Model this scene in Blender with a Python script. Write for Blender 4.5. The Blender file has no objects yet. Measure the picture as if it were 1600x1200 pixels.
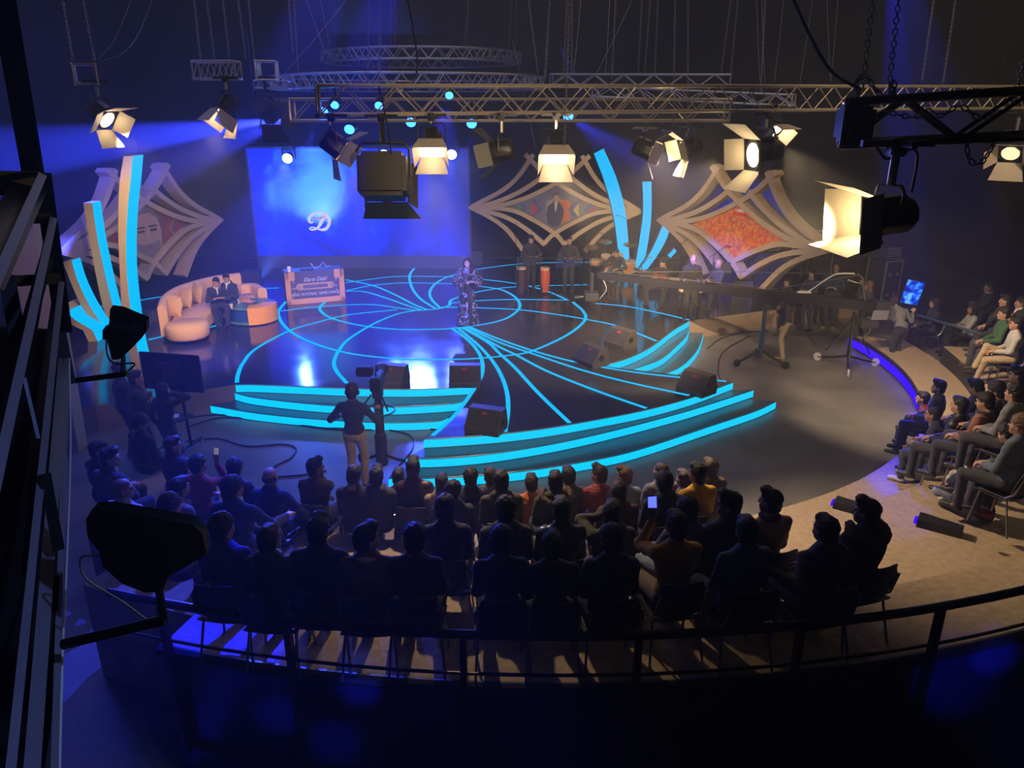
import bpy, bmesh, math, random
import numpy as np
from mathutils import Vector, Matrix, Euler
R = math.radians
SC = bpy.context.scene
COL = SC.collection
# ---------------------------------------------------------------- camera
CAMH, PITCH, F = 5.8, R(20), 1200.0
cam = bpy.data.objects.new('camera', bpy.data.cameras.new('camera'))
COL.objects.link(cam)
cam.location = (0, 0, CAMH)
cam.rotation_euler = (R(90) - PITCH, 0, 0)
cam.data.sensor_width = 36.0
cam.data.lens = F / 1600 * 36.0
cam.data.clip_start = 0.05
cam.data.clip_end = 200
SC.camera = cam
SC.view_settings.view_transform = 'Standard'
SC.view_settings.look = 'None'
SC.view_settings.gamma = 1.0
SC.view_settings.use_curve_mapping = False
SC.view_settings.exposure = 0.0
SC.cycles.use_denoising = True
SC.cycles.max_bounces = 6
SC.cycles.diffuse_bounces = 2
SC.cycles.glossy_bounces = 3
SC.cycles.transmission_bounces = 2
SC.cycles.volume_bounces = 0
SC.cycles.sample_clamp_indirect = 3.0
SC.cycles.sample_clamp_direct = 0.0
SC.cycles.use_light_tree = True
# ---------------------------------------------------------------- world
w = bpy.data.worlds.new('world'); SC.world = w; w.use_nodes = True
w.node_tree.nodes['Background'].inputs[0].default_value = (0.02, 0.025, 0.06, 1)
w.node_tree.nodes['Background'].inputs[1].default_value = 0.0

CT, ST = math.cos(PITCH), math.sin(PITCH)
CAM = Vector((0, 0, CAMH))
def ray(px, py):
    u = (px - 800) / F; v = (py - 600) / F
    return Vector((u, CT - v * ST, -ST - v * CT))
def PZ(px, py, z=0.0):            # point of the picture on the level z
    d = ray(px, py); t = (z - CAMH) / d.z
    return CAM + d * t
def PY(px, py, Y):                # point of the picture on the upright plane y = Y
    d = ray(px, py); t = Y / d.y
    return CAM + d * t
def PP(px, py, p0, n):            # on any plane
    d = ray(px, py); t = (Vector(p0) - CAM).dot(n) / d.dot(n)
    return CAM + d * t
def PT(px, py, t):                # at forward depth t
    return CAM + ray(px, py) * t

# ---------------------------------------------------------------- materials
MATS = {}
def mat(name, col=(.5, .5, .5), rough=.5, metal=0.0, emit=None, es=0.0, noise=0.0, nscale=8.0, bump=0.0, spec=0.5, coat=0.0, sheen=0.0, trans=0.0):
    if name in MATS: return MATS[name]
    m = bpy.data.materials.new(name); m.use_nodes = True
    nt = m.node_tree; b = nt.nodes['Principled BSDF']
    b.inputs['Base Color'].default_value = (*col, 1)
    b.inputs['Roughness'].default_value = rough
    b.inputs['Metallic'].default_value = metal
    b.inputs['Specular IOR Level'].default_value = spec
    b.inputs['Coat Weight'].default_value = coat
    b.inputs['Sheen Weight'].default_value = sheen
    b.inputs['Transmission Weight'].default_value = trans
    if emit is not None:
        b.inputs['Emission Color'].default_value = (*emit, 1)
        b.inputs['Emission Strength'].default_value = es
    if noise or bump:
        tc = nt.nodes.new('ShaderNodeTexCoord')
        n = nt.nodes.new('ShaderNodeTexNoise'); n.inputs['Scale'].default_value = nscale; n.inputs['Detail'].default_value = 5
        nt.links.new(tc.outputs['Object'], n.inputs['Vector'])
        if noise:
            mx = nt.nodes.new('ShaderNodeMix'); mx.data_type = 'RGBA'
            mx.inputs[6].default_value = (*[max(0, c * (1 - noise)) for c in col], 1)
            mx.inputs[7].default_value = (*[min(1, c * (1 + noise)) for c in col], 1)
            nt.links.new(n.outputs['Fac'], mx.inputs[0]); nt.links.new(mx.outputs[2], b.inputs['Base Color'])
        if bump:
            bp = nt.nodes.new('ShaderNodeBump'); bp.inputs['Strength'].default_value = bump; bp.inputs['Distance'].default_value = 0.02
            nt.links.new(n.outputs['Fac'], bp.inputs['Height']); nt.links.new(bp.outputs[0], b.inputs['Normal'])
    MATS[name] = m
    return m
def emitter(name, col, s):
    if name in MATS: return MATS[name]
    m = bpy.data.materials.new(name); m.use_nodes = True
    nt = m.node_tree; nt.nodes.remove(nt.nodes['Principled BSDF'])
    e = nt.nodes.new('ShaderNodeEmission'); e.inputs[0].default_value = (*col, 1); e.inputs[1].default_value = s
    nt.links.new(e.outputs[0], nt.nodes['Material Output'].inputs[0])
    MATS[name] = m
    return m
BLACK = mat('black_paint', (.012, .012, .014), .45, noise=.3)
BLACKM = mat('black_metal', (.02, .02, .022), .35, .6, noise=.3)
DARK = mat('dark_plastic', (.03, .03, .035), .5, noise=.3, nscale=30, bump=.1)
ALU = mat('brushed_aluminium', (.62, .60, .58), .38, .9, noise=.15, nscale=30)
STEEL = mat('dull_steel', (.35, .34, .33), .35, .9, noise=.25, nscale=40)
CHROME = mat('chrome', (.8, .8, .8), .15, 1.0, noise=.05)
CREAM = mat('cream_painted_board', (.50, .38, .24), .6, noise=.08, nscale=3)
CYAN = emitter('cyan_led', (0.0, 0.50, 1.0), 1.15)
LINE = emitter('cyan_led_strip', (0.0, 0.47, 0.98), 1.2)
STEPL = emitter('cyan_led_riser', (0.0, 0.62, 1.0), 1.1)
WHITE = mat('white_plastic', (.75, .75, .75), .5, noise=.05)

# ---------------------------------------------------------------- mesh builder
class MB:
    def __init__(s): s.v = []; s.f = []; s.mi = []; s.cur = 0
    def add(s, vs, fs):
        o = len(s.v); s.v.extend([tuple(p) for p in vs]); s.f.extend([tuple(i + o for i in f) for f in fs]); s.mi.extend([s.cur] * len(fs)); return s
    def box(s, c, size, rot=None):
        c = Vector(c); hx, hy, hz = [a / 2 for a in size]
        pts = [Vector((x, y, z)) for z in (-hz, hz) for y in (-hy, hy) for x in (-hx, hx)]
        if rot is not None: pts = [rot @ p for p in pts]
        return s.add([p + c for p in pts], [(0, 2, 3, 1), (4, 5, 7, 6), (0, 1, 5, 4), (2, 6, 7, 3), (0, 4, 6, 2), (1, 3, 7, 5)])
    def bbox(s, c, size, b=.01, rot=None):      # box with chamfered edges
        c = Vector(c); h = [a / 2 for a in size]; b = min(b, min(h) * .9)
        bm = bmesh.new(); bmesh.ops.create_cube(bm, size=1)
        for v in bm.verts: v.co = Vector((v.co.x * size[0], v.co.y * size[1], v.co.z * size[2]))
        bmesh.ops.bevel(bm, geom=bm.edges[:], offset=b, segments=2, affect='EDGES')
        vs = [v.co.copy() for v in bm.verts]; bm.verts.index_update(); fs = [[v.index for v in f.verts] for f in bm.faces]; bm.free()
        if rot is not None: vs = [rot @ p for p in vs]
        return s.add([p + c for p in vs], fs)
    def tube(s, pts, r, n=8, closed=False, cap=True):
        pts = [Vector(p) for p in pts]; m = len(pts)
        rs = r if isinstance(r, (list, tuple)) else [r] * m
        vs = []; prev = None
        for i, p in enumerate(pts):
            a = pts[(i - 1) % m] if (closed or i > 0) else p
            b = pts[(i + 1) % m] if (closed or i < m - 1) else p
            t = (b - a); t = t.normalized() if t.length > 1e-9 else Vector((0, 0, 1))
            if prev is None:
                up = Vector((0, 0, 1)) if abs(t.z) < .9 else Vector((1, 0, 0))
                x = t.cross(up).normalized()
            else:
                x = (prev - t * prev.dot(t)); x = x.normalized() if x.length > 1e-6 else t.orthogonal().normalized()
            prev = x; y = t.cross(x)
            for k in range(n):
                a_ = 2 * math.pi * k / n
                vs.append(p + (x * math.cos(a_) + y * math.sin(a_)) * rs[i])
        fs = []
        for i in range(m if closed else m - 1):
            j = (i + 1) % m
            for k in range(n):
                k2 = (k + 1) % n
                fs.append((i * n + k, i * n + k2, j * n + k2, j * n + k))
        if cap and not closed:
            fs.append(tuple(range(n - 1, -1, -1))); fs.append(tuple((m - 1) * n + k for k in range(n)))
        return s.add(vs, fs)
    def prism(s, poly, vec):                    # poly: list of 3D points, extruded by vec
        vec = Vector(vec); n = len(poly); a = [Vector(p) for p in poly]
        fs = [tuple(range(n - 1, -1, -1)), tuple(range(n, 2 * n))]
        fs += [(i, (i + 1) % n, n + (i + 1) % n, n + i) for i in range(n)]
        return s.add(a + [p + vec for p in a], fs)
    def strip(s, A, B, th=None):                # sheet between two polylines, optional thickness vector
        n = len(A)
        if th is None:
            return s.add(list(A) + list(B), [(i, i + 1, n + i + 1, n + i) for i in range(n - 1)])
        th = Vector(th)
        vs = [Vector(p) for p in A] + [Vector(p) for p in B]; vs = vs + [p + th for p in vs]
        fs = []
        for i in range(n - 1):
            fs += [(i, i + 1, n + i + 1, n + i), (2 * n + i, 3 * n + i, 3 * n + i + 1, 2 * n + i + 1),
                   (i, 2 * n + i, 2 * n + i + 1, i + 1), (n + i, n + i + 1, 3 * n + i + 1, 3 * n + i)]
        fs += [(0, n, 3 * n, 2 * n), (n - 1, 3 * n - 1, 4 * n - 1, 2 * n - 1)]
        return s.add(vs, fs)
    def lathe(s, prof, c=(0, 0, 0), n=16, rot=None):   # prof: (r, z)
        c = Vector(c); vs = []; fs = []; m = len(prof)
        for r, z in prof:
            for k in range(n):
                a = 2 * math.pi * k / n; p = Vector((r * math.cos(a), r * math.sin(a), z))
                if rot is not None: p = rot @ p
                vs.append(p + c)
        for i in range(m - 1):
            for k in range(n):
                k2 = (k + 1) % n; fs.append((i * n + k, i * n + k2, (i + 1) * n + k2, (i + 1) * n + k))
        if prof[0][0] > 1e-6: fs.append(tuple(range(n - 1, -1, -1)))
        if prof[-1][0] > 1e-6: fs.append(tuple((m - 1) * n + k for k in range(n)))
        return s.add(vs, fs)
    def ball(s, c, r, n=12, m=8):
        rr = r if isinstance(r, (list, tuple)) else (r, r, r)
        vs = []; fs = []
        for i in range(m + 1):
            th = math.pi * i / m
            for k in range(n):
                a = 2 * math.pi * k / n
                vs.append((c[0] + rr[0] * math.sin(th) * math.cos(a), c[1] + rr[1] * math.sin(th) * math.sin(a), c[2] + rr[2] * math.cos(th)))
        for i in range(m):
            for k in range(n):
                k2 = (k + 1) % n; fs.append((i * n + k, (i + 1) * n + k, (i + 1) * n + k2, i * n + k2))
        return s.add(vs, fs)
    def build(s, name, ms, parent=None, origin=None, smooth=40, parts=None):
        me = bpy.data.meshes.new(name)
        vs = s.v
        if origin is not None: vs = [(v[0] - origin[0], v[1] - origin[1], v[2] - origin[2]) for v in vs]
        me.from_pydata(vs, [], s.f); me.validate()
        ms = ms if isinstance(ms, (list, tuple)) else [ms]
        for m in ms: me.materials.append(m)
        if len(ms) > 1 and len(me.polygons) == len(s.mi): me.polygons.foreach_set('material_index', s.mi)
        bm = bmesh.new(); bm.from_mesh(me); bmesh.ops.remove_doubles(bm, verts=bm.verts, dist=1e-6)
        bmesh.ops.recalc_face_normals(bm, faces=bm.faces); bm.to_mesh(me); bm.free()
        if smooth:
            me.shade_smooth(); me.set_sharp_from_angle(angle=R(smooth))
        o = bpy.data.objects.new(name, me); COL.objects.link(o)
        if parent is not None: o.parent = parent
        elif origin is not None: o.location = origin
        return o
def thing(name, label, cat, loc=(0, 0, 0), rotz=0, group=None):
    o = bpy.data.objects.new(name, None); COL.objects.link(o); o.empty_display_size = .2
    o.location = loc; o.rotation_euler = (0, 0, rotz); o['label'] = label; o['category'] = cat
    if group: o['group'] = group
    return o
def tag(o, label, cat, group=None):
    o['label'] = label; o['category'] = cat
    if group: o['group'] = group
    return o
def struct(name, mb, m, smooth=30):
    o = mb.build(name, m, smooth=smooth); o['kind'] = 'structure'; return o
def copy_tree(o, parent=None):
    c = o.copy(); COL.objects.link(c)
    if parent is not None: c.parent = parent; c.matrix_parent_inverse = o.matrix_parent_inverse.copy()
    for ch in o.children: copy_tree(ch, c)
    return c
def spline(pts, n=8, closed=False):             # catmull-rom through points
    P = [Vector(p) for p in pts]; m = len(P); out = []
    rng = range(m if closed else m - 1)
    for i in rng:
        p0 = P[(i - 1) % m] if (closed or i > 0) else P[0] * 2 - P[1]
        p1 = P[i]; p2 = P[(i + 1) % m]
        p3 = P[(i + 2) % m] if (closed or i < m - 2) else P[-1] * 2 - P[-2]
        for k in range(n):
            t = k / n
            out.append(.5 * ((2 * p1) + (p2 - p0) * t + (2 * p0 - 5 * p1 + 4 * p2 - p3) * t * t + (3 * p1 - p0 - 3 * p2 + p3) * t ** 3))
    if not closed: out.append(P[-1].copy())
    return out
def spot(name, loc, target, power, col, size=40, blend=.5, r=.08, parent=None):
    l = bpy.data.lights.new(name, 'SPOT'); l.energy = power; l.color = col; l.spot_size = R(size); l.spot_blend = blend; l.shadow_soft_size = r
    o = bpy.data.objects.new(name, l); COL.objects.link(o)
    o.location = loc; d = Vector(target) - Vector(loc); o.rotation_euler = d.to_track_quat('-Z', 'Y').to_euler()
    return o
def point(name, loc, power, col, r=.1):
    l = bpy.data.lights.new(name, 'POINT'); l.energy = power; l.color = col; l.shadow_soft_size = r
    o = bpy.data.objects.new(name, l); COL.objects.link(o); o.location = loc; return o
def area(name, loc, target, power, col, sx, sy):
    l = bpy.data.lights.new(name, 'AREA'); l.energy = power; l.color = col; l.shape = 'RECTANGLE'; l.size = sx; l.size_y = sy
    o = bpy.data.objects.new(name, l); COL.objects.link(o); o.location = loc
    d = Vector(target) - Vector(loc); o.rotation_euler = d.to_track_quat('-Z', 'Y').to_euler(); return o
WARM = (1.0, .72, .42); BLUE = (.03, .05, 1.0)
# ---------------------------------------------------------------- unseen lamps: added fills and washes, and beams inferred from blue patches and haze
area('rig_wash', (1.0, 17, 9.8), (1.0, 17, 0), 170, (1.0, .80, .60), 14, 12)  # added area lamps that lift the dark of the whole room
area('rig_wash', (-7.0, 17, 9.5), (-5.0, 19, 0), 170, (.25, .32, 1.0), 7, 12)
spot('front_wash', (2.5, -1.0, 9.6), (9.0, 12.0, .5), 500, WARM, 40, .8, .3)  # unseen lamps added at the camera side to brighten set, band and host
spot('front_wash', (-4.5, -1.0, 9.6), (-7.5, 20.0, 1.5), 1500, WARM, 30, .8, .3)
spot('front_wash', (7.5, 2.0, 9.6), (6.0, 23.0, 1.5), 7500, WARM, 34, .8, .3)
spot('front_wash', (.5, -1.0, 9.8), (-1.1, 20.3, 1.6), 2600, WARM, 20, .8, .3)
point('blue_fill', (-7.5, 10.5, 4.6), 80, BLUE, .3)  # added point fills for the dim blue left side
point('blue_fill', (-6.2, 3.2, 2.6), 22, BLUE, .3)
spot('blue_wash', (-12.5, 14, 7.5), (-9.5, 27, 5.0), 5000, BLUE, 40, .8, .1)
spot('blue_wash', PY(640, 236, 25.2), PZ(620, 520, .5), 4500, (.05, .12, 1.0), 56, .8, .5)
spot('blue_foh', (-.6, 1.6, 2.6), PY(560, 1085, 4.75), 900, BLUE, 7, .9, .05)  # added spots that put the blue reflection blotches on the fascia
spot('blue_foh', (-.9, 1.4, 2.4), PY(432, 1140, 4.75), 600, BLUE, 7, .9, .05)
spot('blue_foh', (-.9, 1.4, 2.4), PY(520, 1175, 4.75), 400, BLUE, 8, .9, .05)
spot('blue_foh', (2.6, 2.6, 2.5), PY(1540, 992, 5.9), 1200, BLUE, 8, .9, .05)
spot('blue_foh', (2.6, 2.6, 2.5), PY(1472, 1030, 5.8), 350, BLUE, 16, .9, .05)
spot('gantry_light', (.9, 1.0, 6.6), (-1.9, 2.4, 4.2), 90, (.25, .38, 1.0), 70, .5, .05)  # added lamp beside the camera, brightens the pale gantry strips
spot('blue_wash', (-1.0, 11.0, 8.8), (-2.65, 5.15, 1.55), 24000, (.003, .008, 1), 10, .35, .04)
spot('blue_wash', (-2.5, 14.0, 8.8), (-4.2, 7.6, 1.2), 9000, BLUE, 22, .6, .04)
spot('blue_beam', PT(445, 186, 20), PY(-80, 255, 21), 700000, BLUE, 13, .5, .05)
spot('blue_beam', PT(445, 190, 19), PY(60, 330, 19), 70000, BLUE, 26, .6, .05)
spot('blue_beam', PT(893, 187, 17.5), PT(1150, 330, 29), 70000, BLUE, 12, .5, .05)
spot('blue_beam', PZ(408, 436, 1.1), PY(480, 300, 25.5), 14000, (.05, .15, 1), 34, .6, .05)
spot('blue_beam', PZ(735, 408, 1.2), PY(620, 350, 25.5), 14000, BLUE, 26, .6, .05)
spot('blue_wash', (8.8, 20.5, 9.9), PZ(1428, 728, .5), 24000, (.003, .008, 1), 6.5, .4, .04)
spot('blue_wash', (8.8, 20.5, 9.9), PZ(1520, 650, 1.5), 7000, BLUE, 15, .5, .04)
spot('blue_wash', (1.5, 26.0, 7.5), PY(1060, 480, 22), 2500, BLUE, 16, .6, .04)
# ---------------------------------------------------------------- room shell
X0, X1, Y0, Y1, ZC = -14.5, 16.5, -1.8, 31.0, 10.5
WALLM = mat('black_drape_wall', (.017, .016, .016), .85, noise=.35, nscale=1.5, bump=.3)
def floor_material():
    m = bpy.data.materials.new('grey_studio_floor'); m.use_nodes = True; nt = m.node_tree; b = nt.nodes['Principled BSDF']
    tc = nt.nodes.new('ShaderNodeTexCoord'); n = nt.nodes.new('ShaderNodeTexNoise'); n.inputs['Scale'].default_value = .9; n.inputs['Detail'].default_value = 8
    n2 = nt.nodes.new('ShaderNodeTexNoise'); n2.inputs['Scale'].default_value = 6; n2.inputs['Detail'].default_value = 8; n2.inputs['Distortion'].default_value = 3
    nt.links.new(tc.outputs['Object'], n.inputs[0]); nt.links.new(tc.outputs['Object'], n2.inputs[0])
    r = nt.nodes.new('ShaderNodeValToRGB'); r.color_ramp.elements[0].color = (.10, .098, .095, 1); r.color_ramp.elements[1].color = (.22, .21, .20, 1)
    r.color_ramp.elements[0].position = .3; r.color_ramp.elements[1].position = .7
    nt.links.new(n.outputs['Fac'], r.inputs[0]); nt.links.new(r.outputs[0], b.inputs['Base Color'])
    mr = nt.nodes.new('ShaderNodeMapRange'); mr.inputs[3].default_value = .26; mr.inputs[4].default_value = .46
    nt.links.new(n2.outputs['Fac'], mr.inputs[0]); nt.links.new(mr.outputs[0], b.inputs['Roughness'])
    bp = nt.nodes.new('ShaderNodeBump'); bp.inputs['Strength'].default_value = .08; nt.links.new(n2.outputs['Fac'], bp.inputs['Height']); nt.links.new(bp.outputs[0], b.inputs['Normal'])
    return m
struct('floor', MB().box(((X0 + X1) / 2, (Y0 + Y1) / 2, -.1), (X1 - X0, Y1 - Y0, .2)), floor_material())
struct('ceiling', MB().box(((X0 + X1) / 2, (Y0 + Y1) / 2, ZC + .1), (X1 - X0, Y1 - Y0, .2)), WALLM)
struct('wall_back', MB().box(((X0 + X1) / 2, Y1 + .1, ZC / 2), (X1 - X0, .2, ZC)), WALLM)
struct('wall_left', MB().box((X0 - .1, (Y0 + Y1) / 2, ZC / 2), (.2, Y1 - Y0, ZC)), WALLM)
struct('wall_right', MB().box((X1 + .1, (Y0 + Y1) / 2, ZC / 2), (.2, Y1 - Y0, ZC)), WALLM)
struct('wall_front', MB().box(((X0 + X1) / 2, Y0 - .1, ZC / 2), (X1 - X0, .2, ZC)), WALLM)
# haze
hz = MB().box(((X0 + X1) / 2, (Y0 + Y1) / 2, ZC / 2), (X1 - X0 + 1, Y1 - Y0 + 1, ZC + 1)).build('haze', [], smooth=0)
hm = bpy.data.materials.new('stage_haze'); hm.use_nodes = True; nt = hm.node_tree; nt.nodes.remove(nt.nodes['Principled BSDF'])
vs = nt.nodes.new('ShaderNodeVolumeScatter'); vs.inputs['Density'].default_value = .007; vs.inputs['Anisotropy'].default_value = .35
vs.inputs['Color'].default_value = (1, 1, 1, 1)
nt.links.new(vs.outputs[0], nt.nodes['Material Output'].inputs['Volume']); hz.data.materials.append(hm)
hz['kind'] = 'stuff'; hz['label'] = 'thin stage haze that fills the whole studio'; hz['category'] = 'haze'
# ---------------------------------------------------------------- audience tiers
CC = Vector((.4, 17.3, 0))
TIERS = [(8.3, .35), (9.25, .75), (10.5, 1.15), (11.6, 1.55)]; ROUT = 12.45
def carpet_material():
    return mat('beige_carpet', (.40, .31, .21), .95, noise=.35, nscale=14, bump=.5)
CARPET = carpet_material()
def arc(r, a0, a1, n=48):
    return [CC + Vector((r * math.sin(a), -r * math.cos(a), 0)) for a in [a0 + (a1 - a0) * i / n for i in range(n + 1)]]
A0, A1 = R(-15.5), R(66)
END = [R(98), R(84), R(66), R(66)]
def p_r(p): return math.hypot(p.x - CC.x, p.y - CC.y)
for i, (r, z) in enumerate(TIERS):
    ro = TIERS[i + 1][0] if i < 3 else ROUT
    a0, a1 = A0 - R(10 * (3 - i) * .9), END[i]
    inn = arc(r, a0, a1, 64); out = arc(ro + .02, a0, a1, 64)
    if i == 1: out = [p if (p - CC).y * -1 > math.cos(R(64)) * p_r(p) else CC + (p - CC) * (13.0 / p_r(p)) for p in out]
    mb = MB(); n = len(inn)
    zt = Vector((0, 0, z)); 
    vsx = [p + zt for p in inn] + [p + zt for p in out] + inn + out
    fs = []
    for k in range(n - 1):
        fs += [(k, k + 1, n + k + 1, n + k), (k, 2 * n + k, 2 * n + k + 1, k + 1), (n + k, n + k + 1, 3 * n + k + 1, 3 * n + k)]
    fs += [(0, n, 3 * n, 2 * n), (n - 1, 3 * n - 1, 4 * n - 1, 2 * n - 1)]
    mb.add(vsx, fs)
    o = struct('floor_tier', mb, CARPET)
    # dark front face of each tier
    fr = MB(); f = arc(r - .012, a0, a1); z0 = TIERS[i - 1][1] if i else 0
    fr.strip([p + Vector((0, 0, z0 + .01)) for p in f], [p + Vector((0, 0, z - .02)) for p in f], None)
    struct('trim_riser', fr, BLACK)
# blue LED strip along the lowest riser, right side
mb = MB(); f = arc(8.27, R(68), R(100), 30)
mb.strip([p + Vector((0, 0, .05)) for p in f], [p + Vector((0, 0, .24)) for p in f], Vector((0, 0, 0)))
BLED = emitter('blue_led', (.03, .0, 1.0), 1.6)
o = mb.build('led_strip', BLED, smooth=30); tag(o, 'deep blue light strip along the face of the lowest seating step', 'light strip')
# black boxes stand in for the dark stair recesses, with a small blue lamp
for (px, py, z, i) in ((1331, 795, .77, 0), (1466, 824, 1.17, 1)):
    c = PZ(px, py, z)
    t = thing('step_light', ['dark step box with blue lamp beside the man in fur hood', 'dark step box with blue lamp furthest to the right on the carpet'][i], 'step light', (c.x, c.y, z - .02), R(-35), 'step boxes on the seating carpet')
    MB().prism([(-.22, -.1, 0), (.25, -.1, 0), (.25, .06, 0), (-.22, .12, 0)], (0, 0, .10)).build('box', BLACK, t)
    MB().bbox((-.24, -.02, .05), (.03, .12, .05), .005).build('lamp', BLED, t)
    point('step_glow', (c.x - .33, c.y + .08, z + .08), 1.2, BLUE, .03)
# back fascia of the seating
f = arc(ROUT + .03, A0, R(50), 60)
mb = MB(); mb.strip([p for p in f], [p + Vector((0, 0, 1.52)) for p in f], Vector((0, -.03, 0)))
struct('wall_fascia', mb, mat('glossy_navy_panel', (.012, .012, .05), .22, noise=.3, nscale=2, bump=.05))
mb = MB(); mb.tube([p + Vector((0, 0, 1.53)) for p in arc(ROUT + .05, A0, R(60), 60)], .05, 8)
mb.tube([p + Vector((0, 0, .60)) for p in arc(ROUT + .09, A0, R(50), 60)], .03, 8)
struct('trim_edge', mb, BLACK)
# railing on the back edge
rl = thing('handrail', 'long curved black steel handrail behind the last audience row', 'railing', (0, 0, 0))
RR = ROUT + .12
MB().tube([p + Vector((0, 0, 2.08)) for p in arc(RR, R(-17), R(62), 70)], .035, 8).build('top_rail', BLACKM, rl)
MB().tube([p + Vector((0, 0, 1.72)) for p in arc(RR, R(-17), R(62), 70)], .014, 6).build('lower_rail', BLACKM, rl)
for px in (262, 462, 722, 992, 1240, 1450):
    best = min((CC + Vector((RR * math.sin(a), -RR * math.cos(a), 1.6)) for a in [R(-17 + .25 * k) for k in range(300)]), key=lambda p: abs(800 + F * p.x / ((p.y) * CT + (CAMH - p.z) * ST) - px))
    MB().box((best.x, best.y, 1.3), (.05, .06, 1.55), Matrix.Rotation(math.atan2(best.x - CC.x, CC.y - best.y), 3, 'Z')).build('post', BLACKM, rl)
# ---------------------------------------------------------------- stage
def stage_material():
    m = bpy.data.materials.new('glossy_black_stage'); m.use_nodes = True; nt = m.node_tree; b = nt.nodes['Principled BSDF']
    b.inputs['Base Color'].default_value = (.03, .03, .034, 1); b.inputs['Specular IOR Level'].default_value = .8
    tc = nt.nodes.new('ShaderNodeTexCoord'); n = nt.nodes.new('ShaderNodeTexNoise'); n.inputs['Scale'].default_value = 1.6; n.inputs['Detail'].default_value = 3
    mp = nt.nodes.new('ShaderNodeMapping'); mp.inputs['Scale'].default_value = (1, 1, 1); nt.links.new(tc.outputs['Object'], mp.inputs[0]); nt.links.new(mp.outputs[0], n.inputs[0])
    mr = nt.nodes.new('ShaderNodeMapRange'); mr.inputs[3].default_value = .05; mr.inputs[4].default_value = .20; nt.links.new(n.outputs['Fac'], mr.inputs[0]); nt.links.new(mr.outputs[0], b.inputs['Roughness'])
    n2 = nt.nodes.new('ShaderNodeTexNoise'); n2.inputs['Scale'].default_value = .8; n2.inputs['Detail'].default_value = 2; nt.links.new(mp.outputs[0], n2.inputs[0])
    bp = nt.nodes.new('ShaderNodeBump'); bp.inputs['Strength'].default_value = .05; bp.inputs['Distance'].default_value = .15; nt.links.new(n2.outputs['Fac'], bp.inputs['Height']); nt.links.new(bp.outputs[0], b.inputs['Normal'])
    return m
STAGEM = stage_material()
ZS = .5
def zline(pts, z, n=6): return spline([PZ(x, y, z) for x, y in pts], n)
EL0 = zline([(368, 601), (400, 601), (475, 604), (550, 607), (650, 608), (740, 604)], ZS)
ERA = zline([(742, 607), (730, 626), (712, 647), (694, 667), (676, 682)], ZS)
EF0 = zline([(662, 686), (700, 684), (780, 678), (860, 668), (940, 654), (1010, 640), (1080, 621), (1145, 597)], ZS)
ERF = [PZ(1135, 595, ZS), PZ(942, 572, ZS)]
ER0 = zline([(942, 571), (980, 560), (1017, 542), (1050, 517), (1077, 501)], ZS)
out = [Vector((-13.5, 27.9, ZS)), Vector((-13.5, 13.6, ZS)), PZ(100, 641, ZS), PZ(240, 621, ZS)] + EL0 + ERA + EF0 + ERF + ER0 + [PZ(1200, 485, ZS), PZ(1345, 468, ZS), Vector((9.8, 27.9, ZS))]
poly = []
for p in out:
    if not poly or (p - poly[-1]).length > .03: poly.append(p)
def ngon_prism(name, poly, z1, z0, mt, ms, side=None):
    bm = bmesh.new(); top = [bm.verts.new((p.x, p.y, z1)) for p in poly]; bot = [bm.verts.new((p.x, p.y, z0)) for p in poly]
    f = bm.faces.new(top); f.normal_update(); bmesh.ops.triangulate(bm, faces=[f])
    n = len(poly)
    for i in range(n):
        q = bm.faces.new((top[i], bot[i], bot[(i + 1) % n], top[(i + 1) % n])); q.material_index = 1
    bmesh.ops.recalc_face_normals(bm, faces=bm.faces)
    me = bpy.data.meshes.new(name); bm.to_mesh(me); bm.free(); me.materials.append(mt); me.materials.append(ms)
    for p in me.polygons:
        if p.material_index == 0 and p.normal.z < 0: p.flip()
    o = bpy.data.objects.new(name, me); COL.objects.link(o); return o
FASC = mat('taupe_stage_fascia', (.30, .22, .15), .7, noise=.15, nscale=2)
st = thing('stage', 'glossy black show stage with glowing cyan steps and line pattern', 'stage', (0, 0, 0))
o = ngon_prism('deck', poly, ZS, .0, STAGEM, FASC); o.parent = st
TREAD = mat('dark_blue_glossy_tread', (.04, .10, .16), .16, noise=.1, nscale=2)
def step_set(edges, k):
    # edges: list of (polyline, z top, z bottom); the first one is the stage edge itself
    for i, (e, zt, zb) in enumerate(edges):
        up = Vector((0, 0, 1))
        nrm = []
        for j in range(len(e)):
            a = e[max(0, j - 1)]; b = e[min(len(e) - 1, j + 1)]; t = (b - a).normalized(); nrm.append(Vector((t.y, -t.x, 0)))
        # riser light
        A = [Vector((p.x, p.y, zb + .012)) + n_ * .012 for p, n_ in zip(e, nrm)]; B = [Vector((p.x, p.y, zt - .012)) + n_ * .012 for p, n_ in zip(e, nrm)]
        mb = MB(); mb.strip(A, B); r = mb.build('step_light', STEPL, st)
        if i:
            base = edges[0][0]
            inner = [base[int(round(j * (len(base) - 1) / (len(e) - 1)))] for j in range(len(e))]
            mb = MB(); n = len(e)
            P = [Vector((p.x, p.y, zt)) for p in e]; Q = [Vector((q.x, q.y, zt)) for q in inner]
            mb.strip(P, Q); mb.strip([Vector((p.x, p.y, 0.001)) for p in e], P)
            mb.strip([Vector((P[0].x, P[0].y, 0)), Vector((Q[0].x, Q[0].y, 0))], [P[0], Q[0]]); mb.strip([Vector((P[-1].x, P[-1].y, 0)), Vector((Q[-1].x, Q[-1].y, 0))], [P[-1], Q[-1]])
            mb.build('step', TREAD if i < 2 else TREAD, st)
        mb = MB(); mb.tube([Vector((p.x, p.y, zt + .002)) for p in e], .009, 5); mb.build('step_nosing', STEEL, st)
z1, z2 = .333, .167
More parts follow.
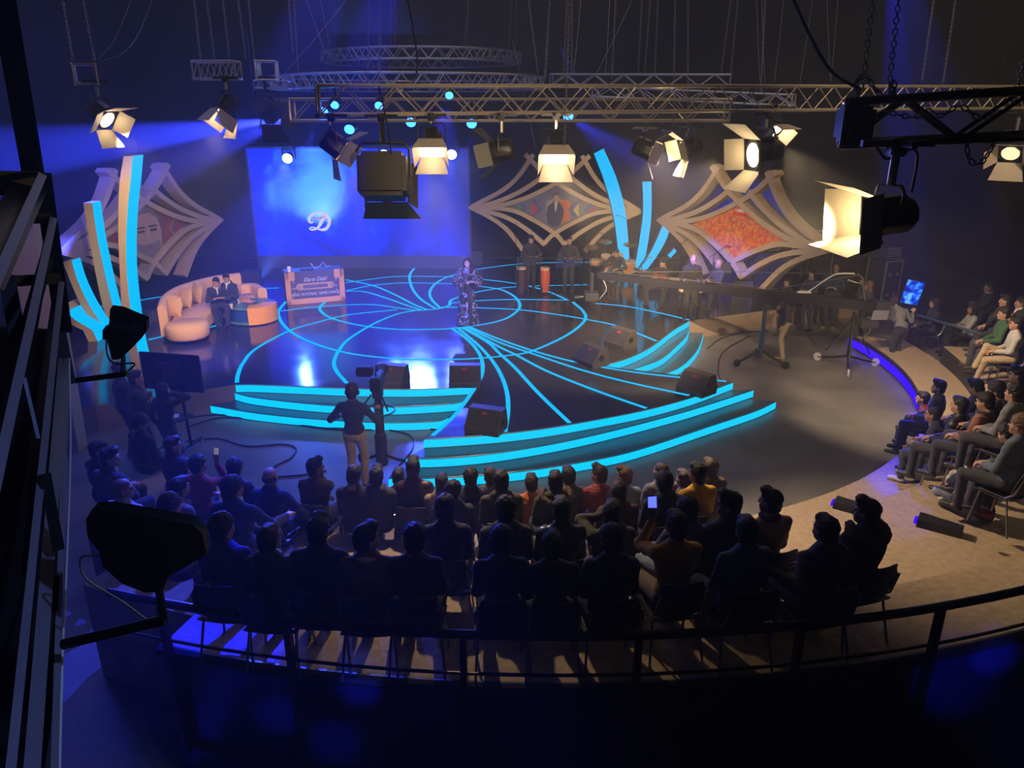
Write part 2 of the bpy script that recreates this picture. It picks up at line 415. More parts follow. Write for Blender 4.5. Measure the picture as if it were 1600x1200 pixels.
step_set([(EL0, ZS, z1), (zline([(366, 613), (400, 621), (500, 632), (600, 636), (700, 631), (727, 626)], z1), z1, z2),
          (zline([(329, 633), (400, 645), (500, 655), (600, 660), (680, 658), (700, 652)], z2), z2, 0)], 0)
step_set([(EF0, ZS, z1), (zline([(634, 717), (700, 715), (780, 707), (880, 690), (980, 667), (1080, 640), (1177, 609)], z1), z1, z2),
          (zline([(607, 747), (662, 747), (740, 743), (830, 734), (935, 717), (1005, 700), (1105, 667), (1180, 642), (1212, 627)], z2), z2, 0)], 0)
step_set([(ER0, ZS, z1), (zline([(987, 577), (1030, 562), (1055, 542), (1072, 525), (1077, 512)], z1), z1, z2),
          (zline([(1035, 586), (1067, 570), (1090, 545), (1099, 520)], z2), z2, 0)], 0)
# light lines let into the deck
LINES = [
 [(447, 471), (436, 485), (436, 495), (445, 510), (465, 525), (500, 540), (545, 552), (600, 559), (660, 562), (730, 561), (790, 556), (830, 549), (880, 527), (905, 510), (915, 497), (910, 485), (895, 472)],
 [(508, 472), (500, 480), (503, 488), (520, 498), (560, 508), (610, 514), (660, 515), (710, 513), (760, 506), (790, 498), (808, 486), (812, 475), (802, 462), (780, 452), (746, 447), (715, 444), (682, 443), (632, 442), (582, 446), (542, 454)],
 [(370, 598), (372, 585), (380, 567), (400, 545), (452, 517), (495, 504), (545, 492), (620, 484)],
 [(439, 486), (482, 481), (535, 477), (582, 476), (620, 481), (650, 485), (670, 484), (687, 482), (702, 477), (704, 470), (717, 464), (747, 456), (785, 450), (830, 447), (919, 445)],
 [(650, 485), (620, 491), (582, 507), (545, 530), (530, 547), (522, 565), (526, 580), (542, 599)],
 [(660, 411), (647, 420), (640, 432), (644, 450), (657, 467), (680, 482)],
 [(540, 437), (585, 447), (620, 462), (645, 475), (667, 484)],
 [(540, 455), (570, 456), (607, 467), (635, 477), (657, 484)],
 [(540, 442), (582, 436), (620, 432), (670, 432), (712, 433), (747, 436), (792, 441), (830, 448), (860, 457), (887, 469)],
 [(945, 410), (880, 410), (840, 411), (817, 412), (780, 416), (740, 422), (702, 432), (682, 442), (672, 455), (674, 467), (687, 481)],
 [(702, 474), (745, 470), (805, 468), (885, 469)],
 [(690, 480), (747, 481), (810, 484), (867, 491), (915, 499), (967, 510), (1026, 533)],
 [(930, 474), (980, 479), (1030, 489), (1077, 500)],
 [(706, 513), (732, 532), (750, 555), (754, 580), (742, 606), (712, 647), (676, 681)],
 [(715, 512), (750, 542), (775, 572), (790, 605), (794, 637), (789, 675)],
 [(722, 512), (762, 535), (780, 552), (805, 575), (842, 615), (890, 661)],
 [(725, 512), (780, 542), (805, 554), (855, 580), (930, 610), (1010, 638)],
 [(729, 511), (780, 535), (830, 552), (905, 577), (980, 597), (1077, 618)],
 [(734, 511), (780, 530), (842, 551), (905, 567), (980, 580), (1055, 589), (1135, 596)],
 [(232, 531), (262, 524)], [(322, 513), (345, 507)], [(370, 452), (436, 450)], [(150, 480), (190, 474), (262, 462)],
]
for L in LINES:
    c = zline(L, ZS, 10); A = []; B = []
    for j in range(len(c)):
        a = c[max(0, j - 1)]; b = c[min(len(c) - 1, j + 1)]; t = (b - a); t.z = 0
        if t.length < 1e-6: continue
        t.normalize(); nn = Vector((-t.y, t.x, 0)) * .042
        A.append(c[j] + nn + Vector((0, 0, .003))); B.append(c[j] - nn + Vector((0, 0, .003)))
    mb = MB(); mb.strip(A, B); mb.build('light_line', LINE, st)
# ---------------------------------------------------------------- screen
YS = 26.2
def screen_material():
    m = bpy.data.materials.new('video_screen_blue_smoke'); m.use_nodes = True; nt = m.node_tree; nt.nodes.remove(nt.nodes['Principled BSDF'])
    L = nt.links.new; N = nt.nodes.new
    tc = N('ShaderNodeTexCoord'); n = N('ShaderNodeTexNoise'); n.inputs['Scale'].default_value = .55; n.inputs['Detail'].default_value = 4; n.inputs['Distortion'].default_value = .4
    L(tc.outputs['Object'], n.inputs[0])
    r = N('ShaderNodeValToRGB'); e = r.color_ramp.elements; e[0].position = .25; e[0].color = (.012, .016, .16, 1); e[1].position = .85; e[1].color = (.05, .24, 1.0, 1)
    x = e.new(.45); x.color = (.008, .012, .34, 1); x = e.new(.62); x.color = (.004, .02, .85, 1)
    # blue haze glow painted into the emission, brightest at the upper left
    g = N('ShaderNodeVectorMath'); g.operation = 'DISTANCE'; g.inputs[1].default_value = tuple(PY(500, 285, YS) - PY(558.5, 232, YS) + Vector((0, 0, PY(386, 232, YS).z - ZS)));
    mp = N('ShaderNodeMapping'); mp.inputs['Scale'].default_value = (1, 1, 1); L(tc.outputs['Object'], mp.inputs[0]); L(mp.outputs[0], g.inputs[0])
    mr = N('ShaderNodeMapRange'); mr.inputs[1].default_value = 0; mr.inputs[2].default_value = 5.0; mr.inputs[3].default_value = .27; mr.inputs[4].default_value = -.20
    L(g.outputs['Value'], mr.inputs[0]); ad = N('ShaderNodeMath'); ad.operation = 'ADD'; L(n.outputs['Fac'], ad.inputs[0]); L(mr.outputs[0], ad.inputs[1]); L(ad.outputs[0], r.inputs[0])
    em = N('ShaderNodeEmission'); em.inputs[1].default_value = 1.9; L(r.outputs[0], em.inputs[0])
    gl = N('ShaderNodeBsdfGlossy'); gl.inputs['Roughness'].default_value = .3; gl.inputs[0].default_value = (.04, .04, .05, 1)
    a = N('ShaderNodeAddShader'); L(em.outputs[0], a.inputs[0]); L(gl.outputs[0], a.inputs[1]); L(a.outputs[0], nt.nodes['Material Output'].inputs[0])
    return m
YS = 26.2
sl, sr_ = PY(386, 232, YS), PY(731, 232, YS); zt = sl.z; zb = .95
scr = thing('video_screen', 'large rectangular screen glowing with blue smoke at the back of the stage', 'screen', ((sl.x + sr_.x) / 2, YS, ZS))
MB().box(((sl.x + sr_.x) / 2, YS, (zt + zb) / 2), (sr_.x - sl.x, .1, zt - zb)).build('display', screen_material(), scr, origin=scr.location)
mb = MB()
for x in (sl.x - .03, sr_.x + .03): mb.box((x, YS, (zt + ZS) / 2), (.06, .12, zt - ZS))
mb.box(((sl.x + sr_.x) / 2, YS, zt + .03), (sr_.x - sl.x + .12, .12, .06)); mb.box(((sl.x + sr_.x) / 2, YS + .02, (zb + ZS) / 2), (sr_.x - sl.x, .06, zb - ZS))
mb.build('frame', mat('blue_grey_frame', (.06, .07, .12), .5, noise=.1), scr, origin=scr.location)
def text3d(name, s, m, loc, size, rot=(R(90), 0, 0), ext=.004, parent=None, align='CENTER', shear=0.0, sx=1.0):
    c = bpy.data.curves.new(name, 'FONT'); c.body = s; c.size = size; c.extrude = ext; c.align_x = align; c.align_y = 'CENTER'; c.shear = shear
    o = bpy.data.objects.new(name, c); COL.objects.link(o); c.materials.append(m)
    o.location = loc; o.rotation_euler = rot; o.scale = (sx, 1, 1)
    if parent is not None: o.parent = parent
    me = bpy.data.meshes.new_from_object(o); m_ = bpy.data.objects.new(name, me); COL.objects.link(m_)
    m_.location = o.location; m_.rotation_euler = o.rotation_euler; m_.scale = o.scale; m_.parent = o.parent
    if not me.materials: me.materials.append(m)
    bpy.data.objects.remove(o)
    return m_
# swash letter on the screen
LOGO = emitter('pale_logo_light', (.75, .78, 1.0), .9)
LOGOP = emitter('pink_logo_light', (.8, .25, .75), .8)
def swash(pts, wds, m, name):
    c = spline([PY(x, y, YS - .06) for x, y in pts], 8); k = len(c); A = []; B = []
    for j in range(k):
        a = c[max(0, j - 1)]; b = c[min(k - 1, j + 1)]; t = (b - a).normalized(); nn = Vector((-t.z, 0, t.x))
        u = j / (k - 1) * (len(wds) - 1); i = min(int(u), len(wds) - 2); wd = wds[i] + (wds[i + 1] - wds[i]) * (u - i)
        A.append(c[j] + nn * wd); B.append(c[j] - nn * wd)
    mb = MB(); mb.strip(A, B, (0, -.006, 0)); mb.build(name, m, scr, origin=scr.location)
swash([(510, 332), (506, 340), (502, 347), (498, 354), (493, 358), (487, 359), (484, 357), (488, 355), (495, 357), (503, 359), (510, 357), (514, 350), (514, 342), (509, 336), (500, 333), (490, 334), (484, 339), (483, 345), (486, 348), (490, 346)],
      [.02, .05, .06, .03, .03, .02, .02, .03, .05, .05, .06, .06, .04, .04, .05, .03, .02], LOGO, 'logo')
swash([(490, 341), (497, 341), (504, 340), (508, 337)], [.02, .03, .02], LOGOP, 'logo_accent')
# ---------------------------------------------------------------- bodies: smooth implicit surfaces polygonised with surface nets
rng = np.random.RandomState(7)
class Field:
    def __init__(s, lo, hi, h):
        s.h = h; s.lo = np.array(lo, float) - 3 * h; n = np.ceil((np.array(hi) + 3 * h - s.lo) / h).astype(int) + 1
        s.n = n; s.F = np.full(n, 9.0, np.float32)
    def _sub(s, lo, hi):
        a = np.clip(np.floor((lo - s.lo) / s.h).astype(int), 0, s.n - 1); b = np.clip(np.ceil((hi - s.lo) / s.h).astype(int) + 1, 1, s.n)
        if (b <= a).any(): return None
        ax = [s.lo[i] + s.h * np.arange(a[i], b[i]) for i in range(3)]
        return (slice(a[0], b[0]), slice(a[1], b[1]), slice(a[2], b[2])), np.meshgrid(*ax, indexing='ij')
    def _mix(s, sl, d, k, sub=False):
        f = s.F[sl]
        if sub: h = np.clip(.5 - .5 * (f + d) / k, 0, 1); s.F[sl] = f * (1 - h) - d * h + k * h * (1 - h)
        else: h = np.clip(.5 + .5 * (f - d) / k, 0, 1); s.F[sl] = f * (1 - h) + d * h - k * h * (1 - h)
    def cap(s, p0, p1, r0, r1=None, k=.03, sub=False, flat=None):
        r1 = r0 if r1 is None else r1; p0 = np.array(p0, float); p1 = np.array(p1, float); m = max(r0, r1) + k + 2 * s.h
        q = s._sub(np.minimum(p0, p1) - m, np.maximum(p0, p1) + m)
        if q is None: return
        sl, (X, Y, Z) = q; d = p1 - p0; L = max(d.dot(d), 1e-9)
        t = np.clip(((X - p0[0]) * d[0] + (Y - p0[1]) * d[1] + (Z - p0[2]) * d[2]) / L, 0, 1)
        D = np.sqrt((X - p0[0] - t * d[0]) ** 2 + (Y - p0[1] - t * d[1]) ** 2 + (Z - p0[2] - t * d[2]) ** 2) - (r0 + (r1 - r0) * t)
        s._mix(sl, D, k, sub)
    def ell(s, c, r, k=.03, sub=False, M=None):
        c = np.array(c, float); r = np.array(r, float); m = r.max() + k + 2 * s.h
        q = s._sub(c - m, c + m)
        if q is None: return
        sl, (X, Y, Z) = q; X = X - c[0]; Y = Y - c[1]; Z = Z - c[2]
        if M is not None:
            M = np.array(M); X, Y, Z = (M[0, 0] * X + M[1, 0] * Y + M[2, 0] * Z, M[0, 1] * X + M[1, 1] * Y + M[2, 1] * Z, M[0, 2] * X + M[1, 2] * Y + M[2, 2] * Z)
        k0 = np.sqrt((X / r[0]) ** 2 + (Y / r[1]) ** 2 + (Z / r[2]) ** 2); k1 = np.sqrt((X / r[0] ** 2) ** 2 + (Y / r[1] ** 2) ** 2 + (Z / r[2] ** 2) ** 2)
        s._mix(sl, k0 * (k0 - 1) / np.maximum(k1, 1e-6), k, sub)
    def wrinkle(s, amp, freq, seed=0):
        ax = [s.lo[i] + s.h * np.arange(s.n[i]) for i in range(3)]; X, Y, Z = np.meshgrid(*ax, indexing='ij')
        a = seed * 1.7; f = freq
        s.F += amp * (np.sin(X * f + a + 1.3 * np.sin(Z * f * .6 + a)) * np.sin(Z * f * 1.2 + 2 * np.sin(Y * f * .5 + a)) + .6 * np.sin(Z * f * 2.1 + X * f * 1.3 + a * 3) * np.sin(Y * f * 1.7 + a))
    def mesh(s):
        F = s.F; S = F < 0; h = s.h
        c = [S[i:S.shape[0] - 1 + i, j:S.shape[1] - 1 + j, k:S.shape[2] - 1 + k] for i in (0, 1) for j in (0, 1) for k in (0, 1)]
        cnt = sum(x.astype(np.int8) for x in c); act = (cnt > 0) & (cnt < 8)
        idx = np.argwhere(act); ID = np.full(act.shape, -1, np.int64); ID[act] = np.arange(len(idx))
        if not len(idx): return np.zeros((0, 3)), np.zeros((0, 4), int)
        cor = np.array([(i, j, k) for i in (0, 1) for j in (0, 1) for k in (0, 1)])
        val = np.stack([F[idx[:, 0] + a, idx[:, 1] + b, idx[:, 2] + d] for a, b, d in cor], 1)
        acc = np.zeros((len(idx), 3)); num = np.zeros(len(idx))
        for a in range(8):
            for b in range(a + 1, 8):
                if np.abs(cor[a] - cor[b]).sum() != 1: continue
                va, vb = val[:, a], val[:, b]; mk = (va < 0) != (vb < 0)
                t = np.where(mk, va / np.where(mk, va - vb, 1), 0)
                acc += (cor[a] + t[:, None] * (cor[b] - cor[a])) * mk[:, None]; num += mk
        V = s.lo + h * (idx + acc / num[:, None])
        Q = []
        for ax in range(3):
            sl0 = [slice(1, -1)] * 3; sl1 = [slice(1, -1)] * 3; sl0[ax] = slice(0, -1); sl1[ax] = slice(1, None)
            A = S[tuple(sl0)]; B = S[tuple(sl1)]; e = np.argwhere(A != B)
            if not len(e): continue
            inside = A[tuple(e.T)]
            e = e + np.array([0 if i == ax else 1 for i in range(3)])
            u, v = [(1, 2), (2, 0), (0, 1)][ax]; du = np.eye(3, dtype=int)[u]; dv = np.eye(3, dtype=int)[v]
            g = lambda p: ID[np.clip(p[:, 0], 0, ID.shape[0] - 1), np.clip(p[:, 1], 0, ID.shape[1] - 1), np.clip(p[:, 2], 0, ID.shape[2] - 1)]
            q = np.stack([g(e - du - dv), g(e - dv), g(e), g(e - du)], 1)
            q[~inside] = q[~inside][:, ::-1]
            Q.append(q)
        Q = np.concatenate(Q); Q = Q[(Q >= 0).all(1)]
        return V, Q
def mesh_from(parts, name, mats, parent=None):
    """parts: list of (verts, quads, material index)"""
    vs = []; qs = []; mi = []; o = 0
    for V, Q, m in parts:
        vs.append(V); qs.append(Q + o); mi.append(np.full(len(Q), m)); o += len(V)
    V = np.concatenate(vs); Q = np.concatenate(qs); mi = np.concatenate(mi)
    me = bpy.data.meshes.new(name)
    me.vertices.add(len(V)); me.vertices.foreach_set('co', V.astype(np.float32).ravel())
    me.loops.add(len(Q) * 4); me.loops.foreach_set('vertex_index', Q.astype(np.int32).ravel())
    me.polygons.add(len(Q)); me.polygons.foreach_set('loop_start', np.arange(0, len(Q) * 4, 4, dtype=np.int32)); me.polygons.foreach_set('loop_total', np.full(len(Q), 4, np.int32))
    me.polygons.foreach_set('material_index', mi.astype(np.int32)); me.polygons.foreach_set('use_smooth', np.ones(len(Q), bool))
    for m in mats: me.materials.append(m)
    me.update(calc_edges=True); me.validate()
    ob = bpy.data.objects.new(name, me); COL.objects.link(ob)
    if parent is not None: ob.parent = parent
    return ob
# --- head (origin at the middle of the skull, looking to +Y), metres
def make_head():
    f = Field((-.11, -.12, -.17), (.11, .14, .14), .0065)
    f.ell((0, -.012, .022), (.076, .096, .092), .02)
    f.ell((0, .022, -.035), (.062, .070, .080), .03)
    f.ell((0, .055, -.088), (.036, .034, .026), .03)          # chin
    f.cap((0, .083, .005), (0, .106, -.030), .009, .013, .014) # nose
    for x in (-1, 1):
        f.ell((x * .078, -.005, -.012), (.009, .019, .031), .008)   # ears
        f.ell((x * .031, .092, .006), (.014, .012, .010), .012, sub=True)  # eye sockets
        f.cap((x * .014, .086, .026), (x * .045, .076, .026), .007, .006, .012)  # brows
        f.ell((x * .042, .062, -.040), (.020, .018, .022), .02)
    f.cap((-.017, .086, -.058), (.017, .086, -.058), .007, .007, .008)     # lips
    f.cap((0, -.025, -.07), (0, -.035, -.16), .054, .058, .03)      # neck
    return f.mesh()
HEADV, HEADQ = make_head()
def ball(c, r, n=.004):
    f = Field(np.array(c) - r, np.array(c) + r, max(r) / 2.6 if hasattr(r, '__len__') else r / 2.6); f.ell(c, (r, r, r) if not hasattr(r, '__len__') else r, .001); return f.mesh()
EYES = [ball((x * .031, .083, .006), .0105) for x in (-1, 1)]
BROW = [ball((x * .031, .093, .027), (.019, .006, .0045)) for x in (-1, 1)]
LIPS = [ball((0, .092, -.058), (.021, .008, .006))]
# --- hand (wrist at origin, fingers to +Y, palm facing -Z, thumb on +X side for the left hand)
def make_hand(curl):
    f = Field((-.06, -.05, -.09), (.075, .21, .05), .0042)
    f.cap((0, -.035, 0), (0, .01, 0), .024, .026, .015)
    for x in (-.027, -.009, .009, .027): f.cap((x * .7, .015, 0), (x, .085, 0), .015, .0135, .010)
    f.cap((.01, .02, -.004), (.030, .055, -.006), .020, .014, .012)
    for x, L in ((-.029, .062), (-.010, .076), (.010, .080), (.029, .070)):
        p = np.array((x, .088, 0.)); a = 0.0
        for j, fr in enumerate((.45, .32, .23)):
            a += curl * (1.0 if j else .7); q = p + L * fr * np.array((x * .25, math.cos(a), -math.sin(a)))
            f.cap(p, q, .0088 - .0009 * j, .0082 - .0009 * j, .0035); p = q
    p = np.array((.030, .030, -.006))
    for v, L in (((.75, .6, -.25), .034), ((.35, .85, -.35), .032), ((.1, .85, -.4), .024)):
        v = np.array(v) / np.linalg.norm(v); q = p + v * L; f.cap(p, q, .0115, .0095, .005); p = q
    return f.mesh()
HANDS = {'flat': make_hand(.18), 'relaxed': make_hand(.5), 'grip': make_hand(1.15)}
# --- hair styles around the same origin as the head
def make_hair(kind, seed=0):
    f = Field((-.16, -.19, -.42 if kind in ('long', 'scarf') else -.15), (.16, .15, .19), .009 if kind not in ('long', 'scarf') else .011)
    if kind == 'short':
        f.ell((0, -.020, .040), (.088, .104, .092), .01); f.ell((0, .055, .095), (.062, .040, .028), .03)
        f.ell((0, .085, -.03), (.11, .075, .075), .01, sub=True)
    elif kind == 'quiff':
        f.ell((0, -.018, .042), (.087, .104, .094), .01); f.ell((0, .055, .112), (.064, .048, .036), .03)
        f.ell((0, .085, -.03), (.11, .075, .075), .01, sub=True)
    elif kind == 'curly':
        f.ell((0, -.015, .045), (.096, .110, .100), .01); f.ell((0, .088, -.035), (.12, .072, .080), .01, sub=True)
    elif kind == 'crop':
        f.ell((0, -.018, .030), (.081, .100, .090), .01); f.ell((0, .085, -.03), (.11, .07, .08), .01, sub=True)
    elif kind == 'bald':
        f.ell((0, -.030, -.005), (.083, .092, .052), .01); f.ell((0, .07, -.02), (.11, .085, .09), .01, sub=True); f.ell((0, -.02, .08), (.07, .075, .055), .01, sub=True)
    elif kind == 'long':
        f.ell((0, -.018, .034), (.090, .106, .098), .01)
        for x in (-.07, -.035, 0, .035, .07): f.cap((x * .9, -.055, .02), (x * 1.25, -.085 + abs(x) * .4, -.32), .045, .035, .03)
        for x in (-.085, .085): f.cap((x, 0, .0), (x * 1.05, .035, -.26), .026, .022, .02)
        f.ell((0, .095, -.035), (.062, .075, .085), .01, sub=True); f.ell((0, .0, -.22), (.055, .06, .10), .01, sub=True)
    elif kind == 'scarf':
        f.ell((0, -.012, .030), (.092, .108, .100), .01); f.cap((0, -.02, -.03), (0, -.01, -.16), .085, .11, .04)
        f.ell((0, .10, -.02), (.056, .07, .078), .01, sub=True)
    if kind in ('short', 'quiff', 'curly', 'crop'): f.ell((0, -.048, -.030), (.079, .066, .085), .02)
    # keep the nape short
    if kind in ('short', 'quiff', 'curly', 'crop', 'bald'): f.ell((0, -.05, -.185), (.10, .10, .075), .02, sub=True)
    f.wrinkle({'curly': .0075, 'long': .004, 'scarf': .003, 'bald': .001, 'crop': .0015}.get(kind, .0035), {'curly': 95, 'scarf': 30}.get(kind, 60), seed)
    return f.mesh()
HAIRMESH = {}
def hair_mesh(kind, seed):
    k = (kind, seed % 2)
    if k not in HAIRMESH:
        V, Q = make_hair(*k); o = mesh_from([(V, Q, 0)], 'hair', []); HAIRMESH[k] = o.data; bpy.data.objects.remove(o)
        HAIRMESH[k].materials.append(None)
    return HAIRMESH[k]
SKINS = [mat('skin_%d' % i, c, .55, noise=.08, nscale=20) for i, c in enumerate([(.42, .24, .16), (.50, .30, .20), (.34, .19, .12), (.56, .36, .26)])]
EYEM = mat('dark_eye', (.02, .015, .012), .2); LIPM = mat('lips', (.30, .10, .08), .5)
HAIRM = {'black': mat('black_hair', (.012, .010, .009), .62, noise=.5, nscale=120, bump=.4), 'brown': mat('brown_hair', (.030, .016, .009), .62, noise=.5, nscale=120, bump=.4),
         'light': mat('light_brown_hair', (.16, .09, .045), .45, noise=.5, nscale=120, bump=.4), 'grey': mat('grey_hair', (.25, .24, .22), .5, noise=.3, nscale=120, bump=.4)}
CL = {}
def cloth(name, col, rough=.85, **k):
    return mat('cloth_' + name, col, rough, noise=k.pop('noise', .18), nscale=k.pop('ns', 25), bump=.15, sheen=.1, **k)
def rotm(yaw, pitch=0, roll=0):      # yaw about z (left +), pitch: + looks down
    return np.array((Matrix.Rotation(yaw, 3, 'Z') @ Matrix.Rotation(-pitch, 3, 'X') @ Matrix.Rotation(roll, 3, 'Y')))
def ik(a, b, l1, l2, pole):
    a = np.array(a, float); b = np.array(b, float); d = b - a; L = np.linalg.norm(d)
    if L > (l1 + l2) * .995: b = a + d / L * (l1 + l2) * .995; d = b - a; L = np.linalg.norm(d)
    u = d / L; x = (l1 * l1 - l2 * l2 + L * L) / (2 * L); hgt = math.sqrt(max(l1 * l1 - x * x, 1e-6))
    p = np.array(pole, float); p = p - u * p.dot(u); p /= max(np.linalg.norm(p), 1e-6)
    return a + u * x + p * hgt, b
NPERS = 0
def person(loc, face, label, pose='sit', s=1.0, top='jacket', topm=None, legm=None, shoem=None, skin=0, hair='short', hairc='black',
           yaw=0, pitch=0, lean=0, turn=0, arms=('lap', 'lap'), legs='sit', group=None, seat=.45, bulk=1.0, collar=None, twist=0, extra=None, name='person', roll=0):
    """loc = floor point below the hips, face = compass angle in degrees (0 looks to +Y, + turns left)"""
    global NPERS; NPERS += 1; sd = NPERS
    root = thing(name, label, 'person', loc, R(face), group); root.scale = (s, s, s)
    topm = topm or cloth('black', (.02, .02, .024)); legm = legm or cloth('dark_trousers', (.03, .032, .045)); shoem = shoem or mat('dark_shoe', (.03, .025, .022), .4, noise=.2)
    sit = legs in ('sit', 'cross', 'floor', 'wide')
    hz = (seat + .10) if sit else .93
    if legs == 'floor': hz = .12
    hip = np.array((0., 0, hz)); ln = R(lean)
    up = np.array((0, math.sin(ln), math.cos(ln))); fw = np.array((0, math.cos(ln), -math.sin(ln)))
    tw = R(twist); rx = np.array((math.cos(tw), math.sin(tw), 0))
    fwd = np.array((-math.sin(tw), math.cos(tw), 0)) * math.cos(ln) + np.array((0, 0, -math.sin(ln)))
    chest = hip + up * .30; sho = hip + up * .475; neck = hip + up * .53 + fwd * .01; head = hip + up * .665 + fwd * .035 + np.array((0, .01 * lean / 10, 0))
    HM = rotm(R(yaw), R(pitch), R(roll))
    S = {-1: sho - rx * .172 - up * .03, 1: sho + rx * .172 - up * .03}
    HP = {-1: hip + np.array((-.09, 0, 0)), 1: hip + np.array((.09, 0, 0))}
    # legs
    K = {}; A = {}
    for q in (-1, 1):
        if legs == 'sit': b = np.array((q * .12, .44, .09)); K[q], A[q] = ik(HP[q], b, .43, .42, (q * .25, .6, 1))
        elif legs == 'wide': b = np.array((q * .22, .40, .09)); K[q], A[q] = ik(HP[q], b, .43, .42, (q * .6, .6, 1))
        elif legs == 'cross':
            if q > 0: K[q], A[q] = ik(HP[q], (-.02, .55, hz - .22), .43, .42, (.2, .5, 1))
            else: K[q], A[q] = ik(HP[q], (-.10, .50, .09), .43, .42, (-.2, .6, 1))
        elif legs == 'floor':
            if q > 0: K[q], A[q] = ik(HP[q], (.12, .50, .09), .43, .42, (.3, .2, 1))
            else: K[q], A[q] = ik(HP[q], (.16, .34, .10), .43, .42, (-1, .3, .25))
        elif legs == 'walk': b = np.array((q * .10, q * .16, .09)); K[q], A[q] = ik(HP[q], b, .44, .42, (0, 1, 0))
        else: b = np.array((q * (.06 if legs == 'gown' else .11), .0 + .02 * q, .09)); K[q], A[q] = ik(HP[q], b, .44, .42, (0, 1, 0))
    # arms
    T = {'lap': (0.07, .30, hz - hip[2] + hz * 0 + .12), 'knee': (.13, .40, .10), 'chin': None}
    E = {}; H = {}; HD = {}
    for i, q in enumerate((-1, 1)):
        a = arms[i] if not isinstance(arms, str) else arms
        pole = (q * .6, -.5, -.8); hd = None; kind = 'relaxed'
        if isinstance(a, tuple): tgt = np.array(a, float); pole = (q * .7, -.3, -.8)
        elif a == 'lap': tgt = hip + np.array((q * .06, .27, .11))
        elif a == 'knee': tgt = hip + np.array((q * .14, .36, .11))
        elif a == 'side': tgt = sho + np.array((q * .24, .03, -.50)); pole = (q * .3, -1, 0); hd = (0, .1, -1)
        elif a == 'cross': tgt = chest + rx * (-q * .10) + fwd * .20 + np.array((0, 0, .02)); pole = (q, -.1, -.8); hd = rx * -q
        elif a == 'chin': tgt = head + HM @ np.array((q * .03, .06, -.16)); pole = (q * .5, .3, -1); hd = (-q * .3, .1, 1)
        elif a == 'face': tgt = head + HM @ np.array((q * .09, .07, -.08)); pole = (q, .3, -.8); hd = (-q * .2, -.1, 1); kind = 'flat'
        elif a == 'phone': tgt = head + np.array((q * .15, .17, -.06)); pole = (q * .25, .1, -1); hd = (0, .4, 1); kind = 'grip'
        elif a == 'clasp': tgt = hip + np.array((q * .035, .27, .22)); pole = (q * .8, -.2, -.6)
        elif a == 'front': tgt = hip + np.array((q * .04, .19, .04 if not sit else .14)); pole = (q, -.3, -.4)
        elif a == 'play': tgt = chest + np.array((q * .12, .30, -.12)); pole = (q, -.4, -.6)
        elif a == 'pocket': tgt = hip + np.array((q * .19, .05, -.02)); pole = (q, -1, 0); hd = (0, .2, -1)
        elif a == 'chairback': tgt = sho + np.array((q * .45, .02, -.12)); pole = (q * .2, -1, -.6)
        else: tgt = hip + np.array((q * .06, .27, .11))
        if sit and not isinstance(a, tuple) and a in ('lap', 'knee'): tgt = tgt + up * 0
        E[q], H[q] = ik(S[q], tgt, .285, .255, pole)
        d = H[q] - E[q]; d /= np.linalg.norm(d)
        if hd is not None: d = .35 * d + .65 * np.array(hd, float) / np.linalg.norm(hd)
        HD[q] = (d / np.linalg.norm(d), kind)
    lo = np.min([hip, head, *E.values(), *H.values(), *S.values()], 0) - .2; hi = np.max([hip, head, *E.values(), *H.values(), *S.values()], 0) + .2
    lob = np.min([lo, *K.values(), *A.values()], 0) - .1; hib = np.max([hi, *K.values(), *A.values()], 0) + .1
    # skin: one continuous body, thinner than the clothes
    f = Field(lob, hib, .022)
    f.ell(hip + up * .05, (.13, .085, .11), .05); f.ell(chest, (.13, .085, .16), .05); f.cap(S[-1], S[1], .045, .045, .04); f.cap(sho, head, .045, .045, .03)
    for q in (-1, 1):
        f.cap(S[q], E[q], .040, .034, .02); f.cap(E[q], H[q], .033, .026, .02); f.cap(HP[q], K[q], .065, .048, .03); f.cap(K[q], A[q], .046, .033, .02)
    V, Q = f.mesh(); parts = [(V, Q, 0)]
    hs = 1.0
    tr = lambda V: (V * hs) @ HM.T + head
    parts.append((tr(HEADV), HEADQ, 0))
    for v, q_ in EYES: parts.append((tr(v), q_, 1))
    for v, q_ in BROW: parts.append((tr(v), q_, 1))
    for v, q_ in LIPS: parts.append((tr(v), q_, 2))
    for q in (-1, 1):
        d, kind = HD[q]; v, q_ = HANDS[kind]
        y = d; z = np.array((0, 0, 1.)) if abs(d[2]) < .85 else np.array((0, -1., 0)); x = np.cross(y, z); x /= np.linalg.norm(x); z = np.cross(x, y)
        B = np.stack([x, y, z], 1); v = v * np.array((-q, 1, 1)); qq = q_[:, ::-1] if q > 0 else q_
        parts.append((v @ B.T + H[q] + d * .035, qq, 0))
    mesh_from(parts, 'body', [SKINS[skin % 4], EYEM, LIPM], root)
    # hair
    if hair != 'none':
        ho = bpy.data.objects.new('hair' if hair != 'scarf' else 'headscarf', hair_mesh(hair, sd)); COL.objects.link(ho); ho.parent = root
        ho.matrix_local = Matrix.Translation(Vector(head)) @ Matrix(HM.tolist()).to_4x4()
        ho.material_slots[0].link = 'OBJECT'; ho.material_slots[0].material = HAIRM[hairc] if hairc in HAIRM else hairc
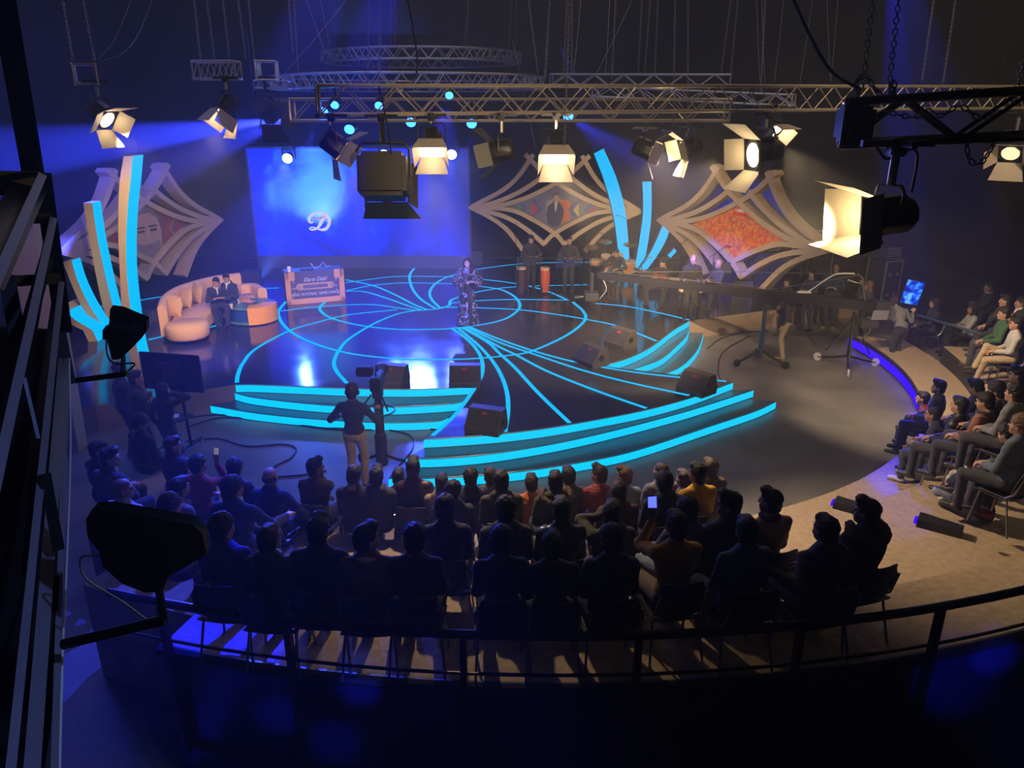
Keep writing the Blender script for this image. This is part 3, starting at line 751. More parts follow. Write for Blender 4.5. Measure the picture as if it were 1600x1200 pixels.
    # trousers
    if legs != 'gown':
        f = Field(lob, np.maximum(hip + .25, hib * 0 + np.max([hip, *K.values(), *A.values()], 0) + .12), .017)
        f.ell(hip, (.165, .125, .12), .05)
        for q in (-1, 1):
            f.cap(HP[q], K[q], .092 * bulk, .068, .04); f.cap(K[q], A[q] + np.array((0, 0, -.01)), .066, .052, .02)
        f.wrinkle(.004, 34, sd); V, Q = f.mesh(); mesh_from([(V, Q, 0)], 'trousers', [legm], root)
        for q in (-1, 1):
            f = Field(A[q] + np.array((-.08, -.1, -.1)), A[q] + np.array((.08, .22, .05)), .011)
            dn = np.array((0, 0, -1.)); sx = A[q][0] * 0
            f.cap(A[q] + dn * .045 + np.array((0, -.03, 0)), A[q] + dn * .055 + np.array((q * .02, .15, 0)), .042, .034, .02); f.cap(A[q], A[q] + dn * .04, .042, .045, .02)
            V, Q = f.mesh(); V[:, 2] = np.maximum(V[:, 2], A[q][2] - .088); mesh_from([(V, Q, 0)], 'shoe', [shoem], root)
    # top
    b = {'jacket': 1.08, 'hood': 1.12, 'fur': 1.18, 'shirt': .98, 'sweater': 1.0, 'suit': 1.06, 'gown': 1.0}[top] * bulk
    f = Field(lo - .05, hi + .05, .016)
    MT = rotm(tw, ln)
    f.ell(hip + up * .06, (.165 * b, .130 * b, .14), .05, M=MT); f.ell(chest + up * .02, (.172 * b, .125 * b, .21), .06, M=MT)
    f.cap(S[-1] - up * .012, S[1] - up * .012, .050 * b, .050 * b, .05); f.ell(sho - up * .075, (.165 * b, .100 * b, .10), .05, M=MT)
    f.cap(sho - up * .02, neck, .075, .060 * b, .06)
    for q in (-1, 1): f.cap(S[q] - up * .005, neck - up * .03, .046, .05, .03)
    if top == 'gown':
        f2 = None
    for q in (-1, 1):
        f.cap(S[q], E[q], .060 * b, .052 * b, .025); f.cap(E[q], H[q] - HD[q][0] * 0, .053 * b, .038 * b, .02)
    if top in ('hood', 'fur'):
        f.cap(neck - rx * .07 - fwd * .05 + up * .0, neck + rx * .07 - fwd * .05, .058, .058, .04); f.ell(neck - fwd * .085 - up * .05, (.11, .065, .10), .04, M=MT)
    if top == 'jacket' or top == 'suit': f.cap(neck - rx * .035 - fwd * .025, neck + rx * .035 - fwd * .025, .058, .058, .02)
    f.ell(neck + up * .065 + fwd * .02, (.052, .058, .06), .01, sub=True)
    f.wrinkle(.0045, 30, sd); V, Q = f.mesh()
    mesh_from([(V, Q, 0)], {'jacket': 'jacket', 'hood': 'hooded_jacket', 'fur': 'parka', 'shirt': 'shirt', 'sweater': 'sweater', 'suit': 'suit_jacket', 'gown': 'dress_bodice'}[top], [topm], root)
    if collar is not None:
        g = Field(neck - .25, neck + .25, .011)
        if top == 'fur':
            pts = [neck + rx * (.16 * math.sin(a)) - fwd * (.03 + .125 * math.cos(a)) - up * (.01 + .05 * math.cos(a)) for a in np.linspace(-2.2, 2.2, 12)]
            for i in range(11): g.cap(pts[i], pts[i + 1], .042, .042, .01)
            g.wrinkle(.009, 120, sd); nm = 'fur_trim'
        elif top == 'suit':
            g.cap(neck + fwd * .075 - up * .02, neck + fwd * .13 - up * .17, .03, .012, .01); g.cap(neck - rx * .02, neck + rx * .02 + fwd * .02, .064, .064, .02); g.ell(neck + up * .07 + fwd * .02, (.05, .055, .06), .01, sub=True); nm = 'shirt_front'
        else:
            pts = [neck + rx * (.078 * math.sin(a)) - fwd * (.0 + .078 * math.cos(a)) - up * (.005) for a in np.linspace(-2.6, 2.6, 12)]
            for i in range(11): g.cap(pts[i], pts[i + 1], .026, .026, .01)
            nm = 'collar'
        V, Q = g.mesh(); mesh_from([(V, Q, 0)], nm, [collar], root)
    root['_'] = 0; del root['_']
    return root, dict(H=H, head=head, HM=HM, hip=hip, HD=HD, sho=sho, A=A)
def wpt(root, p):                     # local point of a person to the world
    return Matrix.LocRotScale(root.location, root.rotation_euler, root.scale) @ Vector(p)
# ---------------------------------------------------------------- chairs
def make_chair():
    t = thing('stacking_chair', 'black shell stacking chair on thin metal legs', 'chair', (0, 0, 0))
    mb = MB()      # curved seat shell
    A = []; n = 9
    for i in range(7):
        v = i / 6; y = -.20 + v * .42; z = .435 - .03 * math.sin(v * math.pi) + (.0 if v < .85 else -(v - .85) * .15)
        A.append([Vector((-.23 + .46 * k / (n - 1), y, z + .02 * abs(2 * k / (n - 1) - 1) ** 2 - .01)) for k in range(n)])
    for i in range(6): mb.strip(A[i], A[i + 1], (0, 0, -.014))
    mb.build('seat', DARK, t)
    mb = MB(); A = []
    for i in range(8):
        v = i / 7; z = .47 + v * .38; y = -.21 - v * .09 ; w = .235 * (1 - .25 * max(0, v - .7) ** 1.0 / .3 * .6) * (.86 + .14 * math.sin(math.pi * min(1, v * 1.2)))
        A.append([Vector((-w + 2 * w * k / 8, y - .05 * (1 - (2 * k / 8 - 1) ** 2) + .05, z - .02 * (2 * k / 8 - 1) ** 4 * v)) for k in range(9)])
    for i in range(7): mb.strip(A[i], A[i + 1], (0, -.014, 0))
    mb.build('backrest', DARK, t)
    MB().tube([(-.20, -.16, .43), (-.20, .16, .43), (.20, .16, .43), (.20, -.16, .43)], .011, 6, closed=True).build('seat_frame', STEEL, t)
    for q in (-1, 1):
        MB().tube([(q * .20, .15, .43), (q * .235, .20, .0)], .012, 6).build('leg', STEEL, t)
        MB().tube([(q * .20, -.14, .43), (q * .235, -.25, .0)], .012, 6).build('leg', STEEL, t)
        MB().tube([(q * .20, -.12, .43), (q * .215, -.20, .50), (q * .20, -.27, .74)], .011, 6).build('back_support', STEEL, t)
    return t
CHAIR0 = make_chair(); chair_used = False
def chair(loc, face, label, group=None):
    global chair_used
    c = copy_tree(CHAIR0) if chair_used else CHAIR0; chair_used = True
    c.location = loc; c.rotation_euler = (0, 0, R(face)); c['label'] = label
    if group: c['group'] = group
    elif 'group' in c: del c['group']
    return c
blk = cloth('black', (.02, .02, .024)); navy = cloth('navy', (.02, .03, .075)); brown = cloth('brown', (.09, .045, .03)); leather = mat('brown_leather', (.07, .032, .022), .38, noise=.3, nscale=30, bump=.4)
bleather = mat('black_leather', (.018, .018, .02), .35, noise=.3, nscale=30, bump=.3); grey = cloth('grey', (.14, .14, .15)); char = cloth('charcoal', (.05, .05, .055)); yellow = cloth('mustard', (.78, .40, .02), .8); beige = cloth('beige', (.52, .36, .20))
red = cloth('red', (.30, .03, .03)); maroon = cloth('maroon', (.20, .02, .05)); lblue = cloth('pale_blue', (.28, .38, .45)); orange = cloth('orange', (.55, .16, .03)); cream = cloth('cream', (.62, .52, .38)); olive = cloth('olive', (.09, .085, .05)); bluegrey = cloth('blue_grey', (.07, .09, .13))
green = cloth('green', (.04, .10, .04)); jeans = cloth('jeans', (.20, .25, .32), noise=.3, ns=60); lgrey = cloth('light_grey', (.38, .37, .36)); khaki = cloth('khaki', (.38, .29, .19)); white = cloth('white', (.7, .68, .65)); furm = mat('brown_fur', (.20, .14, .09), .9, noise=.5, nscale=150, bump=.6)
def plaid_material():
    m = bpy.data.materials.new('red_plaid'); m.use_nodes = True; nt = m.node_tree; b = nt.nodes['Principled BSDF']; b.inputs['Roughness'].default_value = .85
    tc = nt.nodes.new('ShaderNodeTexCoord'); w1 = nt.nodes.new('ShaderNodeTexWave'); w1.inputs['Scale'].default_value = 9; w1.bands_direction = 'Z'
    w2 = nt.nodes.new('ShaderNodeTexWave'); w2.inputs['Scale'].default_value = 9; w2.bands_direction = 'X'
    nt.links.new(tc.outputs['Object'], w1.inputs[0]); nt.links.new(tc.outputs['Object'], w2.inputs[0])
    mm = nt.nodes.new('ShaderNodeMath'); mm.operation = 'MULTIPLY'; nt.links.new(w1.outputs['Fac'], mm.inputs[0]); nt.links.new(w2.outputs['Fac'], mm.inputs[1])
    r = nt.nodes.new('ShaderNodeValToRGB'); r.color_ramp.elements[0].color = (.30, .02, .015, 1); r.color_ramp.elements[1].color = (.5, .25, .2, 1); nt.links.new(mm.outputs[0], r.inputs[0]); nt.links.new(r.outputs[0], b.inputs['Base Color'])
    return m
plaid = plaid_material()
TZ = {0: 0, 1: .35, 2: .75, 3: 1.15, 4: 1.55}
LOOK = Vector((-.9, 18.5, 0))
def faceto(p, q): return math.degrees(math.atan2(-(q[0] - p[0]), q[1] - p[1]))
AUD = []
def seated(px, py, tier, label, chairlabel=None, face=None, group='seated audience', z=None, **k):
    s = k.pop('s', 1.0); legs = k.get('legs', 'sit'); zt = TZ[tier] if z is None else z
    if tier == 4 and legs == 'sit': s *= .945
    ht = (1.335 if legs != 'floor' else .905) * s + (k.get('seat', .45) - .45)
    lean = k.get('lean', 0)
    P = PZ(px, py, zt + ht * 1.0 - (.0 if lean < 12 else .05)); fc = faceto(P, LOOK) if face is None else face
    d = Vector((-math.sin(R(fc)), math.cos(R(fc)), 0)); P = P - d * (.04 + .66 * math.sin(R(lean)))
    loc = (P.x, P.y, zt)
    r, inf = person(loc, fc, label, s=s, lean=lean, group=group, **{a: b for a, b in k.items() if a != 'lean'})
    if chairlabel:
        cc = chair((loc[0] + d.x * .03, loc[1] + d.y * .03, zt), fc, chairlabel, 'audience chairs'); cc.scale = (s, s, s)
    AUD.append((r, inf)); return r, inf
def phone(root, inf, q, label, lit=(.05, .1, .9), es=2.0, flip=False):
    H = inf['H'][q]; d = inf['HD'][q][0]; p = wpt(root, H + d * .12 + np.array((0, .015, .0)))
    t = thing('smartphone', label, 'phone', p, root.rotation_euler.z)
    rt = Matrix.Rotation(R(-15), 3, 'X')
    MB().bbox((0, 0, .03), (.078, .010, .155), .004, rt).build('case', BLACK, t)
    e = mat('phone_screen_%d' % int(p[0] * 100), (.01, .01, .01), .2, emit=lit, es=es, noise=.0)
    y = -.0065
    MB().box(rt @ Vector((0, y, 0)) + Vector((0, 0, .03)), (.070, .002, .140), rt).build('display', e, t)
    return t
C_ = 'black stacking chair under '
# ---- last row
W = 'in the last row'
seated(345, 803, 4, 'person with tightly curled hair in dark top at the left end of the last row', C_ + 'the curly haired man at the left end of the last row', top='jacket', topm=navy, hair='curly', s=1.0, yaw=-20)
seated(418, 822, 4, 'person in dark jacket with cream hood lying on the shoulders', C_ + 'the person with the cream hood', top='hood', topm=blk, hair='short', collar=cream, s=.97)
seated(496, 808, 4, 'broad person in plain black jacket beside the empty gap of carpet', C_ + 'the broad man beside the carpet gap', top='jacket', topm=blk, hair='quiff', s=1.02, bulk=1.05)
seated(572, 820, 4, 'person in brown jacket with pale fleece collar turning head to the right', C_ + 'the man with pale fleece collar', top='jacket', topm=brown, collar=khaki, hair='quiff', yaw=-50, s=1.0)
seated(646, 820, 4, 'person in black crew neck sweater with bare neck tilting head left', C_ + 'the man with the bare neck in black sweater', top='sweater', topm=blk, hair='curly', yaw=12, roll=8, s=1.0, bulk=1.05)
seated(783, 823, 4, 'person in black top with wavy hair at the middle of the last row', C_ + 'the wavy haired man at the middle of the last row', top='shirt', topm=blk, hair='curly', s=.99)
seated(862, 830, 4, 'person in grey top with jacket hung over the chair back', C_ + 'the man in grey top', top='shirt', topm=char, hair='short', s=.97)
seated(956, 822, 4, 'person in dark hooded jacket beside the mustard sweater, head bowed', C_ + 'the hooded man beside the mustard sweater', top='hood', topm=blk, hair='curly', pitch=15, s=1.0)
r_, i_ = seated(1057, 800, 4, 'person in mustard yellow sweater filming with a phone in the last row', C_ + 'the mustard yellow sweater', top='sweater', topm=yellow, legm=khaki, hair='short', hairc='brown', arms=('phone', 'knee'), yaw=10, s=1.0)
phone(r_, i_, -1, 'blue lit smartphone held up by the person in mustard sweater', (.06, .08, 1.0), 3)
seated(1168, 808, 4, 'person in blue grey denim jacket in the last row', C_ + 'the blue grey denim jacket', top='jacket', topm=bluegrey, hair='short', s=1.02, yaw=-8, pitch=8)
seated(1292, 806, 4, 'person in dark jacket resting an arm on the neighbouring chair', C_ + 'the man resting his arm sideways', top='hood', topm=char, hair='short', hairc='brown', arms=('chairback', 'knee'), yaw=10, s=1.02)
seated(1356, 780, 4, 'person in black parka with brown fur trimmed hood at the right end', C_ + 'the fur trimmed parka at the right end of the last row', top='fur', topm=blk, collar=furm, hair='quiff', hairc='brown', yaw=35, s=1.0, arms=('lap', 'lap'))
# ---- third row
seated(264, 772, 3, 'person with curly blue lit hair behind the leaning man on the left', None, top='sweater', topm=grey, hair='curly', s=.98, yaw=-15)
seated(695, 775, 3, 'person in black collarless jacket with bare nape in the third row', C_ + 'the collarless black jacket in the third row', top='jacket', topm=blk, hair='curly', s=1.0)
seated(790, 777, 3, 'person in heavy dark hooded coat in the third row', C_ + 'the heavy hooded coat', top='hood', topm=char, hair='curly', s=1.0)
seated(877, 778, 3, 'person in shiny dark leather jacket in the third row', C_ + 'the shiny leather jacket', top='jacket', topm=bleather, hair='short', hairc='brown', s=.98)
seated(957, 783, 3, 'person in brown camouflage hood with a hand raised to the face', C_ + 'the camouflage hood', top='hood', topm=olive, hair='short', hairc='brown', yaw=-20, arms=('face', 'lap'), s=.97)
seated(1074, 779, 3, 'person in grey hoodie and pale jeans behind the phone', C_ + 'the grey hoodie and pale jeans', top='hood', topm=grey, legm=jeans, hair='curly', arms=('knee', 'lap'), legs='wide', yaw=15, s=.98)
seated(1140, 769, 3, 'person in black jacket with strong profile looking left', C_ + 'the man with strong profile', top='jacket', topm=blk, hair='quiff', yaw=55, s=1.03)
seated(1205, 765, 3, 'person in beige sweater with dark collar looking left', C_ + 'the beige sweater', top='sweater', topm=beige, collar=char, hair='quiff', hairc='brown', yaw=35, s=.99)
# ---- second row
seated(191, 748, 2, 'older person with light hair in grey top at the far left', None, top='jacket', topm=lgrey, hair='crop', hairc='light', yaw=-55, s=.98)
seated(277, 747, 2, 'person leaning forward with blue lit hair in purple grey shirt', None, top='shirt', topm=grey, hair='short', lean=20, yaw=-25, s=1.0)
seated(362, 745, 2, 'large person in dark suit with white collar behind the bald man', C_ + 'the large man in dark suit', top='suit', topm=navy, collar=white, hair='curly', arms=('lap', (.35, .35, .75)), yaw=-20, s=1.06, bulk=1.05)
seated(708, 752, 2, 'person in dark top with pale blue hood, short dark hair', C_ + 'the pale blue hood', top='hood', topm=char, collar=lblue, hair='curly', yaw=-25, s=.95)
seated(783, 736, 2, 'person in striped jacket with drawstring hood in the second row', C_ + 'the striped jacket', top='hood', topm=olive, hair='short', s=.98)
seated(868, 737, 2, 'person in grey parka with fur edged hood in the second row', C_ + 'the grey parka with fur edge', top='fur', topm=olive, collar=furm, hair='short', s=.98)
seated(966, 752, 2, 'person in dark brown hooded jacket between plaid shirt and camouflage hood', C_ + 'the dark brown hooded jacket', top='hood', topm=brown, hair='short', hairc='brown', s=.97)
seated(1038, 738, 2, 'person with round black hair in black padded jacket', C_ + 'the black padded jacket', top='hood', topm=blk, hair='curly', s=1.0)
seated(1091, 724, 2, 'person in bright yellow sweater in the second row', C_ + 'the bright yellow sweater', top='sweater', topm=cloth('bright_yellow', (.85, .45, .02)), hair='short', hairc='brown', yaw=25, s=1.0)
# ---- first row
seated(152, 690, 1, 'person in black coat holding a hand over the brow', None, top='jacket', topm=blk, hair='short', arms=('face', 'lap'), yaw=-50, s=1.0)
seated(170, 700, 1, 'person in grey suit with white shirt and glasses in profile', None, top='suit', topm=char, collar=white, hair='quiff', yaw=-62, arms=('clasp', 'clasp'), s=1.0, lean=8, z=.6)
seated(218, 648, 1, 'person in black jacket with bent head beside the standing woman', None, top='jacket', topm=blk, hair='curly', yaw=-30, pitch=20, s=1.0)
seated(269, 682, 1, 'person in black coat holding a hand at the mouth', None, top='jacket', topm=blk, hair='short', yaw=-45, arms=('lap', 'chin'), s=1.0)
r_, i_ = seated(308, 712, 1, 'person with curly hair in red sweater holding up a phone', None, top='sweater', topm=red, hair='curly', arms=('lap', 'phone'), yaw=-20, s=.98)
phone(r_, i_, 1, 'dark smartphone held up by the person in red sweater', (.25, .25, .3), .6)
seated(366, 717, 1, 'person in black padded coat with frizzy blue lit hair', None, top='hood', topm=blk, hair='curly', s=1.0)
seated(421, 730, 1, 'bald person in dark blazer resting an elbow on the knee', C_ + 'the bald man in blazer', top='jacket', topm=navy, hair='bald', arms=('lap', (.42, .22, .62)), s=1.03, bulk=1.05)
seated(492, 716, 1, 'person in brown jumper resting the chin on a hand', C_ + 'the man in brown jumper', top='sweater', topm=brown, hair='quiff', arms=('lap', 'chin'), yaw=-45, s=1.0)
seated(553, 728, 1, 'person in black jacket with bowed head below the camera operator', None, top='jacket', topm=blk, hair='short', pitch=22, yaw=-10, s=1.0)
seated(588, 730, 1, 'person in dark padded jacket left of the brown leather jacket', None, top='hood', topm=char, hair='quiff', s=.98)
seated(645, 717, 1, 'broad person in brown leather jacket on a chair with bright edge', 'black stacking chair with bright upper edge under the brown leather jacket', top='jacket', topm=leather, hair='quiff', s=1.03, bulk=1.05)
seated(622, 732, 1, 'small person in red top hidden beside the brown leather jacket', None, top='sweater', topm=red, hair='short', s=.9)
seated(690, 741, 1, 'person in dark top with cream hood in the first row', None, top='hood', topm=khaki, hair='short', s=.93)
seated(735, 732, 1, 'person in black jacket with curly hair, third from the brown leather jacket', None, top='jacket', topm=blk, hair='curly', s=.97)
seated(766, 731, 1, 'person in grey hooded jacket half hidden in the first row', None, top='hood', topm=grey, hair='short', hairc='brown', yaw=20, s=.97)
seated(830, 741, 1, 'small person with orange collar in the first row', None, top='sweater', topm=orange, hair='short', hairc='brown', s=.92)
seated(888, 729, 1, 'person in dark coat left of the red plaid shirt', None, top='jacket', topm=char, hair='short', s=.97, yaw=10)
seated(936, 727, 1, 'person in red plaid shirt looking left', None, top='shirt', topm=plaid, hair='quiff', hairc='brown', yaw=40, s=.97)
seated(975, 730, 1, 'person in pale blue shirt with light brown hair', None, top='shirt', topm=lblue, hair='quiff', hairc='light', yaw=45, s=.97)
seated(1033, 722, 1, 'person in grey coat with short hair in the first row', None, top='jacket', topm=grey, hair='crop', hairc='brown', yaw=20, s=.97)
seated(1069, 734, 1, 'person in dark brown sweater left of the bright yellow sweater', None, top='sweater', topm=brown, hair='short', hairc='brown', yaw=15, s=.95)
seated(1110, 716, 1, 'person in dark brown coat behind the bright yellow sweater', None, top='jacket', topm=brown, hair='short', hairc='brown', yaw=15, s=1.0)
# ---- right block
G2 = 'audience on the right side'
seated(1480, 670, 1, 'person in navy blazer sitting cross legged on the carpet step', None, legs='floor', top='suit', topm=navy, collar=white, legm=olive, arms=('knee', 'knee'), hair='quiff', yaw=25, s=1.04, group=G2, shoem=mat('black_shoe', (.02, .02, .02), .4))
seated(1460, 638, 1, 'person in navy suit jacket and dark trousers with white sneakers', None, seat=.42, top='jacket', topm=navy, legm=char, arms=('clasp', 'clasp'), hair='crop', hairc='brown', yaw=15, lean=14, s=1.0, group=G2, shoem=mat('white_sneaker', (.6, .55, .5), .5))
seated(1443, 615, 0, 'person in maroon plaid shirt on the lowest step', None, seat=.36, top='shirt', topm=maroon, legm=navy, arms=('knee', 'lap'), hair='short', yaw=10, lean=12, s=.97, group=G2)
seated(1468, 594, 1, 'person in dark short sleeved shirt in profile at the end of the step', None, top='shirt', topm=char, hair='quiff', yaw=15, s=.97, group=G2)
seated(1501, 620, 2, 'person in black leather jacket with blue lit shoulder', C_ + 'the leather jacket on the right side', top='jacket', topm=bleather, hair='short', s=1.0, group=G2)
seated(1527, 593, 2, 'person in navy top looking down, blue lit forehead', C_ + 'the man in navy top looking down', top='sweater', topm=navy, hair='quiff', pitch=20, yaw=-10, s=.98, group=G2)
seated(1559, 597, 3, 'person in dark navy jacket with blue lit fringe', C_ + 'the blue lit fringe', top='jacket', topm=navy, hair='curly', yaw=10, pitch=12, s=.98, group=G2)
seated(1541, 613, 3, 'person in rust brown sweater with dark collar', C_ + 'the rust brown sweater', top='sweater', topm=cloth('rust', (.20, .08, .05)), collar=blk, hair='short', pitch=14, yaw=10, s=.97, group=G2)
seated(1514, 704, 2, 'boy in grey sweater and pale jeans with face in hand', None, legs='floor', top='hood', topm=lgrey, legm=jeans, arms=('chin', 'knee'), hair='short', hairc='brown', yaw=15, s=.92, lean=12, group=G2)
seated(1549, 721, 3, 'boy in maroon cardigan sitting on the carpet with beige sneakers', None, legs='floor', top='sweater', topm=maroon, legm=blk, arms=('clasp', 'clasp'), hair='short', yaw=10, pitch=12, s=.88, group=G2, shoem=mat('beige_sneaker', (.45, .40, .28), .5))
seated(1592, 573, 3, 'person in dark coat with pale purple lit face', None, top='jacket', topm=char, hair='quiff', yaw=15, s=.98, group=G2)
seated(1587, 600, 4, 'person in mottled purple lit cardigan', C_ + 'the mottled cardigan', top='sweater', topm=grey, hair='curly', s=.97, group=G2)
seated(1597, 648, 4, 'person in denim jacket cut off by the right edge', C_ + 'the denim jacket at the right edge', top='jacket', topm=bluegrey, hair='curly', hairc='light', s=1.0, group=G2, yaw=10)
seated(1572, 660, 4, 'person in dark blue hooded coat with low bent back', None, top='hood', topm=navy, hair='curly', s=.9, group=G2, pitch=25, lean=25)
# ---- far right group
G3 = 'audience at the far right'
seated(1572, 461, 2, 'person in black jacket holding a fist at the mouth', C_ + 'the man with a fist at his mouth', top='jacket', topm=blk, hair='quiff', arms=('chin', 'lap'), legs='wide', s=1.0, group=G3, face=65)
seated(1597, 464, 2, 'bearded person in black jacket and white shirt by the right edge', C_ + 'the bearded man in black jacket', top='suit', topm=blk, collar=white, hair='short', s=1.0, group=G3, face=70)
seated(1570, 481, 2, 'person in green sweater with dark glasses, legs stretched out', C_ + 'the green sweater', top='sweater', topm=green, legm=char, legs='wide', arms=('lap', 'lap'), hair='short', s=1.0, group=G3, face=72)
seated(1577, 488, 2, 'person in tan coat beside the green sweater', C_ + 'the tan coat', top='jacket', topm=beige, hair='short', hairc='light', s=.97, group=G3, face=68, z=.62)
seated(1589, 496, 2, 'bearded person in grey sweater and sunglasses with ankles crossed', C_ + 'the sunglasses and grey sweater', top='sweater', topm=lgrey, legm=khaki, legs='cross', arms=('lap', 'lap'), hair='short', s=1.0, group=G3, face=70)
seated(1521, 474, 0, 'woman in light grey coat with burgundy scarf and dark hair', C_ + 'the woman in light grey coat', top='jacket', topm=lgrey, collar=maroon, legm=blk, hair='long', s=1.0, group=G3, face=75, arms=('clasp', 'clasp'))
seated(1461, 466, 0, 'woman in black dress with bare forearms behind the blue rail', C_ + 'the woman in black dress', top='sweater', topm=blk, legm=blk, hair='long', s=1.0, group=G3, face=80, legs='cross', arms=('knee', 'lap'))
def standing(px, py, z, label, face, group=None, ht=1.73, at='feet', **k):
    s = k.pop('s', 1.0)
    if at == 'feet': P = PZ(px, py, z)
    else: P = PZ(px, py, z + 1.735 * s)
    return person((P.x, P.y, z), face, label, s=s, legs=k.pop('legs', 'stand'), group=group, **k)
standing(1549, 440, 0, 'person standing in dark zip jacket at the dark right wall', 75, at='head', top='jacket', topm=blk, collar=lgrey, hair='short', arms=('clasp', 'clasp'), skin=2, s=.97)
# ---- standing at the left
standing(182, 566, 0, 'man in dark jumper standing in profile at the far left', -55, at='head', top='sweater', topm=navy, hair='curly', arms=('cross', 'cross'), s=1.02, bulk=1.1)
standing(206, 578, 0, 'man in grey jacket standing with folded arms behind the screen stand', -60, at='head', top='jacket', topm=char, hair='short', arms=('cross', 'cross'), s=1.02)
standing(250, 597, 0, 'woman in dark dress shading her face beside the stand with the screen', -30, at='head', top='sweater', topm=blk, legm=bluegrey, hair='long', arms=('side', 'face'), s=.97, yaw=-10)
# ---------------------------------------------------------------- set pieces: woven star frames
CREAMS = mat('olive_cream_side', (.36, .29, .16), .6, noise=.1, nscale=3)
BANDS = [[(-1, 0), (-.66, .17), (-.45, .34), (-.27, .60)], [(-1, 0), (-.73, .055), (-.47, .16), (-.27, .28), (-.10, .41)],
         [(-1, 0), (-.66, .03), (-.34, .125), (0, .30), (.17, .42), (.36, .60)],
         [(-1, 0), (-.79, -.08), (-.56, -.23), (-.36, -.47)], [(-1, 0), (-.60, -.085), (-.34, -.22), (-.11, -.40)], [(-1, 0), (-.53, -.012), (-.27, -.11), (0, -.27), (.12, -.39)]]
def star(name, label, C, U, unit, depth=.3, tilt=0.0):
    U = Vector(U).normalized(); W = Vector((0, 0, 1)); N_ = U.cross(W)          # N_ points away from camera side
    if N_.dot(CAM - C) > 0: N_ = -N_
    U2 = (U * math.cos(tilt) + W * math.sin(tilt)); W2 = (W * math.cos(tilt) - U * math.sin(tilt))
    fr = lambda u, w, d=0: C + U2 * u * unit + W2 * w * unit + N_ * d
    root = thing(name, label, 'set piece', (C.x, C.y, ZS))
    for sx in (1, -1):
        for i, b in enumerate(BANDS):
            c = spline([(sx * u, w, 0) for u, w in b], 8); A = []; B = []; m = len(c)
            for j in range(m):
                a = c[max(0, j - 1)]; e = c[min(m - 1, j + 1)]; t = (e - a).normalized(); n = Vector((-t.y, t.x)) * .024 * min(1, .35 + abs(abs(c[j].x) - 1) * 4)
                A.append(fr(c[j].x + n.x, c[j].y + n.y)); B.append(fr(c[j].x - n.x, c[j].y - n.y))
            d = depth * (1 + .012 * i + (.006 if sx > 0 else 0)); off = N_ * (.004 * i + (.002 if sx > 0 else 0))
            mb = MB(); mb.strip([p + off for p in A], [p + off for p in B], N_ * d)
            mb.build('band', CREAM, root, origin=root.location)
    for u in (-.36, .36):                                            # dark props that carry the frame
        mb = MB(); p = fr(u, -.45, depth); mb.tube([p, Vector((p.x, p.y, ZS)) + N_ * .5], .03, 6); mb.tube([p + W * .5, Vector((p.x, p.y, ZS)) + N_ * .5], .02, 6)
        mb.build('prop', BLACKM, root, origin=root.location)
    def diamond(s=1.0):
        up = spline([(-.60, -.0, 0), (-.34, .105, 0), (0, .275, 0)], 6); dn = spline([(0, -.245, 0), (-.27, -.095, 0), (-.60, -.0, 0)], 6)
        L = up[:-1] + [Vector((0, .275, 0))] + [Vector((-p.x, p.y, 0)) for p in reversed(up[1:-1])] + [Vector((.60, 0, 0))] + [Vector((-p.x, p.y, 0)) for p in reversed(dn[1:-1])] + [Vector((0, -.245, 0))] + dn[1:-1]
        return L
    L = diamond()
    mb = MB(); mb.prism([fr(p.x, p.y, .14) for p in L], N_ * .03)
    return root, fr, mb, N_
def gradient_banner(name, stops, axis='X', ns=3.0):
    m = bpy.data.materials.new(name); m.use_nodes = True; nt = m.node_tree; b = nt.nodes['Principled BSDF']; b.inputs['Roughness'].default_value = .6
    tc = nt.nodes.new('ShaderNodeTexCoord'); v = nt.nodes.new('ShaderNodeTexVoronoi'); v.inputs['Scale'].default_value = ns; v.distance = 'MANHATTAN'
    nt.links.new(tc.outputs['Object'], v.inputs[0]); r = nt.nodes.new('ShaderNodeValToRGB'); r.color_ramp.interpolation = 'CONSTANT'
    e = r.color_ramp.elements
    for i, (p, c) in enumerate(stops):
        x = e[i] if i < 2 else e.new(p); x.position = p; x.color = (*c, 1)
    sx = nt.nodes.new('ShaderNodeSeparateColor'); nt.links.new(v.outputs['Color'], sx.inputs[0]); nt.links.new(sx.outputs[0], r.inputs[0]); nt.links.new(r.outputs[0], b.inputs['Base Color'])
    return m
def tz(px, py, t): p = PT(px, py, t); return p
PR = lambda n, c: mat('print_' + n, c, .6, noise=.12, nscale=6)
# centre
C1 = PT(868, 328, 25.2)
root, fr, bn, N_ = star('star_frame', 'cream woven star frame behind the two percussion players', C1, (1, -.03, 0), 2.88, .16, -.02)
ban = bn.build('banner', PR('slate', (.16, .17, .24)), root, origin=root.location)
def flat(poly, m, name='print', d=.12):
    mb = MB(); mb.prism([fr(u, w, d) for u, w in poly], N_ * .008); o = mb.build(name, m, root, origin=root.location); return o
for sx, cc in ((-1, [(.06, .30, .10), (.50, .05, .05)]), (1, [(.40, .05, .09), (.50, .42, .10)])):
    for k, x in enumerate((.45, .27)):
        h = .05 + .035 * k
        flat([(sx * x, 0), (sx * (x - .0), h), (sx * (x - .07), 0), (sx * x, -h)], PR('c%d%d' % (sx, k), cc[k]), 'chevron', .128)
        for q in (0, 1):
            a = x - .085 - q * .03; h2 = h + .03
            flat([(sx * (a + h2), h2), (sx * (a + h2 - .014), h2), (sx * (a - .014), 0), (sx * (a + h2 - .014), -h2), (sx * (a + h2), -h2), (sx * a, 0)][::-1], PR('blue', (.03, .10, .45)), 'chevron', .124)
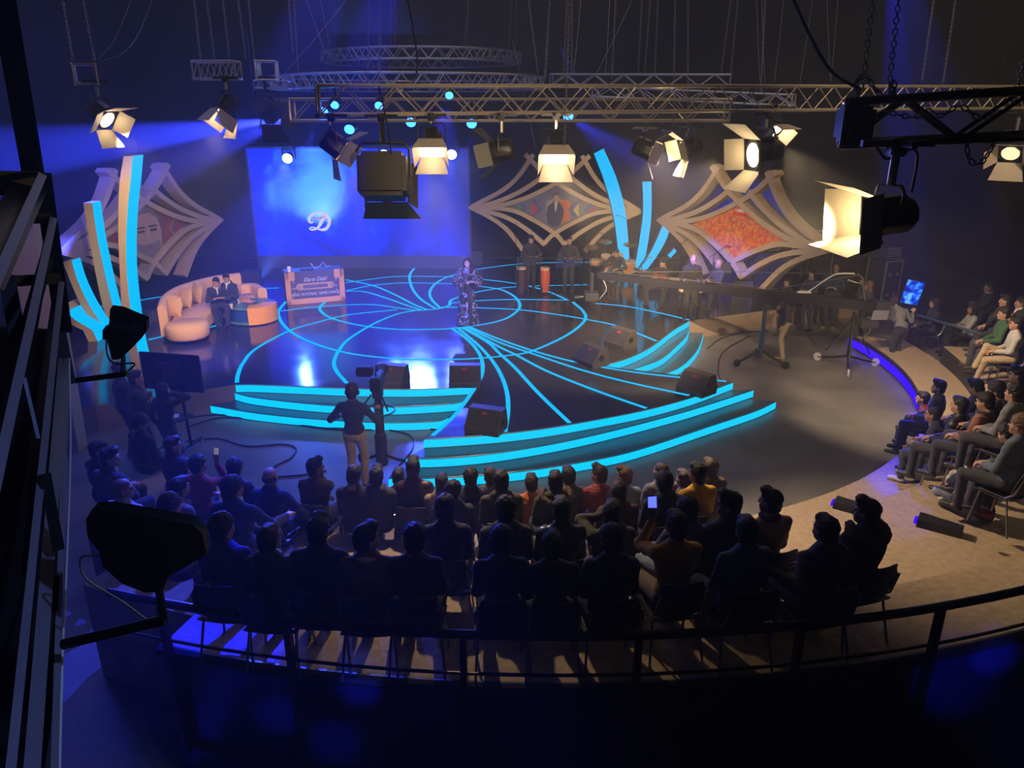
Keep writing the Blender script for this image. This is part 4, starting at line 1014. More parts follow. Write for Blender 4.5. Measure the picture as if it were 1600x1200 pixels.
flat([(-.11, -.13), (-.11, .09), (-.03, .12), (-.03, -.16)], PR('paper', (.35, .32, .28)), d=.126); flat([(.03, -.17), (.03, .12), (.17, .10), (.17, -.12)], PR('orange', (.55, .22, .10)), d=.126)
man = [(-.085, -.16), (-.105, -.06), (-.09, .03), (-.035, .075), (-.015, .09), (.03, .09), (.05, .07), (.085, .04), (.10, -.05), (.075, -.14), (.03, -.20), (-.03, -.20)]
flat(man, PR('suit', (.05, .06, .11)), 'printed_figure', .118); flat([(-.014, .085), (.026, .085), (.008, -.02), (-.006, -.02)], PR('shirt', (.6, .58, .6)), 'printed_figure', .112)
flat([(-.022, .15), (-.030, .115), (-.012, .082), (.012, .076), (.032, .095), (.036, .14), (.022, .165), (-.008, .168)], PR('face', (.50, .30, .22)), 'printed_figure', .110)
flat([(-.030, .14), (-.026, .172), (.005, .19), (.034, .175), (.040, .14), (.028, .16), (-.01, .165)], PR('hair', (.08, .05, .04)), 'printed_figure', .108)
for s_, w_ in (('RE', .05), ('IS', -.08)):
    p = fr(.115, w_, .112); text3d('lettering', s_, PR('red_letter', (.70, .10, .05)), p - root.location, .26, (R(90), 0, 0), .003, root)
# right
C2 = PT(1147, 366, 22.1)
root, fr, bn, N_ = star('star_frame', 'cream woven star frame with the glowing orange and red banner', C2, (.60, -.80, 0), 3.02, .36, -.02)
ban = bn.build('banner', gradient_banner('banner_words', [(0, (.70, .16, .03)), (.3, (.80, .30, .05)), (.55, (.62, .10, .04)), (.75, (.85, .20, .05)), (.92, (.40, .10, .10))], ns=14), root, origin=root.location)
ang = math.atan2(-.80, .60)
for s_, u_, w_, z_ in (('SHOW REACH', .30, -.045, .15), ('NOW TV', .22, .03, .17)):
    p = fr(u_, w_, .11); text3d('lettering', s_, PR('bright_red', (.95, .10, .04)), p - root.location, z_, (R(90), 0, ang), .003, root)
flat([(-.07, .17), (-.07, .205), (.09, .205), (.09, .17)], PR('red_car', (.75, .03, .03)), 'printed_car', .11); flat([(-.03, .205), (-.015, .235), (.035, .235), (.06, .205)], PR('white_roof', (.8, .75, .7)), 'printed_car', .11)
# left
C3 = PT(236, 366, 22.4)
root, fr, bn, N_ = star('star_frame', 'cream woven star frame with the bearded portrait beside the tall lit blade', C3, (.34, .94, 0), 3.14, .42, .0)
ban = bn.build('banner', PR('mauve', (.20, .10, .13)), root, origin=root.location)
def flat(poly, m, name='print', d=.12):
    k = (1.35, 1.12) if 'portrait' in name else (1, 1)
    mb = MB(); mb.prism([fr(u * k[0], w * k[1], d) for u, w in poly], N_ * .008); return mb.build(name, m, root, origin=root.location)
flat([(-.125, .05), (-.13, .13), (-.08, .20), (0, .225), (.07, .20), (.12, .13), (.12, .05), (.10, .12), (.04, .17), (-.05, .165), (-.11, .11)], PR('portrait_hair', (.22, .20, .20)), 'printed_portrait', .106)
face = [(-.13, .10), (-.14, 0), (-.125, -.10), (-.07, -.185), (.0, -.215), (.07, -.19), (.115, -.10), (.125, 0), (.115, .11), (.06, .19), (-.02, .21), (-.09, .17)]
flat(face, PR('portrait_skin', (.52, .34, .26)), 'printed_portrait', .118)
flat([(-.11, -.06), (-.05, -.085), (.03, -.085), (.10, -.06), (.10, -.13), (.05, -.20), (0, -.215), (-.06, -.19), (-.105, -.12)], PR('portrait_beard', (.24, .22, .22)), 'printed_portrait', .112)
for u in (-.055, .055): flat([(u - .03, .035), (u + .03, .035), (u + .028, .018), (u - .028, .018)], PR('portrait_eye', (.06, .04, .04)), 'printed_portrait', .110); flat([(u - .04, .065), (u + .04, .065), (u + .035, .052), (u - .035, .052)], PR('portrait_eye', (.06, .04, .04)), 'printed_portrait', .110)
flat([(-.012, .03), (.016, .03), (.026, -.045), (-.018, -.045)], PR('portrait_nose', (.62, .40, .30)), 'printed_portrait', .109)
flat([(-.04, -.095), (.04, -.095), (.03, -.115), (-.03, -.115)], PR('portrait_mouth', (.35, .12, .10)), 'printed_portrait', .107)
for sx in (-1, 1):
    for k, a in enumerate((.20, .27, .36)):
        h2 = .12 - .03 * k
        flat([(sx * (a + .0), 0), (sx * (a + h2 * .8), h2), (sx * (a + h2 * .8 + .022), h2), (sx * (a + .022), 0), (sx * (a + h2 * .8 + .022), -h2), (sx * (a + h2 * .8), -h2)], PR(['crimson', 'ochre', 'crimson'][k], [(.5, .04, .06), (.45, .28, .08), (.5, .04, .06)][k]), 'chevron', .122)
# ---------------------------------------------------------------- lit blades
def blade_left(right, left, Y, label, d=.42):
    """cream face towards the camera, cyan face looking across the stage; right/left: picture edges of the cream face"""
    Rr = spline([PY(x, y, Y) for x, y in right], 6); L = spline([PY(x, y, Y) for x, y in left], 6)
    zb = ZS + .002
    for q in (Rr, L): q[-1].z = zb
    for q in (Rr, L):
        for p in q: p.z = max(p.z, zb)
    c = (Rr[-1] + L[-1]) / 2
    root = thing('light_fin', label, 'set piece', (c.x, c.y, ZS))
    mb = MB(); n = len(Rr); dv = Vector((0, d, 0)); B = [p + dv for p in L]; BR = [p + dv for p in Rr]
    mb.strip(L, Rr); mb.strip(BR, B); mb.strip(B, L); mb.strip([L[0], B[0]], [Rr[0], BR[0]]); mb.build('body', CREAM, root, origin=root.location)
    mb = MB(); mb.strip(Rr, BR); mb.build('light_panel', CYAN, root, origin=root.location)
blade_left([(207, 244), (204, 282), (199, 332), (197, 395), (201, 457), (213, 539), (229, 597)], [(193, 244), (186, 295), (185, 370), (188, 440), (190, 480), (200, 545), (214, 597)], 14.7, 'tallest curved blade with cyan light panel at the left', .44)
blade_left([(144, 317), (152, 370), (165, 432), (175, 472), (186, 509)], [(130, 317), (137, 357), (149, 425), (159, 472), (170, 509)], 18.6, 'second tallest curved blade with cyan light panel at the left', .40)
blade_left([(112, 407), (122, 440), (140, 477), (164, 514)], [(98, 409), (112, 445), (128, 480), (150, 514)], 18.0, 'short strongly curved cyan blade at the left', .38)
blade_left([(103, 487), (118, 500), (150, 519)], [(90, 480), (106, 503), (135, 519)], 17.5, 'lowest cyan blade sweeping along the floor at the left', .9)
def blade_right(left, right, Y, label, d=.35, name='light_fin'):
    L = spline([PY(x, y, Y) for x, y in left], 6); Rr = spline([PY(x, y, Y) for x, y in right], 6)
    for q in (L, Rr):
        for p in q: p.z = max(p.z, ZS + .002)
    c = (Rr[-1] + L[-1]) / 2; root = thing(name, label, 'set piece', (c.x, c.y, ZS))
    mb = MB(); mb.strip(L, Rr); mb.build('light_panel', CYAN, root, origin=root.location)
    o = Vector((0, .012, 0)); mb = MB(); mb.strip([p + o for p in L], [p + o for p in Rr], (0, d, 0)); mb.build('body', mat('grey_blade_side', (.10, .09, .10), .6, noise=.1), root, origin=root.location)
blade_right([(928, 240), (945, 285), (957, 330), (964, 375), (968, 425)], [(943, 232), (962, 275), (975, 320), (981, 365), (984, 425)], 25.3, 'tallest cyan curved blade behind the drummer')
blade_right([(1004, 284), (1005, 330), (1000, 370), (991, 424)], [(1018, 284), (1018, 330), (1014, 370), (1004, 424)], 25.0, 'middle cyan curved blade right of the drummer')
blade_right([(1038, 345), (1030, 365), (1016, 395), (996, 425)], [(1049, 348), (1042, 372), (1028, 398), (1008, 425)], 24.7, 'short cyan curved blade leaning right')
t = PY(1050, 396, 23); root = thing('light_tile', 'small tilted cyan lit tile beside the seated guitarist', 'light', t)
MB().prism([PY(*q, 23) for q in ((1042, 399), (1054, 387), (1058, 393), (1048, 404))], (0, .12, 0)).build('body', BLACK, root, origin=t)
MB().prism([PY(*q, 22.99) for q in ((1043, 399), (1054, 388), (1057, 393), (1048, 403))], (0, .005, 0)).build('light_panel', CYAN, root, origin=t)
MB().tube([PY(1050, 403, 23.05), PZ(1050, 440, ZS)], .02, 6).build('stand', BLACKM, root, origin=t)
# far left cream panels seen through the steel railing
for i, (poly, lab) in enumerate(((((12, 285), (40, 288), (48, 330), (60, 400), (72, 512), (15, 512), (8, 400)), 'wide cream panel seen through the steel railing'), (((52, 430), (78, 440), (82, 512), (58, 512)), 'narrow pale cream panel behind the steel railing'))):
    Y = 13.0 - i * .6; P = [PY(x, y, Y) for x, y in poly]; c = sum(P, Vector()) / len(P); zmin = min(p.z for p in P)
    for p in P:
        if p.z < zmin + .3: p.z = .0
    o = MB().prism(P, (0, .3, 0)).build('scenery_flat', CREAM, origin=(c.x, c.y, 0)); tag(o, lab, 'set piece')
# ---------------------------------------------------------------- sofa, table, cassette desk
SOFA = mat('peach_fabric', (.72, .42, .24), .8, noise=.1, nscale=6, bump=.15)
sc_ = PZ(325, 500, ZS); sofa = thing('curved_sofa', 'peach curved sofa with loose cushions at the left of the stage', 'sofa', sc_)
path = spline([PZ(x, y, .92) for x, y in ((291, 504), (300, 490), (318, 479), (345, 470), (372, 465), (396, 462))], 6)
def sweep(path, prof, name, m, parent, z0):
    mb = MB(); rows = []
    for j, p in enumerate(path):
        a = path[max(0, j - 1)]; b = path[min(len(path) - 1, j + 1)]; t = (b - a); t.z = 0; t.normalize(); n = Vector((-t.y, t.x, 0))
        rows.append([Vector((p.x, p.y, 0)) + n * q[0] + Vector((0, 0, z0 + q[1])) for q in prof])
    k = len(prof)
    vs = [v for r_ in rows for v in r_]; fs = []
    for j in range(len(rows) - 1):
        for q in range(k): fs.append((j * k + q, j * k + (q + 1) % k, (j + 1) * k + (q + 1) % k, (j + 1) * k + q))
    fs.append(tuple(range(k))); fs.append(tuple((len(rows) - 1) * k + q for q in range(k)))
    mb.add(vs, fs); return mb.build(name, m, parent, origin=parent.location, smooth=60)
sweep(path, [(-.40, .10), (.36, .10), (.40, .16), (.40, .36), (.36, .42), (-.36, .42), (-.40, .36)], 'seat', SOFA, sofa, ZS)
e = PZ(291, 505, .92)
MB().lathe([(.0, .09), (.46, .09), (.5, .14), (.5, .37), (.46, .43), (0, .43)], (e.x, e.y, ZS), 28).build('seat_end', SOFA, sofa, origin=sofa.location, smooth=60)
bp_ = spline([PZ(x, y, 1.35) for x, y in ((252, 478), (257, 463), (275, 450), (303, 440), (335, 432), (374, 427))], 6)
sweep(bp_, [(-.10, .10), (.10, .10), (.10, .80), (.05, .86), (-.05, .86), (-.10, .80)], 'backrest', SOFA, sofa, ZS)
sweep(spline([PZ(x, y, 1.0) for x, y in ((376, 452), (396, 451), (409, 458))], 5), [(-.10, .10), (.14, .10), (.14, .58), (.08, .64), (-.06, .64), (-.10, .58)], 'armrest', SOFA, sofa, ZS)
for x, y in ((268, 520), (296, 528), (318, 522)):
    p = PZ(x, y, ZS); MB().tube([p, p + Vector((0, 0, .12))], .022, 8).build('leg', CHROME, sofa, origin=sofa.location)
for (x, y, rz, lab) in ((271, 478, -20, 'front peach cushion standing against the sofa back'), (290, 465, -35, 'second peach cushion on the curved sofa'), (308, 458, -45, 'peach cushion beside the seated men')):
    p = PZ(x, y, 1.15); f = Field((-.3, -.14, -.3), (.3, .14, .3), .02); f.ell((0, 0, 0), (.27, .10, .27), .02)
    for a in (-1, 1):
        for b in (-1, 1): f.cap((0, 0, 0), (a * .23, 0, b * .23), .08, .03, .06)
    V, Q = f.mesh(); o = mesh_from([(V, Q, 0)], 'cushion', [SOFA]); o.location = p; o.rotation_euler = (R(-14), 0, R(rz)); tag(o, lab, 'cushion', 'sofa cushions')
c = PZ(395, 500, ZS); tb = thing('round_coffee_table', 'low round table of green and yellow glossy curves beside the sofa', 'table', c)
TG = mat('teal_lacquer', (.10, .22, .20), .2, noise=.1); TY = mat('yellow_lacquer', (.85, .36, .0), .25, noise=.08); TB = mat('blue_glass', (.03, .08, .30), .08, noise=.1)
MB().lathe([(0, .02), (.62, .02), (.64, .05), (.62, .08), (0, .08)], c, 40).build('base', TG, tb, origin=c)
MB().lathe([(0, .40), (.60, .40), (.63, .42), (.60, .45), (0, .45)], c, 40).build('tabletop', TG, tb, origin=c)
MB().lathe([(0, .08), (.55, .08), (.55, .40), (0, .40)], c, 36).build('drum', TB, tb, origin=c)
def sector(a0, a1, r0, r1, z0, z1, m, name):
    n = 14; mb = MB(); A = [c + Vector((math.cos(a0 + (a1 - a0) * i / n), math.sin(a0 + (a1 - a0) * i / n), 0)) * r1 + Vector((0, 0, z0)) for i in range(n + 1)]; B = [c + (p - c - Vector((0, 0, z0))) * (r0 / r1) + Vector((0, 0, z0)) for p in A]
    mb.strip(A, B, (0, 0, z1 - z0)); mb.build(name, m, tb, origin=c)
sector(R(-80), R(10), .3, .66, .03, .47, TY, 'curved_panel'); sector(R(110), R(200), .3, .66, .06, .47, TY, 'curved_panel')
for (x, y, lab, m, h) in ((362, 482, 'cream paper cup at the left edge of the round table', mat('cream_paper', (.7, .55, .4), .6, noise=.05), .12), (372, 474, 'white flowered glass on the round table', WHITE, .14), (391, 474, 'shallow fruit bowl on the round table', mat('brown_bowl', (.45, .22, .15), .4, noise=.1), .06)):
    p = PZ(x, y, ZS + .46); r = .05 if h > .1 else .15
    o = MB().lathe([(r * .6, 0), (r, h), (r * .92, h), (r * .55, .01), (0, .01)], (0, 0, 0), 16).build('cup' if h > .1 else 'bowl', m); o.location = (p.x, p.y, ZS + .452); tag(o, lab, 'cup' if h > .1 else 'bowl')
# cassette shaped desk
a = PZ(449, 477, ZS); b = PZ(540, 469, ZS); d = b - a; wd = d.length; yaw = math.atan2(d.y, d.x); hd = .92
desk = thing('cassette_desk', 'desk shaped like a big brown and slate audio cassette with lettering', 'desk', (a + b) / 2, yaw)
WOOD = mat('orange_wood', (.58, .30, .13), .5, noise=.15, nscale=8); SL = mat('slate_panel', (.10, .10, .14), .5, noise=.1)
MB().bbox((0, .30, hd / 2), (wd, .6, hd), .03).build('body', mat('dark_slate_body', (.07, .07, .11), .5, noise=.1), desk)
mb = MB(); 
for q in (-1, 1): mb.bbox((q * (wd / 2 - .07), -.01, hd / 2), (.14, .04, hd), .012); mb.bbox((q * (wd / 2 - .14), -.01, hd - .12), (.26, .04, .24), .012)
mb.bbox((0, -.01, .075), (wd, .04, .15), .012); mb.build('wooden_frame', WOOD, desk)
for q in (-1, 1):
    for z in (.075, hd - .08): MB().lathe([(.028, 0), (.028, .012), (0, .014)], (q * (wd / 2 - .07), -.028, z), 12, Matrix.Rotation(R(90), 3, 'X')).build('screw', STEEL, desk)
mb = MB(); w2 = wd * .29
pts = [(-w2, .40), (w2, .40), (w2 + .06, .46), (w2 + .06, .52), (w2, .58), (-w2, .58), (-w2 - .06, .52), (-w2 - .06, .46)]
mb.prism([(x, -.012, z) for x, z in pts], (0, -.012, 0)); mb.build('tape_window', WOOD, desk)
MB().box((0, -.028, .49), (w2 * 1.45, .006, .10)).build('tape_window_pane', SL, desk)
for q in (-1, 1): MB().lathe([(.055, 0), (.055, .01), (.02, .014), (.02, .0)], (q * (w2 - .01), -.026, .49), 14, Matrix.Rotation(R(90), 3, 'X')).build('reel', STEEL, desk)
PALE = mat('pale_print', (.72, .66, .60), .6, noise=.05)
text3d('lettering', 'Dare Dabl', PALE, (0, -.01, .68), .15, (R(90), 0, 0), .003, desk, shear=.4)
for s_, x in (('MUSIC', -.56), ('KITCHEN', -.19), ('GAME', .20), ('MINUTE', .55)): text3d('lettering', s_, PALE, (x, -.01, .27), .105, (R(90), 0, 0), .003, desk, sx=.85)
for x in (-.385, .01, .36): MB().box((x, -.012, .27), (.008, .006, .09)).build('divider', PALE, desk)
for q, s_ in ((-1, 'SIDE A'), (1, 'A 60')): text3d('lettering', s_, PALE, (q * (wd / 2 - .26), -.01, .45), .055, (R(90), 0, 0), .003, desk)
for q in (-1, 1):
    for z0, z1_ in ((.17, .36), (.80, .60)): MB().tube([(q * (wd / 2 - .16), -.008, z0), (q * (w2 + .10), -.008, z1_)], .006, 4).build('line', PALE, desk)
dw = lambda x, y, z: desk.matrix_basis @ Vector((x, y, z))
o = MB().lathe([(.05, 0), (.06, .08), (.05, .14), (0, .15)], (0, 0, 0), 12).build('mug', WHITE); o.location = Matrix.LocRotScale(desk.location, desk.rotation_euler, None) @ Vector((-.66, .1, hd)); tag(o, 'white mug standing on the left end of the cassette desk', 'mug')
o = MB().tube([(-.3, 0, .16), (-.2, 0, .01), (-.05, 0, .05), (.05, 0, .17), (.14, 0, .02), (.25, 0, .05)], .014, 6).build('folding_arm', mat('pale_blue_metal', (.5, .55, .8), .4, noise=.1)); o.location = Matrix.LocRotScale(desk.location, desk.rotation_euler, None) @ Vector((.25, .25, hd + .012)); o.rotation_euler = (0, 0, yaw); tag(o, 'pale zigzag folding arm on top of the cassette desk', 'arm')
o = MB().bbox((0, 0, .02), (.34, .22, .04), .01).build('mixer', DARK); o.location = Matrix.LocRotScale(desk.location, desk.rotation_euler, None) @ Vector((-.18, .2, hd)); tag(o, 'small dark mixer lying on top of the cassette desk', 'mixer')
# two men on the sofa
for (x, y, lab, fc, yw, ln, nm) in ((334, 430, 'man in dark blue suit on the sofa leaning to his neighbour', -150, -30, 14, 1), (358, 425, 'man in navy blazer on the sofa holding white cards', 165, 25, 10, 2)):
    P = PZ(x, y, ZS + 1.27); r_, i_ = person((P.x, P.y, ZS), fc, lab, top='suit', topm=navy, collar=white, legm=navy, seat=.42, arms=('clasp', 'clasp'), yaw=yw, lean=ln, pitch=12, hair='short', group='guests on the sofa', s=.98)
p = wpt(r_, i_['H'][1]); o = MB().bbox((0, 0, 0), (.22, .15, .006), .002).build('cue_cards', WHITE); o.location = p + Vector((0, -.06, .05)); o.rotation_euler = (R(35), 0, R(10)); tag(o, 'white cue cards in the hands of the man in navy blazer', 'cards')
# ---------------------------------------------------------------- the host
def sequin_material():
    m = bpy.data.materials.new('sequinned_black_silver'); m.use_nodes = True; nt = m.node_tree; b = nt.nodes['Principled BSDF']; b.inputs['Roughness'].default_value = .35
    tc = nt.nodes.new('ShaderNodeTexCoord'); v = nt.nodes.new('ShaderNodeTexNoise'); v.inputs['Scale'].default_value = 22; v.inputs['Detail'].default_value = 3
    r = nt.nodes.new('ShaderNodeValToRGB'); r.color_ramp.elements[0].position = .52; r.color_ramp.elements[0].color = (.012, .011, .014, 1); r.color_ramp.elements[1].position = .60; r.color_ramp.elements[1].color = (.36, .31, .26, 1)
    nt.links.new(tc.outputs['Object'], v.inputs[0]); nt.links.new(v.outputs['Fac'], r.inputs[0]); nt.links.new(r.outputs[0], b.inputs['Base Color']); return m
SEQ = sequin_material(); P = PZ(731, 506, ZS)
host, hi_ = person((P.x, P.y, ZS), -158, 'woman in long black and silver sequinned gown alone on the stage', legs='gown', top='gown', topm=SEQ, hair='long', hairc='brown', arms=('clasp', 'clasp'), yaw=-25, skin=3, s=1.0)
f = Field((-.36, -.32, 0), (.36, .34, 1.2), .018)
for z, rx_, ry in ((.02, .30, .26), (.2, .28, .24), (.45, .255, .215), (.7, .225, .185), (.92, .19, .145), (1.08, .165, .13)): f.ell((0, 0, z), (rx_, ry, .17), .06)
f.wrinkle(.008, 24, 3); V, Q = f.mesh(); V[:, 2] = np.maximum(V[:, 2], .004); mesh_from([(V, Q, 0)], 'gown_skirt', [SEQ], host)
f = Field((-.16, .08, 0), (.16, .33, 1.35), .016)
for z in np.linspace(.1, 1.2, 9): f.ell((.0, .265 - .11 * z, z), (.055, .02, .12), .03)
V, Q = f.mesh(); V[:, 2] = np.maximum(V[:, 2], .004); mesh_from([(V, Q, 0)], 'dark_front_panel', [cloth('black_silk', (.012, .012, .016), .4)], host)
f = Field((-.5, -.2, .7), (.5, .45, 1.6), .018)
for q in (-1, 1):
    s0 = np.array((q * .19, .0, 1.35)); h0 = hi_['H'][q]; el = np.array((q * .30, .04, 1.12)); f.cap(s0, el, .07, .095, .04); f.cap(el, (s0 + h0) / 2 + np.array((q * .08, .05, -.18)), .095, .10, .05)
f.wrinkle(.006, 26, 5); V, Q = f.mesh(); mesh_from([(V, Q, 0)], 'wide_sleeves', [SEQ], host)
# ---------------------------------------------------------------- floor monitors (wedges)
def make_wedge():
    t = thing('floor_monitor', 'black wedge shaped floor speaker', 'speaker', (0, 0, 0))
    w = .62; pr = [(-.22, 0), (.24, 0), (.26, .10), (.02, .40), (-.16, .40), (-.24, .12)]     # side outline, slanted face towards +y
    mb = MB(); mb.prism([(-w / 2, y, z) for y, z in pr], (w, 0, 0)); mb.build('cabinet', mat('grey_brown_cabinet', (.055, .05, .045), .6, noise=.2, nscale=60), t)
    a = Vector((0, .26, .10)); b = Vector((0, .02, .40)); n = Vector((0, .30, .24)).normalized()
    def face(u0, u1, x0, x1, o, m, nm, th=.006):
        P = [a + (b - a) * u0 + Vector((x0, 0, 0)), a + (b - a) * u0 + Vector((x1, 0, 0)), a + (b - a) * u1 + Vector((x1, 0, 0)), a + (b - a) * u1 + Vector((x0, 0, 0))]
        MB().prism([p + n * o for p in P], n * th).build(nm, m, t)
    face(.06, .94, -.29, .29, 0, mat('steel_mesh_grille', (.035, .033, .03), .6, .3, noise=.5, nscale=200, bump=.5), 'grille')
    face(.72, .84, -.05, .05, .008, mat('red_badge', (.35, .03, .02), .5, noise=.1), 'badge', .004)
    for q in (-1, 1): MB().lathe([(.07, 0), (.07, .006), (.05, .008), (.02, .004), (0, .004)], (q * w / 2, .0, .20), 14, Matrix.Rotation(R(90 * q), 3, 'Y')).build('side_handle', BLACK, t)
    return t
WEDGE = make_wedge(); wu = False
for (px, py, rz, lab) in ((612, 600, 165, 'floor speaker behind the camera operator, red badge up'), (727, 600, 180, 'floor speaker at the edge of the left steps below the ring'), (760, 672, 160, 'floor speaker between the thick cyan lines above the front steps'),
                          (925, 568, 125, 'front one of the two floor speakers on the right of the ring'), (970, 540, 130, 'rear one of the two floor speakers on the right of the ring'), (1088, 612, 130, 'floor speaker at the right corner above the front steps'),
                          (910, 560, 60, 'small dark floor speaker lying left of the pair')):
    c = copy_tree(WEDGE) if wu else WEDGE; wu = True; p = PZ(px, py, ZS); c.location = (p.x, p.y, ZS + .002); c.rotation_euler = (0, 0, R(rz)); c['label'] = lab; c['group'] = 'floor speakers on the stage'
    if 'small' in lab: c.scale = (.6, .6, .6)
# ---------------------------------------------------------------- camera operator with pedestal camera
def tripod_base(t, r=.45, wheels=True, h=.25, m=BLACKM, a0=0, wr=.07, wm=None):
    for k in range(3):
        a = R(a0 + 120 * k); e = Vector((math.cos(a) * r, math.sin(a) * r, .10 if wheels else .02))
        MB().tube([(0, 0, h), e * .5 + Vector((0, 0, h * .45)), e], .028, 6).build('base_arm', m, t)
        if wheels:
            rt = Matrix.Rotation(a, 3, 'Z') @ Matrix.Rotation(R(90), 3, 'X')
            MB().lathe([(.015, -.02), (wr, -.02), (wr, .02), (.015, .02)], e * 1.02 + Vector((0, 0, wr - e.z)), 14, rt).build('caster', wm or BLACK, t)
p = PZ(598, 738, 0)
cam_t = thing('studio_camera', 'studio camera on a rolling pedestal with long lens hood facing the stage', 'camera', (p.x, p.y, 0))
tripod_base(cam_t, .5, True, .35, BLACKM, 20, .10)
MB().lathe([(.10, .15), (.10, .70), (.075, .72), (.075, 1.25), (.06, 1.27), (.06, 1.35), (0, 1.35)], (0, 0, 0), 14).build('column', DARK, cam_t)
MB().tube([(.26 * math.cos(a), .26 * math.sin(a), 1.12) for a in np.linspace(0, 2 * math.pi, 24)[:-1]], .014, 6, closed=True).build('steering_ring', BLACKM, cam_t)
MB().bbox((0, 0, 1.42), (.16, .2, .14), .02).build('pan_head', DARK, cam_t)
cb = MB().bbox((0, .02, 1.62), (.17, .46, .24), .02).build('camera_body', BLACK, cam_t)
MB().lathe([(.07, 0), (.085, .18), (.10, .26), (.11, .34), (.09, .34), (.06, .30), (0, .30)], (0, .25, 1.62), 16, Matrix.Rotation(R(-90), 3, 'X')).build('lens', BLACK, cb)
MB().bbox((-.16, -.12, 1.84), (.26, .16, .16), .02).build('viewfinder', BLACK, cam_t)
MB().tube([(.08, -.15, 1.45), (.22, -.42, 1.28)], .014, 6).build('pan_handle', BLACKM, cam_t)
MB().tube([(-.08, -.15, 1.45), (-.22, -.42, 1.28)], .014, 6).build('pan_handle', BLACKM, cam_t)
MB().tube([(.0, .1, 1.76), (0, .0, 1.86), (0, -.14, 1.76)], .012, 6).build('carry_handle', BLACKM, cam_t)
P = PZ(548, 600, 1.78)
op, oi = person((P.x, P.y - .0, 0), -8, 'camera operator in dark sweater with headphones seen from behind', legs='stand', top='sweater', topm=navy, legm=khaki, hair='short', hairc='brown', arms=((-.33, .22, 1.10), (.30, .25, 1.22)), s=1.03)
hd_ = wpt(op, oi['head']); t = thing('headphones', 'dark headphones on the camera operator', 'headphones', hd_)
MB().tube([(.095 * math.cos(a), -.01, .03 + .115 * math.sin(a)) for a in np.linspace(-.1, math.pi + .1, 14)], .010, 6).build('headband', DARK, t)
for q in (-1, 1): MB().lathe([(.04, -.015), (.045, .0), (.035, .02), (0, .02)], (q * .088, -.01, -.01), 12, Matrix.Rotation(R(90 * q), 3, 'Y')).build('ear_cup', DARK, t)
# ---------------------------------------------------------------- prompter screen on stand
p = PZ(283, 700, 0); tv = thing('screen_stand', 'flat screen seen from the back on a wheeled stand at the left', 'screen', (p.x, p.y, 0), R(-12))
MB().bbox((0, .07, 1.42), (1.16, .05, .68), .012).build('display', BLACK, tv)
MB().bbox((0, .03, 1.42), (.42, .04, .38), .02).build('rear_cover', DARK, tv)
MB().tube([(-.18, .0, 1.6), (.18, .0, 1.6), (.2, 0, 1.55), (.2, 0, 1.25), (-.1, 0, 1.2)], .008, 6).build('cable', DARK, tv)
for q in (-1, 1): MB().tube([(q * .22, 0, .06), (q * .17, 0, 1.5)], .028, 8).build('post', BLACKM, tv)
MB().bbox((0, -.05, .62), (.52, .36, .025), .006).build('shelf', BLACKM, tv)
for q in (-1, 1):
    MB().tube([(q * .22, -.32, .09), (q * .22, .32, .09)], .025, 6).build('foot', BLACKM, tv)
    for y in (-.3, .3): MB().lathe([(.01, -.015), (.045, -.015), (.045, .015), (.01, .015)], (q * .22, y, .045), 12, Matrix.Rotation(R(90), 3, 'Y')).build('caster', mat('pale_caster', (.4, .4, .42), .4, noise=.1), tv)
o = MB().bbox((0, 0, 0), (.26, .20, .008), .002).build('paper_sheet', WHITE); o.location = (p.x - .05, p.y - .08, .642); o.rotation_euler = (0, 0, R(20)); tag(o, 'white sheet of paper on the shelf of the screen stand', 'paper')
# ---------------------------------------------------------------- camera crane
fu = PZ(1186, 568, 0)
ct = thing('crane_support', 'tall black rolling support under the middle of the camera crane', 'stand', (fu.x, fu.y, 0))
tripod_base(ct, .62, True, .35, BLACKM, 200, .09)
MB().lathe([(.07, .15), (.06, .8), (.05, .8), (.05, 1.33), (0, 1.33)], (0, 0, 0), 12).build('column', mat('blue_black_column', (.03, .05, .09), .35, noise=.1), ct)
MB().bbox((0, 0, 1.38), (.24, .24, .12), .02).build('head', DARK, ct)
rear = PZ(1322, 575, 0); rz = 1.40
tip = PT(925, 428, 18.4); mid = Vector((fu.x, fu.y, 1.47)); back = Vector((rear.x + .1, rear.y + .1, 1.50))
tip.z = 1.95
cr = thing('camera_crane', 'long black camera crane arm reaching over the stage from the right', 'crane', mid)
dr = (tip - back).normalized(); up = Vector((0, 0, 1)); nn = dr.cross(up).normalized(); L = (tip - back).length
def crane_box(a, b, h0, h1, w, m, nm):
    mb = MB(); A = [a + nn * sx * w / 2 + up * sz * h0 / 2 for sx, sz in ((-1, -1), (1, -1), (1, 1), (-1, 1))]; B = [b + nn * sx * w / 2 * .8 + up * sz * h1 / 2 for sx, sz in ((-1, -1), (1, -1), (1, 1), (-1, 1))]
    mb.add(A + B, [(0, 1, 2, 3), (4, 7, 6, 5), (0, 4, 5, 1), (1, 5, 6, 2), (2, 6, 7, 3), (3, 7, 4, 0)]); return mb.build(nm, m, cr, origin=cr.location)
pt = lambda u, z=0: back + (tip - back) * u + up * z
crane_box(pt(-.05), pt(.42), .24, .22, .16, mat('crane_black', (.012, .012, .022), .3, noise=.1), 'arm_section'); crane_box(pt(.42), pt(.98), .20, .12, .13, mat('crane_black', (.03, .03, .045)), 'arm_section')
MB().tube([pt(-.02, .12), pt(.0, .62), pt(.02, .70)], .02, 6).build('mast', STEEL, cr, origin=cr.location)
MB().tube([pt(.02, .68), pt(.45, .46), pt(.97, .10)], .008, 5).build('stay_cable', STEEL, cr, origin=cr.location)
